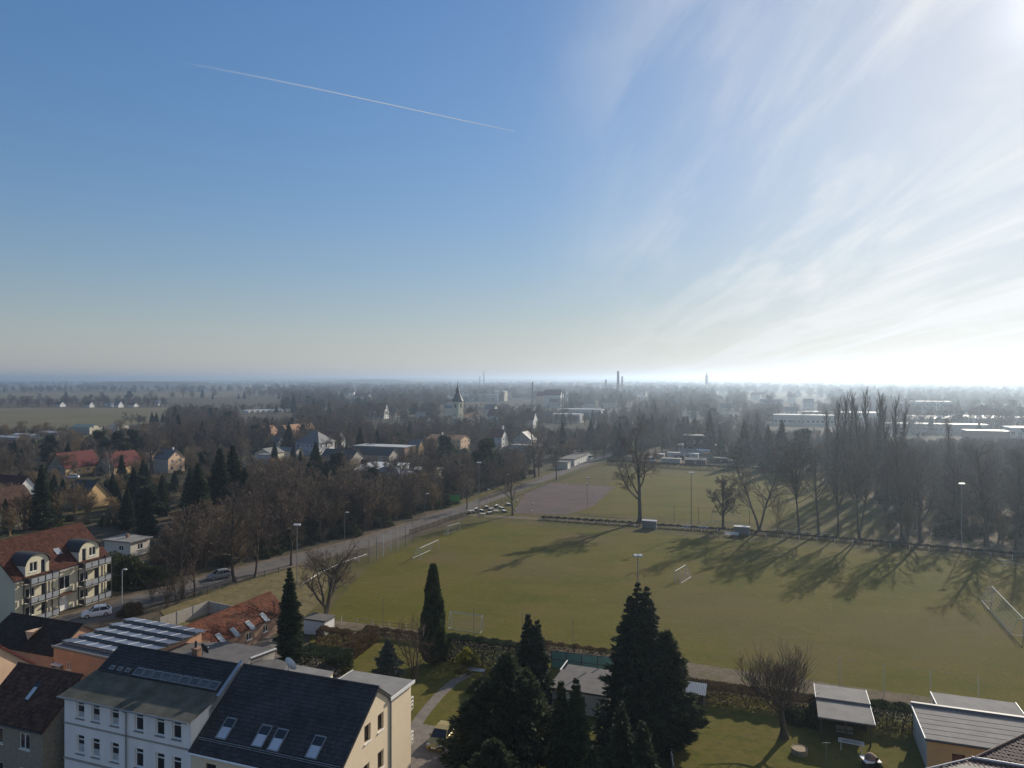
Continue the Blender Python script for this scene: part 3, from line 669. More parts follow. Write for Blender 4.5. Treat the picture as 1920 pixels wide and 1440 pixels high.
sheet('field', pp((-700, 806), (120, 806), (290, 793), (330, 764), (-500, 767)), 'field')
sheet('far_field', pp((-300, 752), (400, 745), (560, 735.5), (-300, 737)), 'field')
sheet('distant_field', pp((1395, 746), (1540, 743), (1530, 737.5), (1400, 738.5)), 'field')
sheet('pale_field', pp((-300, 731), (540, 729), (600, 724), (-300, 724.5)), 'field')
sheet('village_gardens', pp((-300, 1010), (250, 985), (560, 905), (880, 850), (900, 800), (400, 800), (-300, 830)), 'garden_soil')
sheet('sports_ground', pp((555, 1150), (620, 1075), (705, 1036), (880, 970), (962, 938), (1140, 866), (1520, 884), (1700, 930), (2250, 1000), (2250, 1420), (1920, 1345)), 'rough_grass')
sheet('wood_clearing', pp((1655, 1014), (1680, 985), (1625, 925), (1700, 905), (2300, 960), (2300, 1070)), 'leaf_litter')
street_pts = [P(-60, 1235), P(120, 1170), P(220, 1140), P(330, 1108), P(430, 1080), P(560, 1048), P(690, 1015), P(775, 987), P(870, 953), P(1010, 901), P(1085, 874), P(1140, 853), P(1163, 838), P(1176, 824), P(1182, 812)]
ribbon('verge', street_pts[:9], 8.6, 'sandy_verge')
ribbon('verge_grass', street_pts[8:], 13, 'rough_grass')
ribbon('street', street_pts, 5.6, 'asphalt')
sheet('pitch', pp((606, 1160), (660, 1095), (710, 1052), (850, 992), (930, 979), (1920, 1056), (2250, 1080), (2250, 1390), (1920, 1332)), 'pitch_grass')
sheet('far_pitch', pp((1090, 962), (1165, 886), (1480, 894), (1600, 918), (1560, 955), (1440, 982)), 'pitch_grass')
sheet('clay_court', pp((962, 962), (985, 925), (1030, 906), (1155, 912), (1112, 950), (1060, 966)), 'clay')
ribbon('divider_path', [P(880, 966), P(985, 972), P(1215, 985), P(1440, 998), P(1700, 1021), P(1920, 1043), P(2200, 1070)], 3.2, 'bare_soil')
sheet('boundary_path', pp((600, 1160), (930, 1200), (1290, 1243), (1560, 1283), (1920, 1332), (2250, 1385), (2250, 1440), (1920, 1372), (1700, 1335), (1290, 1272), (930, 1216), (600, 1176)), 'bare_soil')
sheet('dry_meadow', pp((300, 1146), (420, 1102), (560, 1062), (625, 1078), (600, 1130), (540, 1185), (330, 1185)), 'dry_grass')
sheet('garden_lawn', pp((585, 1185), (930, 1218), (1290, 1276), (1262, 1520), (620, 1520), (560, 1300)), 'garden_grass')
sheet('lawn', pp((1290, 1290), (1720, 1348), (1760, 1560), (1240, 1560)), 'garden_grass')
sheet('driveway', pp((640, 1350), (774, 1356), (838, 1366), (870, 1420), (880, 1560), (640, 1560)), 'paving')
ribbon('garden_path', [P(778, 1362), P(800, 1332), P(825, 1303), P(852, 1279), P(885, 1262)], 1.25, 'paving')
sheet('front_street', [Vector((-75, 74, 0)), Vector((-60, 62, 0)), Vector((-8, 43, 0)), Vector((40, 30, 0)), Vector((40, 12, 0)), Vector((-90, 52, 0))], 'paving')
sheet('yard', pp((110, 1300), (340, 1190), (520, 1195), (640, 1260), (620, 1400), (200, 1500)), 'paving')
# long low hills on the horizon
def hill(name, D, prof, depth, label=None):
    """A ridge seen as prof [(px, py)...] at distance D, falling to the plain on both sides."""
    mb = MB(); top = []
    for i in range(len(prof) - 1):
        (a, ya), (b, yb) = prof[i], prof[i + 1]; k = max(1, int(abs(b - a) / 25))
        for j in range(k): f = j / k; top.append((a + (b - a) * f, ya + (yb - ya) * f))
    top.append(prof[-1]); rng = random.Random(int(D))
    T = [PD(x, y + rng.uniform(-0.35, 0.35), D) for x, y in top]
    A = [Vector((p.x * (D - depth) / D, D - depth, -0.5)) for p in T]; B = [Vector((p.x * (D + depth) / D, D + depth, -0.5)) for p in T]
    for i in range(len(T) - 1):
        mb.poly(A[i], A[i + 1], T[i + 1], T[i]); mb.poly(T[i], T[i + 1], B[i + 1], B[i])
    o = mb.build(name, MATS['hill_wood']); o['kind'] = 'structure'; return o
hill('far_hills', 8200, [(-400, 713.5), (180, 714), (420, 713), (560, 710), (640, 709), (800, 709.5), (900, 711), (1010, 712), (1200, 711.5), (1420, 711), (1600, 709), (1780, 707.5), (1900, 705.5), (2400, 706)], 900)
hill('wooded_ridge', 4600, [(560, 718), (640, 712.5), (690, 711.3), (740, 712.5), (850, 717)], 500)
hill('near_ridge', 3300, [(140, 722), (190, 716.5), (270, 715), (370, 717), (470, 721)], 300)
# ------------------------------------------------------------------ the near houses, bottom left
# white terrace house and its beige neighbour share one facade line and one ridge
A0 = Vector((-37.75, 61.1, 0))
LW = 13.55
hw = thing('terrace_house', 'white rendered terrace house with flat grey dormer roof and small windows', 'house', A0, GR)
cols_s = [1.80, 3.51, 5.61, 8.22, 10.40, 12.10]
rows_z = [(7.66, 1.36), (4.72, 1.56), (1.75, 1.6)]
op = [(s - .46, s + .46, z, z + h) for z, h in rows_z for s in cols_s if not (z < 2 and s == 8.22)]
mb = MB(); wall_face(mb, (0, 0, 0), (1, 0, 0), (0, -1, 0), -.3, [(0, 9.42), (LW, 9.42)], op, 0.2)
kn = [(0, 9.42), (3.2, 10.15), (5.6, 11.55), (11.2, 7.4)]
wall_face(mb, (LW, 0, 0), (0, 1, 0), (1, 0, 0), -.3, kn, []); wall_face(mb, (0, 11.2, 0), (0, -1, 0), (-1, 0, 0), -.3, [(11.2 - a, z) for a, z in reversed(kn)], []); wall_face(mb, (LW, 11.2, 0), (-1, 0, 0), (0, 1, 0), -.3, [(0, 7.4), (LW, 7.4)], [])
mb.build('wall', MATS['render_white'], hw)
mat('curtain', (0.48, 0.48, 0.48), 0.9, 0.25, 3.0)
rc_ = random.Random(4)
def curtain(w, s0, s1, z0, z1, d):
    k = rc_.random(); f = .5
    if k < .45: b = (s0 + .10, s1 - .10, z0 + .10, z0 + (z1 - z0) * rc_.uniform(.35, .6))
    elif k < .7: b = (s0 + .10, s0 + .10 + (s1 - s0) * .25, z0 + .1, z1 - .25)
    else: return
    MB().box(b[0], b[1], d - .028, d - .022, b[2], b[3]).build('curtain', MATS['curtain'], w)
for s0, s1, z0, z1 in op: curtain(window(hw, (0, 0, 0), (1, 0, 0), (0, -1, 0), s0, s1, z0, z1, 0.2, cols=1, trans=0.74 if z0 < 7 else 0.80, sill='grey_metal', fw=0.09), s0, s1, z0, z1, .2)
m = MB(); m.box(-.02, LW + .02, -.07, -.002, 7.02, 7.15); m.box(-.02, LW + .02, -.09, -.002, 4.06, 4.22); m.build('cornice', MATS['render_grey'], hw)
m = MB(); roof_slab(m, -.25, LW + .12, (-.42, 9.40), (3.25, 10.22), .12); m.build('dormer_roof', MATS['felt_moss'], hw)
m = MB(); m.tube((-.28, -.47, 9.36), (LW + .12, -.47, 9.36), .075, n=8); m.build('gutter', MATS['grey_metal'], hw)
m = MB(); m.path([(6.96, -.47, 9.3), (6.96, -.12, 9.0), (6.96, -.12, -.2)], .055, 8); m.build('downpipe', MATS['grey_metal'], hw)
m = MB(); roof_slab(m, -.1, LW, (3.2, 10.17), (5.6, 11.6), .14); roof_slab(m, -.1, LW, (11.6, 7.15), (5.6, 11.6), .14); m.build('roof', MATS['roof_dark'], hw)
o = tile_slope(-.1, LW - .02, (3.2, 10.22), (5.6, 11.65), .24, .30, 3).build('roof_tiles', MATS['tile_black'], hw); o['kind'] = 'stuff'
o = tile_slope(-.1, LW - .02, (11.6, 7.2), (5.6, 11.65), .24, .30, 4).build('roof_tiles', MATS['tile_black'], hw); o['kind'] = 'stuff'
m = MB(); m.path([(-.1, 5.6, 11.68), (LW, 5.6, 11.68)], .09, 8); m.build('ridge', MATS['tile_black'], hw)
ang1 = math.atan2(1.43, 2.4)
for k in range(9):
    x = 4.35 + k * 1.02; roof_window(hw, x, 3.62, 10.50, ang1, .92, .78, name='roof_light', blind=0, frame='grey_metal', glass='old_glass')
for k in range(3): roof_window(hw, 1.3 + k * .9, 3.58, 10.48, ang1, .5, .4, name='roof_light', blind=0, frame='grey_metal', glass='old_glass')
# party-wall capping between the two roofs
m = MB(); m.hexa([(LW - .16, 1.9, 9.0), (LW + .16, 1.9, 9.0), (LW + .16, 5.7, 11.6), (LW - .16, 5.7, 11.6)], [(LW - .16, 1.9, 9.52), (LW + .16, 1.9, 9.52), (LW + .16, 5.7, 11.98), (LW - .16, 5.7, 11.98)])
m.build('parapet', MATS['zinc'], hw)
m = MB(); m.box(7.95, 8.55, 5.9, 6.5, 10.6, 12.15); m.box(7.88, 8.62, 5.83, 6.57, 12.15, 12.25); c = m.build('chimney', MATS['brick_chimney'], hw)
m = MB(); m.tube((8.12, 6.2, 12.25), (8.12, 6.2, 12.8), .11, n=8); m.build('flue', MATS['dark_metal'], c)
def dish(label, base, az, col, r=.45, mast=1.0):
    t = thing('satellite_dish', label, 'satellite dish', base, az)
    MB().tube((0, 0, -.4), (0, 0, mast), .03, n=6).build('mast', MATS['grey_metal'], t)
    m = MB(); n, rings = 18, 5; i0 = 0
    for a in range(rings + 1):
        rr = r * a / rings
        for k in range(n):
            w = 2 * math.pi * k / n; x = rr * math.cos(w); z = rr * math.sin(w); y = (rr * rr) * .55
            m.v.append((x, y * .9 - z * .35 + .1, mast + z * .94 + y * .3))
    for a in range(rings):
        for k in range(n):
            j = (k + 1) % n; m.f.append((a * n + k, a * n + j, (a + 1) * n + j, (a + 1) * n + k))
    m.build('reflector', MATS[col], t)
    m = MB(); m.tube((0, .12, mast - r * .9), (0, .55, mast + .02), .018, n=5); m.build('arm', MATS['grey_metal'], t)
    m = MB(); m.tube((0, .52, mast + .02), (0, .62, mast + .04), .045, n=8); m.build('receiver', MATS['white_metal'], t)
    return t
M1 = frame_of(hw)
dish('black satellite dish on the ridge of the white house', M1 @ Vector((9.25, 5.75, 11.6)), R(-36), 'dark_metal', .52, .75)
dish('pale grey satellite dish on the beige gabled house', M1 @ Vector((18.0, 6.1, 11.4)), R(-30), 'lamp_white', .62, .62)

hb = thing('gabled_house', 'beige gabled house with black tiled roof and four roof windows', 'house', M1 @ Vector((LW + .02, 0, 0)), GR)
LB = 13.2
kn = [(0, 7.42), (5.65, 11.55), (7.75, 10.0), (11.2, 7.5)]
gw = [(4.22 - .46, 4.22 + .46, 8.0, 9.35), (6.2 - .46, 6.2 + .46, 8.0, 9.35), (6.2 - .46, 6.2 + .46, 4.95, 6.35), (3.6, 4.5, 4.95, 6.35), (6.2 - .46, 6.2 + .46, 2.0, 3.35)]
fw_ = [(s - .5, s + .5, z, z + 1.45) for z in (4.9, 1.9) for s in (1.9, 4.2, 6.6, 9.0, 11.4)]
mb = MB(); wall_face(mb, (0, 0, 0), (1, 0, 0), (0, -1, 0), -.3, [(0, 7.42), (LB, 7.42)], fw_, .2); wall_face(mb, (LB, 0, 0), (0, 1, 0), (1, 0, 0), -.3, kn, gw, .26)
wall_face(mb, (LB, 11.2, 0), (-1, 0, 0), (0, 1, 0), -.3, [(0, 7.5), (LB, 7.5)], [])
mb.build('wall', MATS['render_beige'], hb)
for o_ in gw: window(hb, (LB, 0, 0), (0, 1, 0), (1, 0, 0), *o_, .26, frame='wood_dark', cols=2, sill='white_paint')
for o_ in fw_: window(hb, (0, 0, 0), (1, 0, 0), (0, -1, 0), *o_, .2, frame='wood_dark', cols=2)
zr_ = 7.25 + (11.5 - 7.72) / (11.5 - 5.65) * 4.35
m = MB(); roof_slab(m, .02, LB + .14, (-.4, 7.13), (5.65, 11.6), .16); roof_slab(m, .02, LB + .14, (7.72, zr_), (5.65, 11.6), .16); roof_slab(m, .02, LB - 5.75, (11.5, 7.25), (7.72, zr_), .16); m.build('roof', MATS['roof_dark'], hb)
o = tile_slope(.2, LB + .14, (-.4, 7.19), (5.65, 11.66), .30, .33, 5).build('roof_tiles', MATS['tile_slate'], hb); o['kind'] = 'stuff'
o = tile_slope(.2, LB + .14, (7.72, zr_ + .06), (5.65, 11.66), .30, .33, 6).build('roof_tiles', MATS['tile_slate'], hb); o['kind'] = 'stuff'
m = MB(); m.path([(.2, 5.65, 11.7), (LB + .16, 5.65, 11.7)], .11, 8); m.build('ridge', MATS['tile_slate'], hb)
m = MB(); m.tube((0, -.5, 7.1), (LB + .1, -.5, 7.1), .08, n=8); m.build('gutter', MATS['white_metal'], hb)
a2 = math.atan2(4.13, 5.65); nrm2 = (0, -math.sin(a2), math.cos(a2))
for px_c, py_c in ((425, 1366.5), (491.7, 1380.5), (521.7, 1388), (592.7, 1401.5)):
    q = hit(hb, px_c, py_c, (0, 0, 7.52), nrm2); roof_window(hb, q.x, q.y, q.z, a2, 1.0, 1.75, blind=.56, frame='grey_metal')
# snow guard and gutter brackets near the eave
m = MB(); m.tube((.3, .35, 7.86), (LB, .35, 7.86), .025, n=5); m.tube((.3, .42, 7.98), (LB, .42, 7.98), .025, n=5)
for k in range(14): m.tube((.5 + k * .95, .5, 7.78), (.5 + k * .95, .35, 8.0), .02, n=4)
m.build('snow_guard', MATS['grey_metal'], hb)
m = MB(); m.path([(LB + .06, 7.72, 10.0), (LB + .06, 7.72, -.2)], .07, 8); m.build('downpipe', MATS['zinc'], hb)
# flat-roofed rear wing of the beige house
m = MB(); x0 = LB - 5.8
wall_face(m, (LB - .002, 7.85, 0), (0, 1, 0), (1, 0, 0), -.3, [(0, 9.85), (3.45, 9.75)], []); wall_face(m, (LB, 11.3, 0), (-1, 0, 0), (0, 1, 0), -.3, [(0, 9.75), (5.8, 9.75)], [(1.0, 2.1, 7.2, 9.2), (3.4, 4.5, 7.2, 9.2), (1.0, 2.1, 4.2, 6.2), (3.4, 4.5, 4.2, 6.2)]); wall_face(m, (x0, 11.3, 0), (0, -1, 0), (-1, 0, 0), -.3, [(0, 9.75), (3.45, 9.85)], [])
wg = m.build('rear_wing', MATS['render_beige'], hb)
m = MB(); m.hexa([(x0 - .2, 7.45, 9.78), (LB + .2, 7.45, 9.78), (LB + .2, 11.6, 9.66), (x0 - .2, 11.6, 9.66)], [(x0 - .2, 7.45, 10.08), (LB + .2, 7.45, 10.08), (LB + .2, 11.6, 9.92), (x0 - .2, 11.6, 9.92)]); m.build('flat_roof', MATS['felt_grey'], wg)
m = MB(); m.bar((LB + .21, 7.45, 9.84), (LB + .21, 11.62, 9.70), .06, .26); m.bar((x0 - .21, 7.45, 9.84), (x0 - .21, 11.62, 9.70), .06, .26); m.build('fascia', MATS['white_paint'], wg)
for z in (7.15, 4.15):
    m = MB(); m.box(LB - 2.6, LB - .3, 11.31, 12.3, z - .12, z)
    b = m.build('balcony', MATS['concrete'], hb); m = MB()
    for a, c in (((LB - 2.6, 12.27), (LB - .3, 12.27)), ((LB - .3, 12.27), (LB - .3, 11.35))):
        for zz in (.35, .65, 1.0): m.tube((*a, z + zz), (*c, z + zz), .03, n=5)
    for x in (LB - 2.6, LB - 1.45, LB - .3): m.tube((x, 12.27, z), (x, 12.27, z + 1.0), .03, n=5)
    m.build('railing', MATS['white_metal'], b)

# brown-roofed house at the left edge
ang = R(160.2)  # frame turned so that x runs from the right-hand corner to the left
h3 = house('corner_house', 'taupe rendered house with brown tiled roof and one long skylight', 'house', Vector((-46.9, 63.55, 0)), GR, 7.95, 7.5, 6.45, 9.6, 'render_taupe', 'roof_brown', tiles='tile_brown', over=.16,
           wins=[('F', 5.85, 4.55, 1.22, 1.35), ('F', 2.6, 4.55, 1.22, 1.35), ('F', 5.85, 1.6, 1.22, 1.35), ('F', 2.6, 1.6, 1.22, 1.35)])
a3 = math.atan2(3.15, 3.75); q = hit(h3, 63, 1296, (0, 0, 6.55), (0, -math.sin(a3), math.cos(a3)))
roof_window(h3, q.x, q.y, q.z, a3, .62, 1.75, blind=.72)
m = MB(); m.tube((-.2, -.24, 6.32), (8.15, -.24, 6.32), .07, n=8); m.build('gutter', MATS['dark_metal'], h3)

# peach house on the left edge: its gable and tiled verge
h4 = house('peach_house', 'peach rendered house with red tiled verge cut by the left edge', 'house', Vector((-49.05 - .342 * 7.0 - .94 * 10, 74.2 - .94 * 7.0 + .342 * 10, 0)), GR, 10.0, 7.0, 6.9, 9.9, 'render_peach', 'roof_red', tiles='tile_red', over=.2)
# low building with a black roof and an orange wall
h5 = house('long_outbuilding', 'orange outbuilding with dark brown tiled roof and tiny triangular dormer', 'building', Vector((-53.2 - .94 * 12, 83.9 + .342 * 12, 0)), GR, 12.0, 7.6, 4.0, 6.3, 'render_orange', 'roof_dark', tiles='tile_umber', over=.2, wins=[('F', 7.2, 1.6, .7, .9, 1), ('F', 3.2, 1.6, .9, 1.0)])
a5 = math.atan2(2.3, 3.8); q = hit(h5, 56, 1198, (0, 0, 4.1), (0, -math.sin(a5), math.cos(a5)))
m = MB(); m.poly((q.x - .6, q.y - .15, q.z + .9), (q.x - .15, q.y - .15, q.z - .15), (q.x + .75, q.y - .15, q.z + .95)); m.poly((q.x - .6, q.y - .15, q.z + .9), (q.x + .75, q.y - .15, q.z + .95), (q.x + .1, q.y + 1.6, q.z + 1.0)); m.poly((q.x - .15, q.y - .15, q.z - .15), (q.x - .6, q.y - .15, q.z + .9), (q.x + .1, q.y + 1.6, q.z + 1.0)); m.build('dormer', MATS['render_peach'], h5)
# orange building carrying the solar array
h6 = house('flat_roofed_workshop', 'orange flat roofed workshop under a solar array', 'building', Vector((-52.4, 82.8, 0)), R(-23), 11.6, 10.4, 5.3, 5.3, 'render_orange', 'felt_grey', flat=True, over=.12,
           wins=[('F', 2.3, 3.2, .28, .9, 1), ('F', 2.75, 3.2, .28, .9, 1), ('F', 7.0, 3.0, .28, .9, 1), ('F', 7.5, 3.0, .28, .9, 1)])
M6 = frame_of(h6)
m = MB(); m.bar((-.12, -.16, 5.5), (11.7, -.16, 5.5), .12, .16); m.bar((11.74, -.1, 5.5), (11.74, 10.5, 5.5), .12, .16); m.build('roof_edge', MATS['grey_metal'], h6)
mod = MB(); sl = math.sin(R(11)); ps = MB(); fs = MB()
def module_mesh():
    m = MB(); m.box(-.98, .98, -.80, .80, 0, .035); return m.mesh('module_frame', MATS['solar_frame'])
ME_MOD = module_mesh(); m = MB(); m.box(-.955, .955, -.775, .775, .030, .040)
for k in range(1, 6): m.box(-.955 + k * .318 - .004, -.955 + k * .318 + .004, -.775, .775, .040, .0405)
ME_CELL = m.mesh('module_cells', MATS['solar_cell'])
m = MB(); m.box(.985, 1.045, -.80, .80, .0, .07); ME_CLAMP = m.mesh('clamp', MATS['white_metal'])
for r in range(5):
    t = thing('solar_array', ['nearest row of blue solar panels on the orange workshop roof', 'second row of solar panels from the orange wall', 'middle row of solar panels on the orange workshop', 'fourth row of solar panels from the orange wall', 'farthest row of solar panels next to the concrete garden wall'][r], 'solar panels', M6 @ Vector((.35, .9 + r * 1.98, 5.52)), R(-23), 'rows of solar panels on the flat roof')
    rack = MB()
    for k in range(6):
        o = link('module', ME_MOD, t, (1.0 + k * 2.06, .62, .30)); o.rotation_euler = (R(-9), 0, 0)
        c = link('cells', ME_CELL, o)
        if k < 5: link('clamp', ME_CLAMP, o)
        for x in (.3, 1.7): rack.bar((x + k * 2.06, -.1, 0), (x + k * 2.06, -.1, .36), .05, .05); rack.box(x + k * 2.06 - .03, x + k * 2.06 + .03, -.1, 1.3, 0, .05); rack.box(x + k * 2.06 - .02, x + k * 2.06 + .02, -.12, -.08, .05, .40)
    rack.box(.0, 12.3, -.16, -.12, .05, .33)
    rack.build('rack', MATS['grey_metal'], t)
# metal box on the low annexe below the orange wall
q = P(108, 1272, 2.6); an = thing('annexe', 'low dark roofed annexe in front of the orange wall', 'building', Vector((-53.6, 77.6, 0)), GR)
m = MB(); m.box(0, 9.5, 0, 4.0, -.3, 1.9); m.build('wall', MATS['render_orange'], an); m = MB(); m.hexa([(-.2, -.2, 1.92), (9.7, -.2, 1.92), (9.7, 4.2, 2.6), (-.2, 4.2, 2.6)], [(-.2, -.2, 2.08), (9.7, -.2, 2.08), (9.7, 4.2, 2.76), (-.2, 4.2, 2.76)]); m.build('roof', MATS['felt_dark'], an)
vb = thing('roof_ventilator', 'square white topped ventilator box before the orange wall', 'ventilator', P(112, 1262, 2.5), GR)
m = MB(); m.box(-.65, .65, -.5, .5, -.4, 1.05); m.build('casing', MATS['grey_metal'], vb); m = MB(); m.box(-.72, .72, -.58, .58, 1.05, 1.15); m.build('lid', MATS['white_metal'], vb); m = MB()
for k in range(5): m.box(-.55, -.05, -.53, -.505, .1 + k * .18, .2 + k * .18)
m.build('louvre', MATS['dark_metal'], vb)

# rust-red tiled long house running away from the street, with four roof windows
h7 = house('red_tiled_house', 'long low house with rust red tiles and four pale skylights', 'house', Vector((-38.7, 88.9, 0)), GR + R(90) - R(1), 16.6, 5.6, 2.75, 4.9, 'brick_wall', 'roof_brown', tiles='tile_rust', ridge=2.8, over=.3, wins=[('F', 9.2, .9, 1.0, 1.0), ('F', 12.5, .9, 1.0, 1.0)])
a7 = math.atan2(2.15, 2.8)
for px_c, py_c in ((413, 1197), (440, 1186), (469, 1173), (495.5, 1158)):
    q = hit(h7, px_c, py_c, (0, 0, 2.9), (0, -math.sin(a7), math.cos(a7))); roof_window(h7, q.x, q.y, q.z, a7, .8, 1.5, frame='grey_metal', glass='glass_pale', blind=.0)
m = MB(); m.bar((-.2, -.36, 2.5), (4.2, -.36, 2.5), .14, .16); m.build('gutter', MATS['white_metal'], h7)
# flat grey roofs behind the terrace
def flat_block(name, label, pts, z, wall, roof, cat='building', edge=None, th=.25):
    c = sum(pts, Vector((0, 0, 0))) / len(pts); t = thing(name, label, cat, (c.x, c.y, 0)); loc = [(p.x - c.x, p.y - c.y) for p in pts]
    MB().prism([(x * .975, y * .975) for x, y in loc], -.3, z).build('wall', MATS[wall], t); MB().prism(loc, z + .002, z + th).build('roof', MATS[roof], t)
    if edge:
        m = MB()
        for i in edge: a, b = loc[i], loc[(i + 1) % len(loc)]; m.bar((*a, z + th - .02), (*b, z + th - .02), .16, .14)
        m.build('parapet', MATS['white_paint'], t)
    return t
def ccw(pts):
    a = sum(p.x * q.y - q.x * p.y for p, q in zip(pts, pts[1:] + pts[:1])); return pts if a > 0 else pts[::-1]
flat_block('flat_annexe', 'wide grey flat roof with white end wall behind the white house', ccw([P(x, y, 4.8) for x, y in ((272, 1219), (318, 1207), (425, 1203), (518, 1217), (470, 1235), (430, 1290), (225, 1255))]), 4.55, 'render_pale', 'felt_dark', edge=(2,))
flat_block('lower_annexe', 'brown grey flat roof lying behind the black ridge', ccw([P(x, y, 4.2) for x, y in ((468, 1237), (520, 1236), (541, 1242), (505, 1300), (420, 1300))]), 3.95, 'render_pale', 'felt_dark')
flat_block('pale_annexe', 'pale grey flat roof beside the pale satellite dish', ccw([P(x, y, 5.4) for x, y in ((541, 1243), (625, 1258), (612, 1272), (575, 1330), (505, 1310))]), 5.1, 'render_cream', 'felt_grey', edge=(1,))
q = P(236, 1196, 4.4); h8 = house('brown_gable', 'small brown roof wedged between the solar panels and terrace ridge', 'building', Vector((q.x, q.y, 0)), GR, 8.6, 4.6, 3.7, 4.75, 'render_peach', 'roof_brown', over=.25)

# ------------------------------------------------------------------ cream flats with barrel dormers and balcony towers
h9 = house('apartment_house', 'cream apartment house with red brown roof, barrel dormers and balconies', 'apartment building', Vector((-72.25, 105.3, 0)), R(72.5), 16.0, 11.4, 6.75, 11.6, 'render_cream', 'roof_brown', tiles='tile_red', over=.3,
           wins=[('F', 8.1, 3.3, 1.9, 2.0, 2), ('F', 2.3, 3.6, 1.5, 1.4, 2), ('F', 2.3, .9, 1.5, 1.4, 2), ('F', 11.6, 3.6, 1.5, 1.4, 2), ('F', 11.6, .9, 1.5, 1.4, 2)], doors=[('F', 7.9, 0.05, 1.5, 2.2, 'white_paint'), ('F', 4.6, 3.0, .9, 2.1, 'glass'), ('F', 4.6, 0.2, .9, 2.1, 'glass'), ('F', 14.0, 3.0, .9, 2.1, 'glass'), ('F', 14.0, .2, .9, 2.1, 'glass')])
m = MB(); m.box(6.6, 9.2, -1.1, -.05, 2.6, 2.75); m.build('canopy', MATS['roof_brown'], h9)
m = MB(); m.box(-.35, 16.3, -.46, -.3, 6.36, 6.48); m.build('gutter', MATS['zinc'], h9)
a9 = math.atan2(4.85, 5.7); q = hit(h9, 108, 1034, (0, 0, 6.85), (0, -math.sin(a9), math.cos(a9))); roof_window(h9, q.x, q.y, q.z, a9, 1.0, 1.2, blind=0, glass='glass_pale', frame='zinc')
for cs, flip in ((3.45, 1), (12.5, -1)):
    hwid = 1.9; zc, rad_ = 8.35, 1.9; nA = 16
    arc = [(cs + rad_ * math.cos(math.pi * k / nA), zc + rad_ * .82 * math.sin(math.pi * k / nA)) for k in range(nA + 1)]
    m = MB(); wl_, wr = (cs - .62 * flip - .62, cs - .62 * flip + .62), (cs + .95 * flip - .42, cs + .95 * flip + .42)
    ops = [(wl_[0], wl_[1], 7.35, 8.75), (wr[0], wr[1], 6.75, 8.85)]
    wall_face(m, (0, -.06, 0), (1, 0, 0), (0, -1, 0), 6.6, [(x, z) for x, z in reversed(arc)], ops, .12)
    d = m.build('dormer', MATS['render_cream'], h9)
    window(d, (0, -.06, 0), (1, 0, 0), (0, -1, 0), *ops[0], .12, cols=2); window(d, (0, -.06, 0), (1, 0, 0), (0, -1, 0), *ops[1], .12, cols=1, sill=None, fw=.1)
    m = MB()
    for k in range(nA):
        (xa, za), (xb, zb_) = arc[k], arc[k + 1]; ya, yb = (za - 6.75) / math.tan(a9) + .5, (zb_ - 6.75) / math.tan(a9) + .5
        sx = lambda x: cs + (x - cs) * 1.06
        m.poly((sx(xa), -.3, za + .07), (sx(xb), -.3, zb_ + .07), (sx(xb), yb, zb_ + .07), (sx(xa), ya, za + .07)); m.poly((sx(xa), -.3, za - .05), (sx(xa), -.3, za + .07), (sx(xb), -.3, zb_ + .07), (sx(xb), -.3, zb_ - .05))
    m.build('barrel_roof', MATS['roof_dark'], d)
    for s in (-1, 1): x = cs + s * rad_; MB().hexa([(x - .03, -.055, 6.6), (x + .03, -.055, 6.6), (x + .03, .4, 6.6), (x - .03, .4, 6.6)], [(x - .03, -.055, zc), (x + .03, -.055, zc), (x + .03, 2.4, zc), (x - .03, 2.4, zc)]).build('cheek', MATS['render_pale'], d)
def balcony_tower(x0, x1, out=1.55):
    m = MB()
    for x in (x0 + .05, (x0 + x1) / 2, x1 - .05):
        m.box(x - .06, x + .06, -out, -out + .12, -.2, 6.9)
    m.box(x0, x0 + .1, -.2, -.09, -.2, 6.9); m.box(x1 - .1, x1, -.2, -.09, -.2, 6.9)
    fr = m.build('balcony_frame', MATS['dark_metal'], h9)
    for z in (0.15, 3.0, 5.8):
        m = MB(); m.box(x0 + .02, x1 - .02, -out + .02, -.08, z - .14, z); b = m.build('balcony', MATS['concrete'], h9)
        m = MB(); m.box(x0, x1, -out - .03, -out + .02, z + .95, z + 1.02); m.box(x0, x1, -out - .03, -out + .02, z + .03, z + .08)
        for s in (x0, x1 - .05): m.box(s, s + .05, -out + .03, -.1, z + .95, z + 1.02)
        nP = 4
        for k in range(nP + 1): x = x0 + (x1 - x0) * k / nP; m.box(x - .03, x + .03, -out - .035, -out + .018, z + .08, z + .95)
        m.build('railing', MATS['dark_metal'], b)
        for k in range(nP):
            xa = x0 + (x1 - x0) * k / nP; xb = x0 + (x1 - x0) * (k + 1) / nP
            pm = MB(); pm.box(xa + .12, xb - .12, -out - .012, -out + .01, z + .14, z + .90); pm.build('panel', MATS['balcony_panel'], b)
        for s in (x0 + .01, x1 - .04): pm = MB(); pm.box(s, s + .02, -out + .2, -.3, z + .14, z + .9); pm.build('panel', MATS['dark_metal' if s < x0 + .5 else 'balcony_panel'], b)
balcony_tower(1.2, 5.9); balcony_tower(10.4, 15.5)
m = MB(); m.box(-.5, .1, -1.2, 0, -.2, .5); m.build('planter', MATS['brick_wall'], h9)

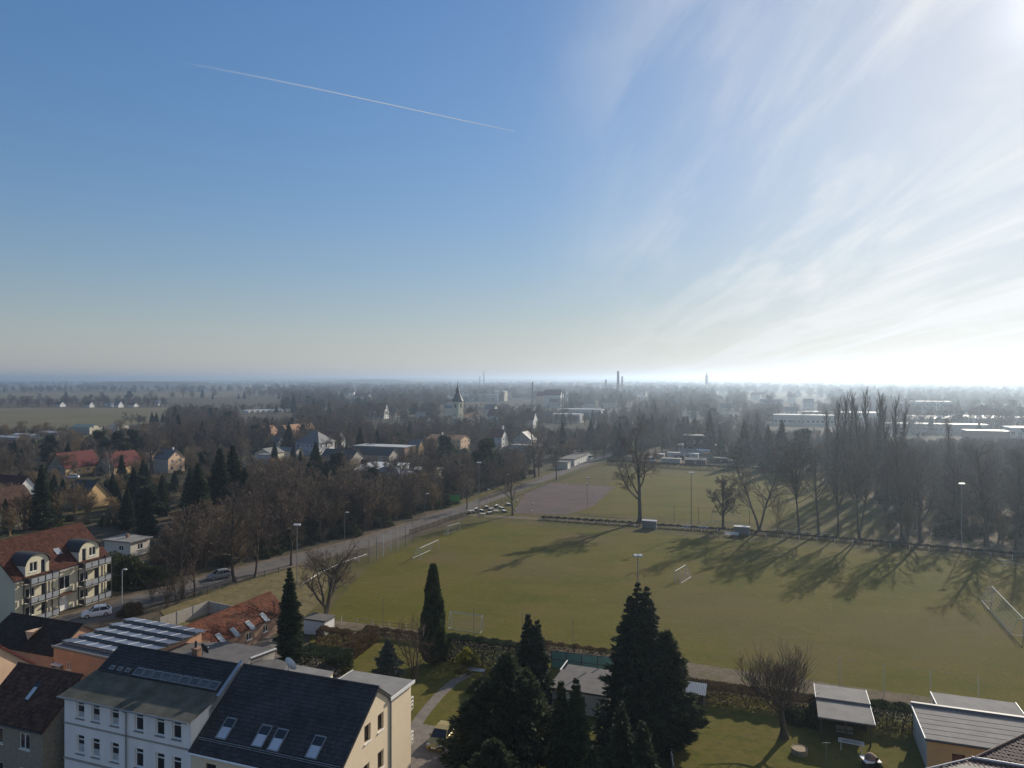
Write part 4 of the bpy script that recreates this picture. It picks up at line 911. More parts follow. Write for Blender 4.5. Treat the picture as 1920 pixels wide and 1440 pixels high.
# ------------------------------------------------------------------ right-hand garden: shed, ochre garage, tiled roof corner
sa = Vector((30.7, 72.3, 0)); sh = thing('carport', 'open garden carport with two step grey felt roof beside the pruned tree', 'shed', sa, GR)
for x, y in ((.15, .15), (4.6, .15), (.15, 3.5), (4.6, 3.5), (2.4, .15)): MB().box(x - .07, x + .07, y - .07, y + .07, -.2, 2.28).build('post', MATS['wood_dark'], sh)
m = MB(); m.hexa([(-.15, -.3, 2.28), (4.95, -.3, 2.28), (4.95, 3.75, 2.40), (-.15, 3.75, 2.40)], [(-.15, -.3, 2.42), (4.95, -.3, 2.42), (4.95, 3.75, 2.56), (-.15, 3.75, 2.56)]); m.build('lower_roof', MATS['felt_grey'], sh)
m = MB(); m.hexa([(-.15, 3.7, 2.58), (4.95, 3.7, 2.58), (4.95, 7.5, 2.5), (-.15, 7.5, 2.5)], [(-.15, 3.7, 2.76), (4.95, 3.7, 2.76), (4.95, 7.5, 2.66), (-.15, 7.5, 2.66)]); m.build('upper_roof', MATS['felt_grey'], sh)
for q in (((-.18, 3.7, 2.6), (-.18, 7.52, 2.55)), ((4.98, -.3, 2.3), (4.98, 3.75, 2.42)), ((4.98, 3.7, 2.6), (4.98, 7.52, 2.5))): MB().bar(*q, .06, .17).build('verge_board', MATS['white_paint'], sh)
MB().box(.1, 4.65, 7.15, 7.27, -.2, 2.45).build('wall', MATS['wood_dark'], sh); MB().box(.08, .16, 3.6, 7.14, -.2, 2.4).build('wall', MATS['wood_dark'], sh); MB().box(4.58, 4.66, 3.6, 7.14, -.2, 2.4).build('wall', MATS['wood_dark'], sh)
bx = thing('garden_bench', 'grey slatted bench under the carport roof', 'bench', frame_of(sh) @ Vector((2.4, 1.6, 0)), GR)
m = MB()
for k in range(4): m.box(-.8, .8, -.25 + k * .13, -.15 + k * .13, .43, .47)
m.build('seat', MATS['wood_grey'], bx); m = MB(); [m.box(-.8, .8, .27, .30, .55 + k * .14, .65 + k * .14) for k in range(3)]; m.build('backrest', MATS['wood_grey'], bx)
for x in (-.7, .7): m = MB(); m.box(x - .03, x + .03, -.22, .28, 0, .43); m.build('leg', MATS['dark_metal'], bx)

g1 = thing('garage', 'ochre garage with grey felt roof and brown arched shutter', 'garage', Vector((38.1, 66.5, 0)), GR)
LG, WG, HG = 13.5, 7.0, 2.95
m = MB(); wall_face(m, (0, 0, 0), (1, 0, 0), (0, -1, 0), -.3, [(0, HG), (LG, HG)], [(2.0, 3.05, .5, 2.0)], .15); wall_face(m, (LG, 0, 0), (0, 1, 0), (1, 0, 0), -.3, [(0, HG), (WG, HG)], []); wall_face(m, (LG, WG, 0), (-1, 0, 0), (0, 1, 0), -.3, [(0, HG), (LG, HG)], []); m.build('wall', MATS['render_ochre'], g1)
m = MB(); wall_face(m, (0, WG, 0), (0, -1, 0), (-1, 0, 0), -.3, [(0, HG), (WG, HG)], []); m.build('side_wall', MATS['render_pale'], g1)
m = MB(); m.prism([(2.0, .02), (3.05, .02), (3.05, .12), (2.0, .12)], .5, 1.75)
arc = [(2.0 + 1.05 * k / 8, 1.75 + .24 * math.sin(math.pi * k / 8)) for k in range(9)]
for (xa, za), (xb, zb_) in zip(arc, arc[1:]): m.poly((xa, .02, 1.75), (xb, .02, 1.75), (xb, .02, zb_), (xa, .02, za))
m.build('shutter', MATS['red_door'], g1)
m = MB(); m.box(-.15, LG + .15, -.25, WG, HG + .002, HG + .16); m.build('roof', MATS['felt_grey'], g1)
m = MB()
for y in (.8, 1.9, 3.0, 4.1, 5.2, 6.3): m.box(-.13, LG + .13, y, y + .06, HG + .162, HG + .178)
m.build('felt_seam', MATS['felt_dark'], g1)
m = MB(); m.box(-.2, LG + .2, WG, WG + .35, HG - .1, HG + .42); m.build('parapet', MATS['parapet_metal'], g1); m = MB(); m.box(-.22, -.152, -.27, WG + .3, HG - .02, HG + .22); m.build('verge_board', MATS['white_paint'], g1)
m = MB(); m.tube((-.2, -.32, HG + .02), (LG, -.32, HG + .02), .07, n=8); m.build('gutter', MATS['dark_metal'], g1)
g2 = thing('rear_garage', 'low grey flat roof just behind the ochre garage', 'garage', Vector((43.6, 73.9, 0)) + V2 * .3, GR)
m = MB(); m.box(0, 7.3, .2, 3.0, -.3, 2.5); m.build('wall', MATS['concrete'], g2); m = MB(); m.box(-.15, 7.5, 0, 3.2, 2.502, 2.66); m.build('roof', MATS['felt_grey'], g2); MB().box(-.22, -.152, 0, 3.2, 2.48, 2.72).build('verge_board', MATS['white_paint'], g2); MB().box(7.502, 7.57, 0, 3.2, 2.48, 2.72).build('verge_board', MATS['white_paint'], g2)
# the near roof in the bottom right corner
rc = thing('tiled_roof_house', 'purple brown tiled roof with pale hip flashing in the bottom right corner', 'house', (0, 0, 0))
A_, B_, C_ = PD(1828, 1422, 46), PD(1985, 1347, 52), PD(2120, 1480, 46)
e1 = (C_ - A_).normalized(); nn_ = e1.cross(B_ - A_).normalized(); e2 = nn_.cross(e1).normalized()
if nn_.z < 0: nn_ = -nn_
def slope_tiles(mb, A, eu, ev, nv, test, u0, u1, v0, v1, tw=.30, th=.34, seed=1, lift=.06):
    rng = random.Random(seed); iu = int((u1 - u0) / tw); iv = int((v1 - v0) / th)
    for j in range(iv):
        for i in range(iu):
            uc, vc = u0 + (i + .5) * tw, v0 + (j + .5) * th
            if not test(uc, vc): continue
            p = lambda a, b, h: A + eu * a + ev * b + nv * h; ua, ub, va, vb = uc - tw / 2 + .006, uc + tw / 2 - .006, vc - th / 2, vc + th / 2 + .03; l = lift * rng.uniform(.85, 1.2); um = (ua + ub) / 2
            mb.poly(p(ua, va, l * .55), p(um, va, l * 1.15), p(um, vb, .055), p(ua, vb, .01)); mb.poly(p(um, va, l * 1.15), p(ub, va, l * .55), p(ub, vb, .01), p(um, vb, .055)); mb.poly(p(ua, va, -.01), p(ub, va, -.01), p(ub, va, l * .55), p(um, va, l * 1.15), p(ua, va, l * .55))
bu, bv = (B_ - A_).dot(e1), (B_ - A_).dot(e2)
sgn = 1 if bv > 0 else -1; e2 = e2 * sgn; bv = abs(bv); Lc = (C_ - A_).length
m = MB(); m.poly(A_, C_, B_ + e1 * 12, B_) ; m.build('roof', MATS['roof_dark'], rc)
m = MB(); slope_tiles(m, A_, e1, e2, nn_, lambda u, v: u > bu * v / bv + .1 and v < bv, 0, 11, 0, bv); o = m.build('roof_tiles', MATS['tile_purple'], rc); o['kind'] = 'stuff'
m = MB(); m.path([A_ + nn_ * .08, B_ + nn_ * .08], .07, 6); m.build('hip_ridge', MATS['tile_purple'], rc)
D1, D2, D3, D4 = PD(1700, 1452, 44), PD(1822, 1424, 46), PD(2130, 1476, 44.5), PD(1700, 1520, 40)
m = MB(); m.poly(D1, D4, D4 + Vector((14, -5, 0)), D3, D2); m.build('lower_roof', MATS['roof_dark'], rc)
f1 = (D3 - D2).normalized(); fn = f1.cross(D1 - D2).normalized(); fn = fn if fn.z > 0 else -fn; f2 = fn.cross(f1).normalized(); f2 = f2 if f2.y < 0 else -f2
u1_, v1_ = (D1 - D2).dot(f1), (D1 - D2).dot(f2)
m = MB(); slope_tiles(m, D2, f1, f2, fn, lambda u, v: u > .05 or v > v1_ * u / u1_ + .1, -4.5, 11, .05, 4.5); o = m.build('lower_tiles', MATS['tile_purple'], rc); o['kind'] = 'stuff'
m = MB(); m.path([D2 + Vector((0, 0, .12)), D3 + Vector((0, 0, .12))], .10, 6); m.path([D1 + Vector((0, 0, .05)), D2 + Vector((0, 0, .1))], .05, 6); m.build('flashing', MATS['zinc'], rc)
m = MB(); base = [PD(1850, 1470, 46), PD(2100, 1500, 44), PD(2100, 1480, 54), PD(1900, 1440, 54)]; m.prism([(p.x, p.y) for p in ccw(base)], -.3, 7.0); m.build('wall', MATS['render_ochre'], rc)
# ------------------------------------------------------------------ houses of the village and the town behind
def w_rows(face, length, rows, w=1.0, h=1.3, step=2.6, off=None):
    n = max(1, int(length / step)); return [(face, length * (k + .5) / n, z, w, h) for z in rows for k in range(n)]
def Hu(px, py, L, Wd, ze, zr, label, wall, roof, cat='house', name='house', wins=None, turn=0.0, **kw):
    wins = w_rows('F', L, [z for z in (1.0, 3.7) if z + 1.4 < ze]) + w_rows('R', Wd, [z for z in (1.0, 3.7, 6.2) if z + 1.4 < ze + (1.6 if z > 3.5 and not kw.get('flat') and not kw.get('hip') else 0)], step=3.4) if wins is None else wins
    return house(name, label, cat, P(px, py), GR + turn, L, Wd, ze, zr, wall, roof, wins=wins, **kw)
def Hv(px, py, L, Wd, ze, zr, label, wall, roof, cat='house', name='house', wins=None, turn=0.0, **kw):
    wins = w_rows('F', L, [z for z in (1.0, 3.7) if z + 1.4 < ze], step=3.0) + w_rows('L', Wd, [z for z in (1.0, 3.7) if z + 1.4 < ze + (1.2 if not kw.get('flat') and not kw.get('hip') else 0)], step=3.4) if wins is None else wins
    return house(name, label, cat, P(px, py), GR + R(90) + turn, L, Wd, ze, zr, wall, roof, wins=wins, **kw)
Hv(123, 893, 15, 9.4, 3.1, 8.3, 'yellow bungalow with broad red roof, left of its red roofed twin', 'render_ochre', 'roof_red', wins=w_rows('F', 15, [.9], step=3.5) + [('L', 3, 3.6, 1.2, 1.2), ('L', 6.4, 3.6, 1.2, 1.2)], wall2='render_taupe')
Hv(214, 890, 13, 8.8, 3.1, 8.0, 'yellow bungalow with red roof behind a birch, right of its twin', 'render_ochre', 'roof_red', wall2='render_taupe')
MB_ = Hu(288, 886, 7.2, 8.2, 5.6, 8.6, 'tall yellow gabled house with grey side wall and dark roof', 'render_grey', 'roof_slate', wall2='render_peach', wins=w_rows('R', 8.2, [1.0, 3.7], step=4) + [('R', 4.1, 6.1, .8, .9)], chim=[(5.5, 4.1, 9.4, .5, 'white_paint')])  # the grey is the shade on the yellow house, put into the wall colour
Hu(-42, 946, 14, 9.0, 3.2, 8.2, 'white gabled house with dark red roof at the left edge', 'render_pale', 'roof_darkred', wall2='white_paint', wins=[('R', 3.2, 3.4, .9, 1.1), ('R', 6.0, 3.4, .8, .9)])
q = P(70, 986) - V2 * 17
t = house('house', 'cream house with wide brown roof above the balcony flats', 'house', q, GR + R(90), 17, 10, 5.0, 9.7, 'render_cream', 'roof_brown', tiles='tile_brown', wins=[('F', 3, 2.6, 1.2, 1.3), ('F', 7, 2.6, 1.2, 1.3), ('F', 11, 2.6, 1.2, 1.3)], doors=[('F', 14.6, .05, 2.6, 2.2, 'teal_paint')])
roof_window(t, 7.0, 2.4, 7.4, math.atan2(4.7, 5), 1.4, 1.6, blind=0, frame='zinc', glass='glass_pale')
Hu(118, 953, 7.5, 9.0, 2.8, 7.4, 'ochre gabled cottage behind the tan bushes', 'render_taupe', 'roof_dark', wall2='render_ochre', wins=[])
Hu(196, 1040, 7.0, 4.8, 3.0, 3.0, 'white flat roofed garden house with stubby chimney among bare trees', 'render_pale', 'felt_grey', flat=True, over=.45, chim=[(3.4, 2.6, 3.9, .5)], wins=[('R', 2.4, 1.2, 1.3, 1.1), ('F', 4.5, 1.2, 1.2, 1.0)], cat='garden house')
Hu(130, 813, 18, 10, 4.3, 6.0, 'hall with pale green roof at the edge of the field', 'render_grey', 'roof_green', wall2='render_cream', cat='hall', name='hall', over=.2)
Hu(203, 809, 9, 9, 4.0, 5.4, 'pale hall with light roof right of the green roofed hall', 'render_pale', 'felt_grey', cat='hall', name='hall', over=.2)
Hv(252, 868, 14, 7, 3.0, 3.0, 'long low ochre building with flat roof behind the red roofs', 'render_ochre', 'felt_grey', flat=True, cat='building', name='low_building')
for k, (x, y, L, lab) in enumerate(((-25, 826, 24, 'white low glasshouse cut by the left edge'), (22, 822, 16, 'white low glasshouse second from the left edge'), (68, 817, 18, 'white low glasshouse left of the green roofed hall'))):
    Hu(x, y, L, 6, 2.2, 3.0, lab, 'glass_pale', 'roof_sheet', cat='glasshouse', name='glasshouse', wins=[], over=.1)
Hv(507, 836, 9, 10.4, 5.0, 10.4, 'tan gabled house with orange brown roof left of the barn', 'render_peach', 'roof_orange', wall2='brick_wall', wins=[('L', 3.5, 1.2, 1, 1.3), ('L', 7, 1.2, 1, 1.3), ('L', 5.2, 6.2, 1, 1.2)], chim=[(3, 5.2, 11.2), (6, 5.2, 11.2)])
Hu(507, 845, 4.5, 5.5, 4.4, 6.8, 'small white gable between tan house and blue hipped house', 'render_blue', 'roof_slate', wall2='white_paint')
Hv(545, 836, 25, 10, 5.2, 11.0, 'long barn with big orange tiled roof', 'render_ochre', 'roof_orange', cat='barn', name='barn', wall2='brick_wall', wins=w_rows('F', 25, [1.6], step=4))
Hu(554, 853, 13, 13, 5.9, 10.9, 'pale blue house with slate hipped roof and lit white side', 'render_blue', 'roof_slate', hip=5.0, wall2='white_paint', over=.6)  # white on the end faces stands for sunlight, painted into the wall colour
Hu(605, 842, 8, 9, 5.6, 9.0, 'pale house behind the slate hipped roof', 'render_pale', 'roof_brown', wall2='white_paint')
Hv(508, 866, 9, 8.5, 3.6, 5.6, 'cream gabled workshop in front of the tan house', 'render_cream', 'felt_grey', cat='workshop', name='workshop', wins=[('L', 4, 3.4, .8, .8, 1)])
Hu(482, 872, 6, 4, 4.3, 4.3, 'pale blue flat annexe before the cream workshop', 'render_blue', 'felt_grey', flat=True, over=.1, cat='building', name='annexe')
Hu(520, 858, 10, 6, 3.2, 4.6, 'low slate roofed building with two skylights below the hipped house', 'render_grey', 'roof_slate', cat='building', name='low_building')
Hu(598, 884, 14, 11, 5.0, 8.4, 'hall with steep black roof beside the pale blue house', 'render_grey', 'roof_dark', cat='hall', name='hall', wins=[])
Hu(655, 872, 19, 8, 4.8, 7.2, 'hall with long black roof in front of the school', 'render_grey', 'roof_dark', cat='hall', name='hall', wins=[])
Hu(634, 908, 14.5, 24, 5.0, 5.0, 'hall with large pale flat roof among the bare trees', 'render_blue', 'roof_sheet', flat=True, over=.2, cat='hall', name='hall', wins=w_rows('F', 14.5, [2.4], step=3))
Hu(684, 912, 13.5, 10, 4.2, 6.3, 'grey hipped hall right of the pale flat roof', 'render_blue', 'roof_slate', hip=4.5, cat='hall', name='hall')
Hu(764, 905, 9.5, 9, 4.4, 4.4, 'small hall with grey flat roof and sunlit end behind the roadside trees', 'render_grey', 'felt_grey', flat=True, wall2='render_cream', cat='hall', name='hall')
Hu(664, 864, 25, 10, 6.6, 6.6, 'long brown two storey school with window bands and white roof edge', 'brick_wall', 'roof_sheet', flat=True, over=.3, cat='school', name='school', wins=w_rows('F', 25, [1.0, 4.0], w=1.5, h=1.6, step=2.1))
Hu(766, 862, 5, 5, 6.2, 9.0, 'narrow ochre gable right of the school', 'brick_wall', 'roof_slate', wall2='render_ochre', wins=[])
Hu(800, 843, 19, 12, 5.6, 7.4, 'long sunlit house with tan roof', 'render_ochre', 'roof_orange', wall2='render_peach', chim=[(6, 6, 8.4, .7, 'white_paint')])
Hu(917, 838, 7.2, 9, 5.4, 9.0, 'white house with red roof right of the church tower', 'render_blue', 'roof_red', wall2='white_paint', chim=[(6.0, 5, 11.0, .8, 'white_paint')])  # blue front is the white house's shaded side, toned by colour
Hv(996, 842, 9, 10, 4.6, 8.6, 'grey gabled house with white verge by the avenue', 'render_grey', 'roof_slate')
Hu(958, 846, 22, 7, 3.0, 3.0, 'low grey flat building in front of the grey gabled house', 'render_grey', 'felt_grey', flat=True, cat='building', name='low_building')
for px_, py_, L, Wd, ze, zr, wl_, rf, lab in (
        (914, 792, 12, 11, 6, 11, 'render_pale', 'roof_brown', 'pale house with pinkish roof right of the church'),
        (945, 800, 14, 9, 5, 8, 'render_grey', 'roof_dark', 'dark roofed house behind the red roofed white house'),
        (976, 802, 10, 10, 6, 12, 'render_pale', 'roof_brown', 'steep lit gable between avenue and church'),
        (1006, 790, 15, 9, 5, 8, 'render_grey', 'roof_slate', 'grey roofed house at the head of the avenue'),
        (783, 805, 7, 8, 6, 9, 'render_cream', 'roof_brown', 'narrow cream house left of the church tower'),
        (692, 784, 8, 9, 7, 13, 'render_pale', 'roof_brown', 'white twin gabled villa above the school'),
        (706, 785, 8, 9, 7, 14, 'white_paint', 'roof_brown', 'white pointed gable behind the villa'),
        (722, 782, 11, 9, 6, 10, 'render_grey', 'roof_slate', 'grey roofed villa right of the white gables'),
        (1035, 792, 24, 14, 7, 7.5, 'render_pale', 'roof_sheet', 'white flat roofed hall left of the tall pale chimney'),
        (1048, 783, 40, 16, 8, 8.5, 'render_pale', 'roof_sheet', 'long white hall behind the pale chimney'),
        (1005, 760, 20, 18, 13, 19, 'render_peach', 'roof_red', 'tall red brick mill with gabled roof'),
        (1018, 762, 24, 16, 15, 22, 'render_pale', 'roof_red', 'pale mill block with red roof'),
        (868, 752, 60, 18, 11, 11, 'render_pale', 'roof_sheet', 'long pale factory block on the skyline'),
        (928, 752, 16, 16, 16, 17, 'render_cream', 'roof_sheet', 'cream factory tower block at the end of the long factory'),
        (967, 747, 38, 14, 9, 10, 'brick_wall', 'roof_red', 'reddish works building left of thin chimney'),
        (1271, 846, 22, 9, 3.0, 3.0, 'render_pale', 'roof_sheet', 'white low bungalow wing below the black house')):
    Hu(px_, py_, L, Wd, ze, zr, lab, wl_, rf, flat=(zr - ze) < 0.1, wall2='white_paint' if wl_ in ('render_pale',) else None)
Hu(1282, 848, 10, 9, 8.2, 8.2, 'black clad two storey house with flat pale roof', 'tile_black', 'felt_grey', flat=True, over=.5, wins=w_rows('F', 10, [1.2, 4.6], step=3.3))
# allotment huts
ALLOT = ((1240, 869, 8, 4, 2.0, 2.0, 'felt_grey', 'render_grey', 'hut with grey flat roof, leftmost of the allotment'), (1284, 871, 8.5, 5, 2.1, 2.7, 'felt_grey', 'wood_dark', 'grey roofed wooden hut in the middle of the allotment'), (1306, 853, 6, 4, 1.9, 2.6, 'roof_sheet', 'glass_pale', 'pale glass hut below the black house'), (1338, 868, 6, 4, 2.0, 2.0, 'felt_dark', 'wood_dark', 'dark flat hut right of the grey roofed hut'), (1251, 857, 5.5, 3, 2.0, 2.0, 'roof_sheet', 'render_pale', 'small pale roofed hut behind the leftmost hut'), (1262, 862, 5, 4, 2.0, 2.7, 'roof_slate', 'wood_dark', 'tiny slate gabled hut between two flat roofs'),
    (1318, 860, 5, 3, 2.0, 2.5, 'roof_brown', 'wood_pale', 'brown roofed hut behind the middle hut'), (1353, 860, 5, 4, 2.1, 2.8, 'roof_darkred', 'render_grey', 'dark red roofed hut left of the steep white gable'), (1292, 859, 4, 3, 1.9, 1.9, 'white_metal', 'render_pale', 'little white roofed hut below the glass hut'), (1274, 853, 7, 4, 2.2, 2.9, 'roof_slate', 'render_grey', 'grey gabled hut left of the glass hut'), (1230, 859, 3.5, 2.5, 1.8, 1.8, 'white_metal', 'wood_pale', 'white lidded store at the left end of the huts'), (1365, 872, 4, 2.6, 1.8, 1.8, 'roof_sheet', 'wood_grey', 'pale lean to in front of the steep white gable'))
for px_, py_, L, Wd, ze, zr, rf, wl_, lab in ALLOT:
    Hu(px_, py_, L, Wd, ze, zr, lab, wl_, rf, flat=ze == zr, cat='garden hut', name='garden_hut', wins=[('F', L / 2, .8, .9, .8)], group='allotment huts beside the far pitch', over=.2)
Hu(1374, 866, 3.2, 5, 3.2, 5.6, 'steep white gabled hut at the right end of the allotment', 'render_grey', 'roof_slate', wall2='white_paint', cat='garden hut', name='garden_hut', wins=[], group='allotment huts beside the far pitch')
# garage court along the street
gr = Hv(1077, 874, 27, 6.5, 2.7, 2.7, 'row of grey garages with white doors along the street', 'concrete', 'felt_dark', flat=True, over=.15, cat='garages', name='garage_row', wins=[], doors=[('F', 1.5 + k * 3.0, .02, 2.5, 2.2, 'white_paint') for k in range(9)])
Hv(1064, 880, 5, 5, 2.6, 2.6, 'single garage with white door before the garage row', 'concrete', 'felt_dark', flat=True, over=.1, cat='garages', name='garage', wins=[], doors=[('F', 2.5, .02, 2.5, 2.2, 'white_paint')])
# works and warehouses beyond the right-hand wood
for px_, py_, L, Wd, ze, zr, wl_, rf, lab in (
        (1450, 797, 44, 18, 8, 8.0, 'render_grey', 'roof_sheet', 'long grey works hall with white roof edge left of the poplars'),
        (1505, 790, 60, 20, 8, 8.6, 'render_grey', 'roof_sheet', 'wide works hall seen between the poplars'),
        (1690, 802, 38, 20, 7.0, 9.0, 'render_pale', 'roof_sheet', 'warehouse with bright ridged roof right of the poplars'),
        (1655, 812, 62, 14, 6.5, 6.5, 'render_grey', 'roof_sheet', 'warehouse with long bright flat roof before the ridged one'),
        (1790, 800, 32, 18, 6.5, 8.5, 'render_blue', 'roof_sheet', 'blue grey warehouse with pale ridged roof'),
        (1868, 798, 26, 16, 6.5, 6.5, 'render_grey', 'roof_sheet', 'grey flat warehouse near the right edge'),
        (1893, 822, 22, 16, 6.5, 6.5, 'render_pale', 'white_metal', 'bright white warehouse cut by the right edge'),
        (1812, 825, 22, 12, 5.5, 5.5, 'brick_wall', 'roof_green', 'low brick warehouse with pale green flat roof'),
        (1709, 776, 36, 14, 13, 13, 'render_blue', 'roof_sheet', 'pale office block with rows of tall windows'),
        (1826, 772, 34, 16, 8, 8.0, 'render_grey', 'roof_sheet', 'small bright roofed hall behind the warehouses'),
        (1663, 768, 34, 14, 8, 8.0, 'render_grey', 'roof_sheet', 'distant pale hall left of the office block'),
        (1425, 770, 24, 16, 9, 13, 'render_grey', 'roof_slate', 'dark gabled works building left of the works hall')):
    Hu(px_, py_, L, Wd, ze, zr, lab, wl_, rf, flat=(zr - ze) < 0.1, cat='warehouse', name='warehouse', over=.2, wins=w_rows('F', L, [2.2, 5.4, 8.6][:1 if ze < 8.5 else 3], w=2.0, h=2.0, step=3.2) if ze > 6 else [])
# farms and hamlet beyond the field
for px_, py_, L, Wd, ze, zr, rf, lab in ((159, 764, 8, 7, 3.5, 8, 'roof_brown', 'leftmost white gable of the hamlet beyond the field'), (194, 763, 13, 8, 3.2, 5, 'roof_sheet', 'white barn of the hamlet beyond the field'), (213, 764, 8, 8, 3.5, 8.5, 'roof_slate', 'white gable in the middle of the hamlet beyond the field'), (238, 763, 12, 7, 3, 5.5, 'roof_red', 'red roofed house of the hamlet beyond the field'), (286, 760, 10, 7, 3.2, 6.5, 'roof_sheet', 'rightmost pale house of the hamlet beyond the field'), (102, 763, 10, 8, 3.5, 7, 'roof_darkred', 'dark red roof left of the hamlet gables'), (318, 727, 55, 20, 7, 7, 'roof_sheet', 'single white hall far out on the plain'), (663, 752, 26, 14, 8, 13, 'roof_red', 'red roofed house among trees left of the church skyline')):
    Hu(px_, py_, L, Wd, ze, zr, lab, 'render_pale', rf, wall2='white_paint', flat=ze == zr, wins=[])
for k in range(8):
    Hu(455 + k * 10.5, 774.5 - k * .35, 7.5, 5, 2.6, 3.2, ['first', 'second', 'third', 'fourth', 'fifth', 'sixth', 'seventh', 'eighth'][k] + ' white roofed chalet from the left in the row', 'render_pale', 'white_metal', cat='chalet', name='chalet', wins=[], group='row of white chalets between the woods', over=.2)
# half hidden houses of the town
rs = random.Random(31); TOWN = []
for k in range(26):
    px_ = rs.uniform(640, 1640); py_ = rs.uniform(738, 784); L = rs.uniform(9, 18); ze = rs.uniform(5.5, 9); 
    TOWN.append((px_ - 2, py_ - 11 * F / P(px_, py_).y, px_ + L * .85 * F / P(px_, py_).y, py_ - 3 * F / P(px_, py_).y, P(px_, py_).y - 15))
    Hu(px_, py_, L, 10, ze, ze + rs.uniform(2.5, 5), 'pale house half hidden in the hazy trees of the town', rs.choice(['render_pale', 'render_cream', 'render_grey']), rs.choice(['roof_red', 'roof_brown', 'roof_slate', 'roof_brown']), name='town_house', wins=w_rows('F', L, [3.6], step=3.2) if py_ > 760 else [], group='town houses half hidden in trees', turn=rs.uniform(-.5, .5))

# ------------------------------------------------------------------ church, chimneys, masts of the skyline
ch = thing('church', 'village church with pale tower and slender dark spire', 'church', P(858, 800), R(-32))
s0 = ch.location; ch.location = Vector(((858 - 960) / F * 550, 550, 0)); hwid = 3.1
m = MB(); tw_o = [(2.0, 4.2, 14.6, 17.4)]
for k in 'FRBL':
    O, du, n = FACES[k](hwid * 2, hwid * 2); wall_face(m, (O[0] - hwid, O[1] - hwid, 0), du, n, -.3, [(0, 19.2), (hwid * 2, 19.2)], [(2.2, 4.0, 14.4, 17.2), (2.5, 3.7, 8, 9.6)], .35)
m.build('tower', MATS['render_cream'], ch)
for k in 'FRBL':
    O, du, n = FACES[k](hwid * 2, hwid * 2); window(ch, (O[0] - hwid, O[1] - hwid, 0), du, n, 2.2, 4.0, 14.4, 17.2, .35, 'wood_dark', cols=2, sill=None); window(ch, (O[0] - hwid, O[1] - hwid, 0), du, n, 2.5, 3.7, 8, 9.6, .35, 'wood_dark', cols=1, sill=None)
m = MB(); m.lathe([(4.55, 19.1), (4.5, 19.5), (3.5, 21.2), (2.7, 23.2), (2.1, 24.6), (1.9, 25.0)], 8); m.build('helm_roof', MATS['copper_patina'], ch)
m = MB(); m.lathe([(1.75, 25.0), (1.55, 25.2), (1.5, 27.0), (1.9, 27.2), (1.2, 28.2)], 8); m.build('lantern', MATS['copper_patina'], ch)
m = MB(); m.lathe([(1.2, 28.2), (.55, 30.0), (.3, 31.6), (.05, 33.6)], 8); m.build('spire', MATS['copper_patina'], ch)
m = MB(); m.tube((0, 0, 33.5), (0, 0, 34.6), .08); m.lathe([(.02, 33.5), (.3, 33.8), (.02, 34.1)], 8); m.build('finial', MATS['dark_metal'], ch)
nv = MB()
wall_face(nv, (-4.5, hwid, 0), (1, 0, 0), (0, -1, 0), -.3, [(0, 6.5), (4.5, 10), (9, 6.5)], []); wall_face(nv, (4.5, hwid, 0), (0, 1, 0), (1, 0, 0), -.3, [(0, 6.5), (20, 6.5)], []); wall_face(nv, (-4.5, hwid + 20, 0), (0, -1, 0), (-1, 0, 0), -.3, [(0, 6.5), (20, 6.5)], []); nv.build('nave', MATS['render_cream'], ch)
nv = MB(); nv.hexa([(-4.9, hwid, 6.3), (0, hwid, 10.0), (0, hwid + 20.3, 10.0), (-4.9, hwid + 20.3, 6.3)], [(-4.9, hwid, 6.5), (0, hwid, 10.25), (0, hwid + 20.3, 10.25), (-4.9, hwid + 20.3, 6.5)]); nv.hexa([(0, hwid, 10.0), (4.9, hwid, 6.3), (4.9, hwid + 20.3, 6.3), (0, hwid + 20.3, 10.0)], [(0, hwid, 10.25), (4.9, hwid, 6.5), (4.9, hwid + 20.3, 6.5), (0, hwid + 20.3, 10.25)]); nv.build('nave_roof', MATS['roof_brown'], ch)
def chimney(label, px, top_y, D, r0, r1, m='brick_chimney', bands=True):
    z = H - (top_y - YH) * D / F; t = thing('factory_chimney', label, 'chimney', ((px - 960) / F * D, D, 0))
    mb = MB(); mb.lathe([(r0 * 1.25, -.3), (r0 * 1.25, 5), (r0, 5.1), (r1, z - 1.2), (r1 * 1.18, z - 1.0), (r1 * 1.18, z)], 14); mb.build('shaft', MATS[m], t)
    if bands:
        mb = MB()
        for k in range(3): f = .35 + .2 * k; rr = r0 + (r1 - r0) * f + .06; mb.lathe([(rr, z * f), (rr, z * f + .5)], 14)
        mb.build('iron_band', MATS['dark_metal'], t)
    return t
chimney('thick brown factory chimney on the skyline, taller of the pair', 1159, 695.5, 1500, 3.3, 2.3)
chimney('shorter factory chimney right beside the thick brown one', 1166.5, 706, 1520, 2.2, 1.7, 'concrete')
chimney('thin tall chimney above the far factory', 907.3, 696, 2100, 1.6, 1.1, 'concrete', False)
chimney('thin shorter chimney left of the thin tall one', 899.6, 704.5, 2100, 1.3, 1.0, 'concrete', False)
chimney('dark thin chimney left of the red roofed mill', 998.5, 716, 1100, 1.3, .9, 'dark_metal', False)
chimney('tall pale steel chimney above the white halls', 1058.5, 729, 760, .95, .7, 'concrete', False)
chimney('grey slim chimney left of the tall pale one', 1054.5, 733, 775, .7, .55, 'grey_metal', False)
chimney('stubby far chimney between mill and factory chimneys', 1136, 712, 1700, 2.6, 2.2, 'concrete', False)
chimney('slim mast like stack near the stubby chimney', 1102, 720, 1200, .5, .4, 'grey_metal', False)
fc = thing('far_church', 'faint far church tower standing on the horizon', 'church', ((1325 - 960) / F * 2450, 2450, 0), .3)
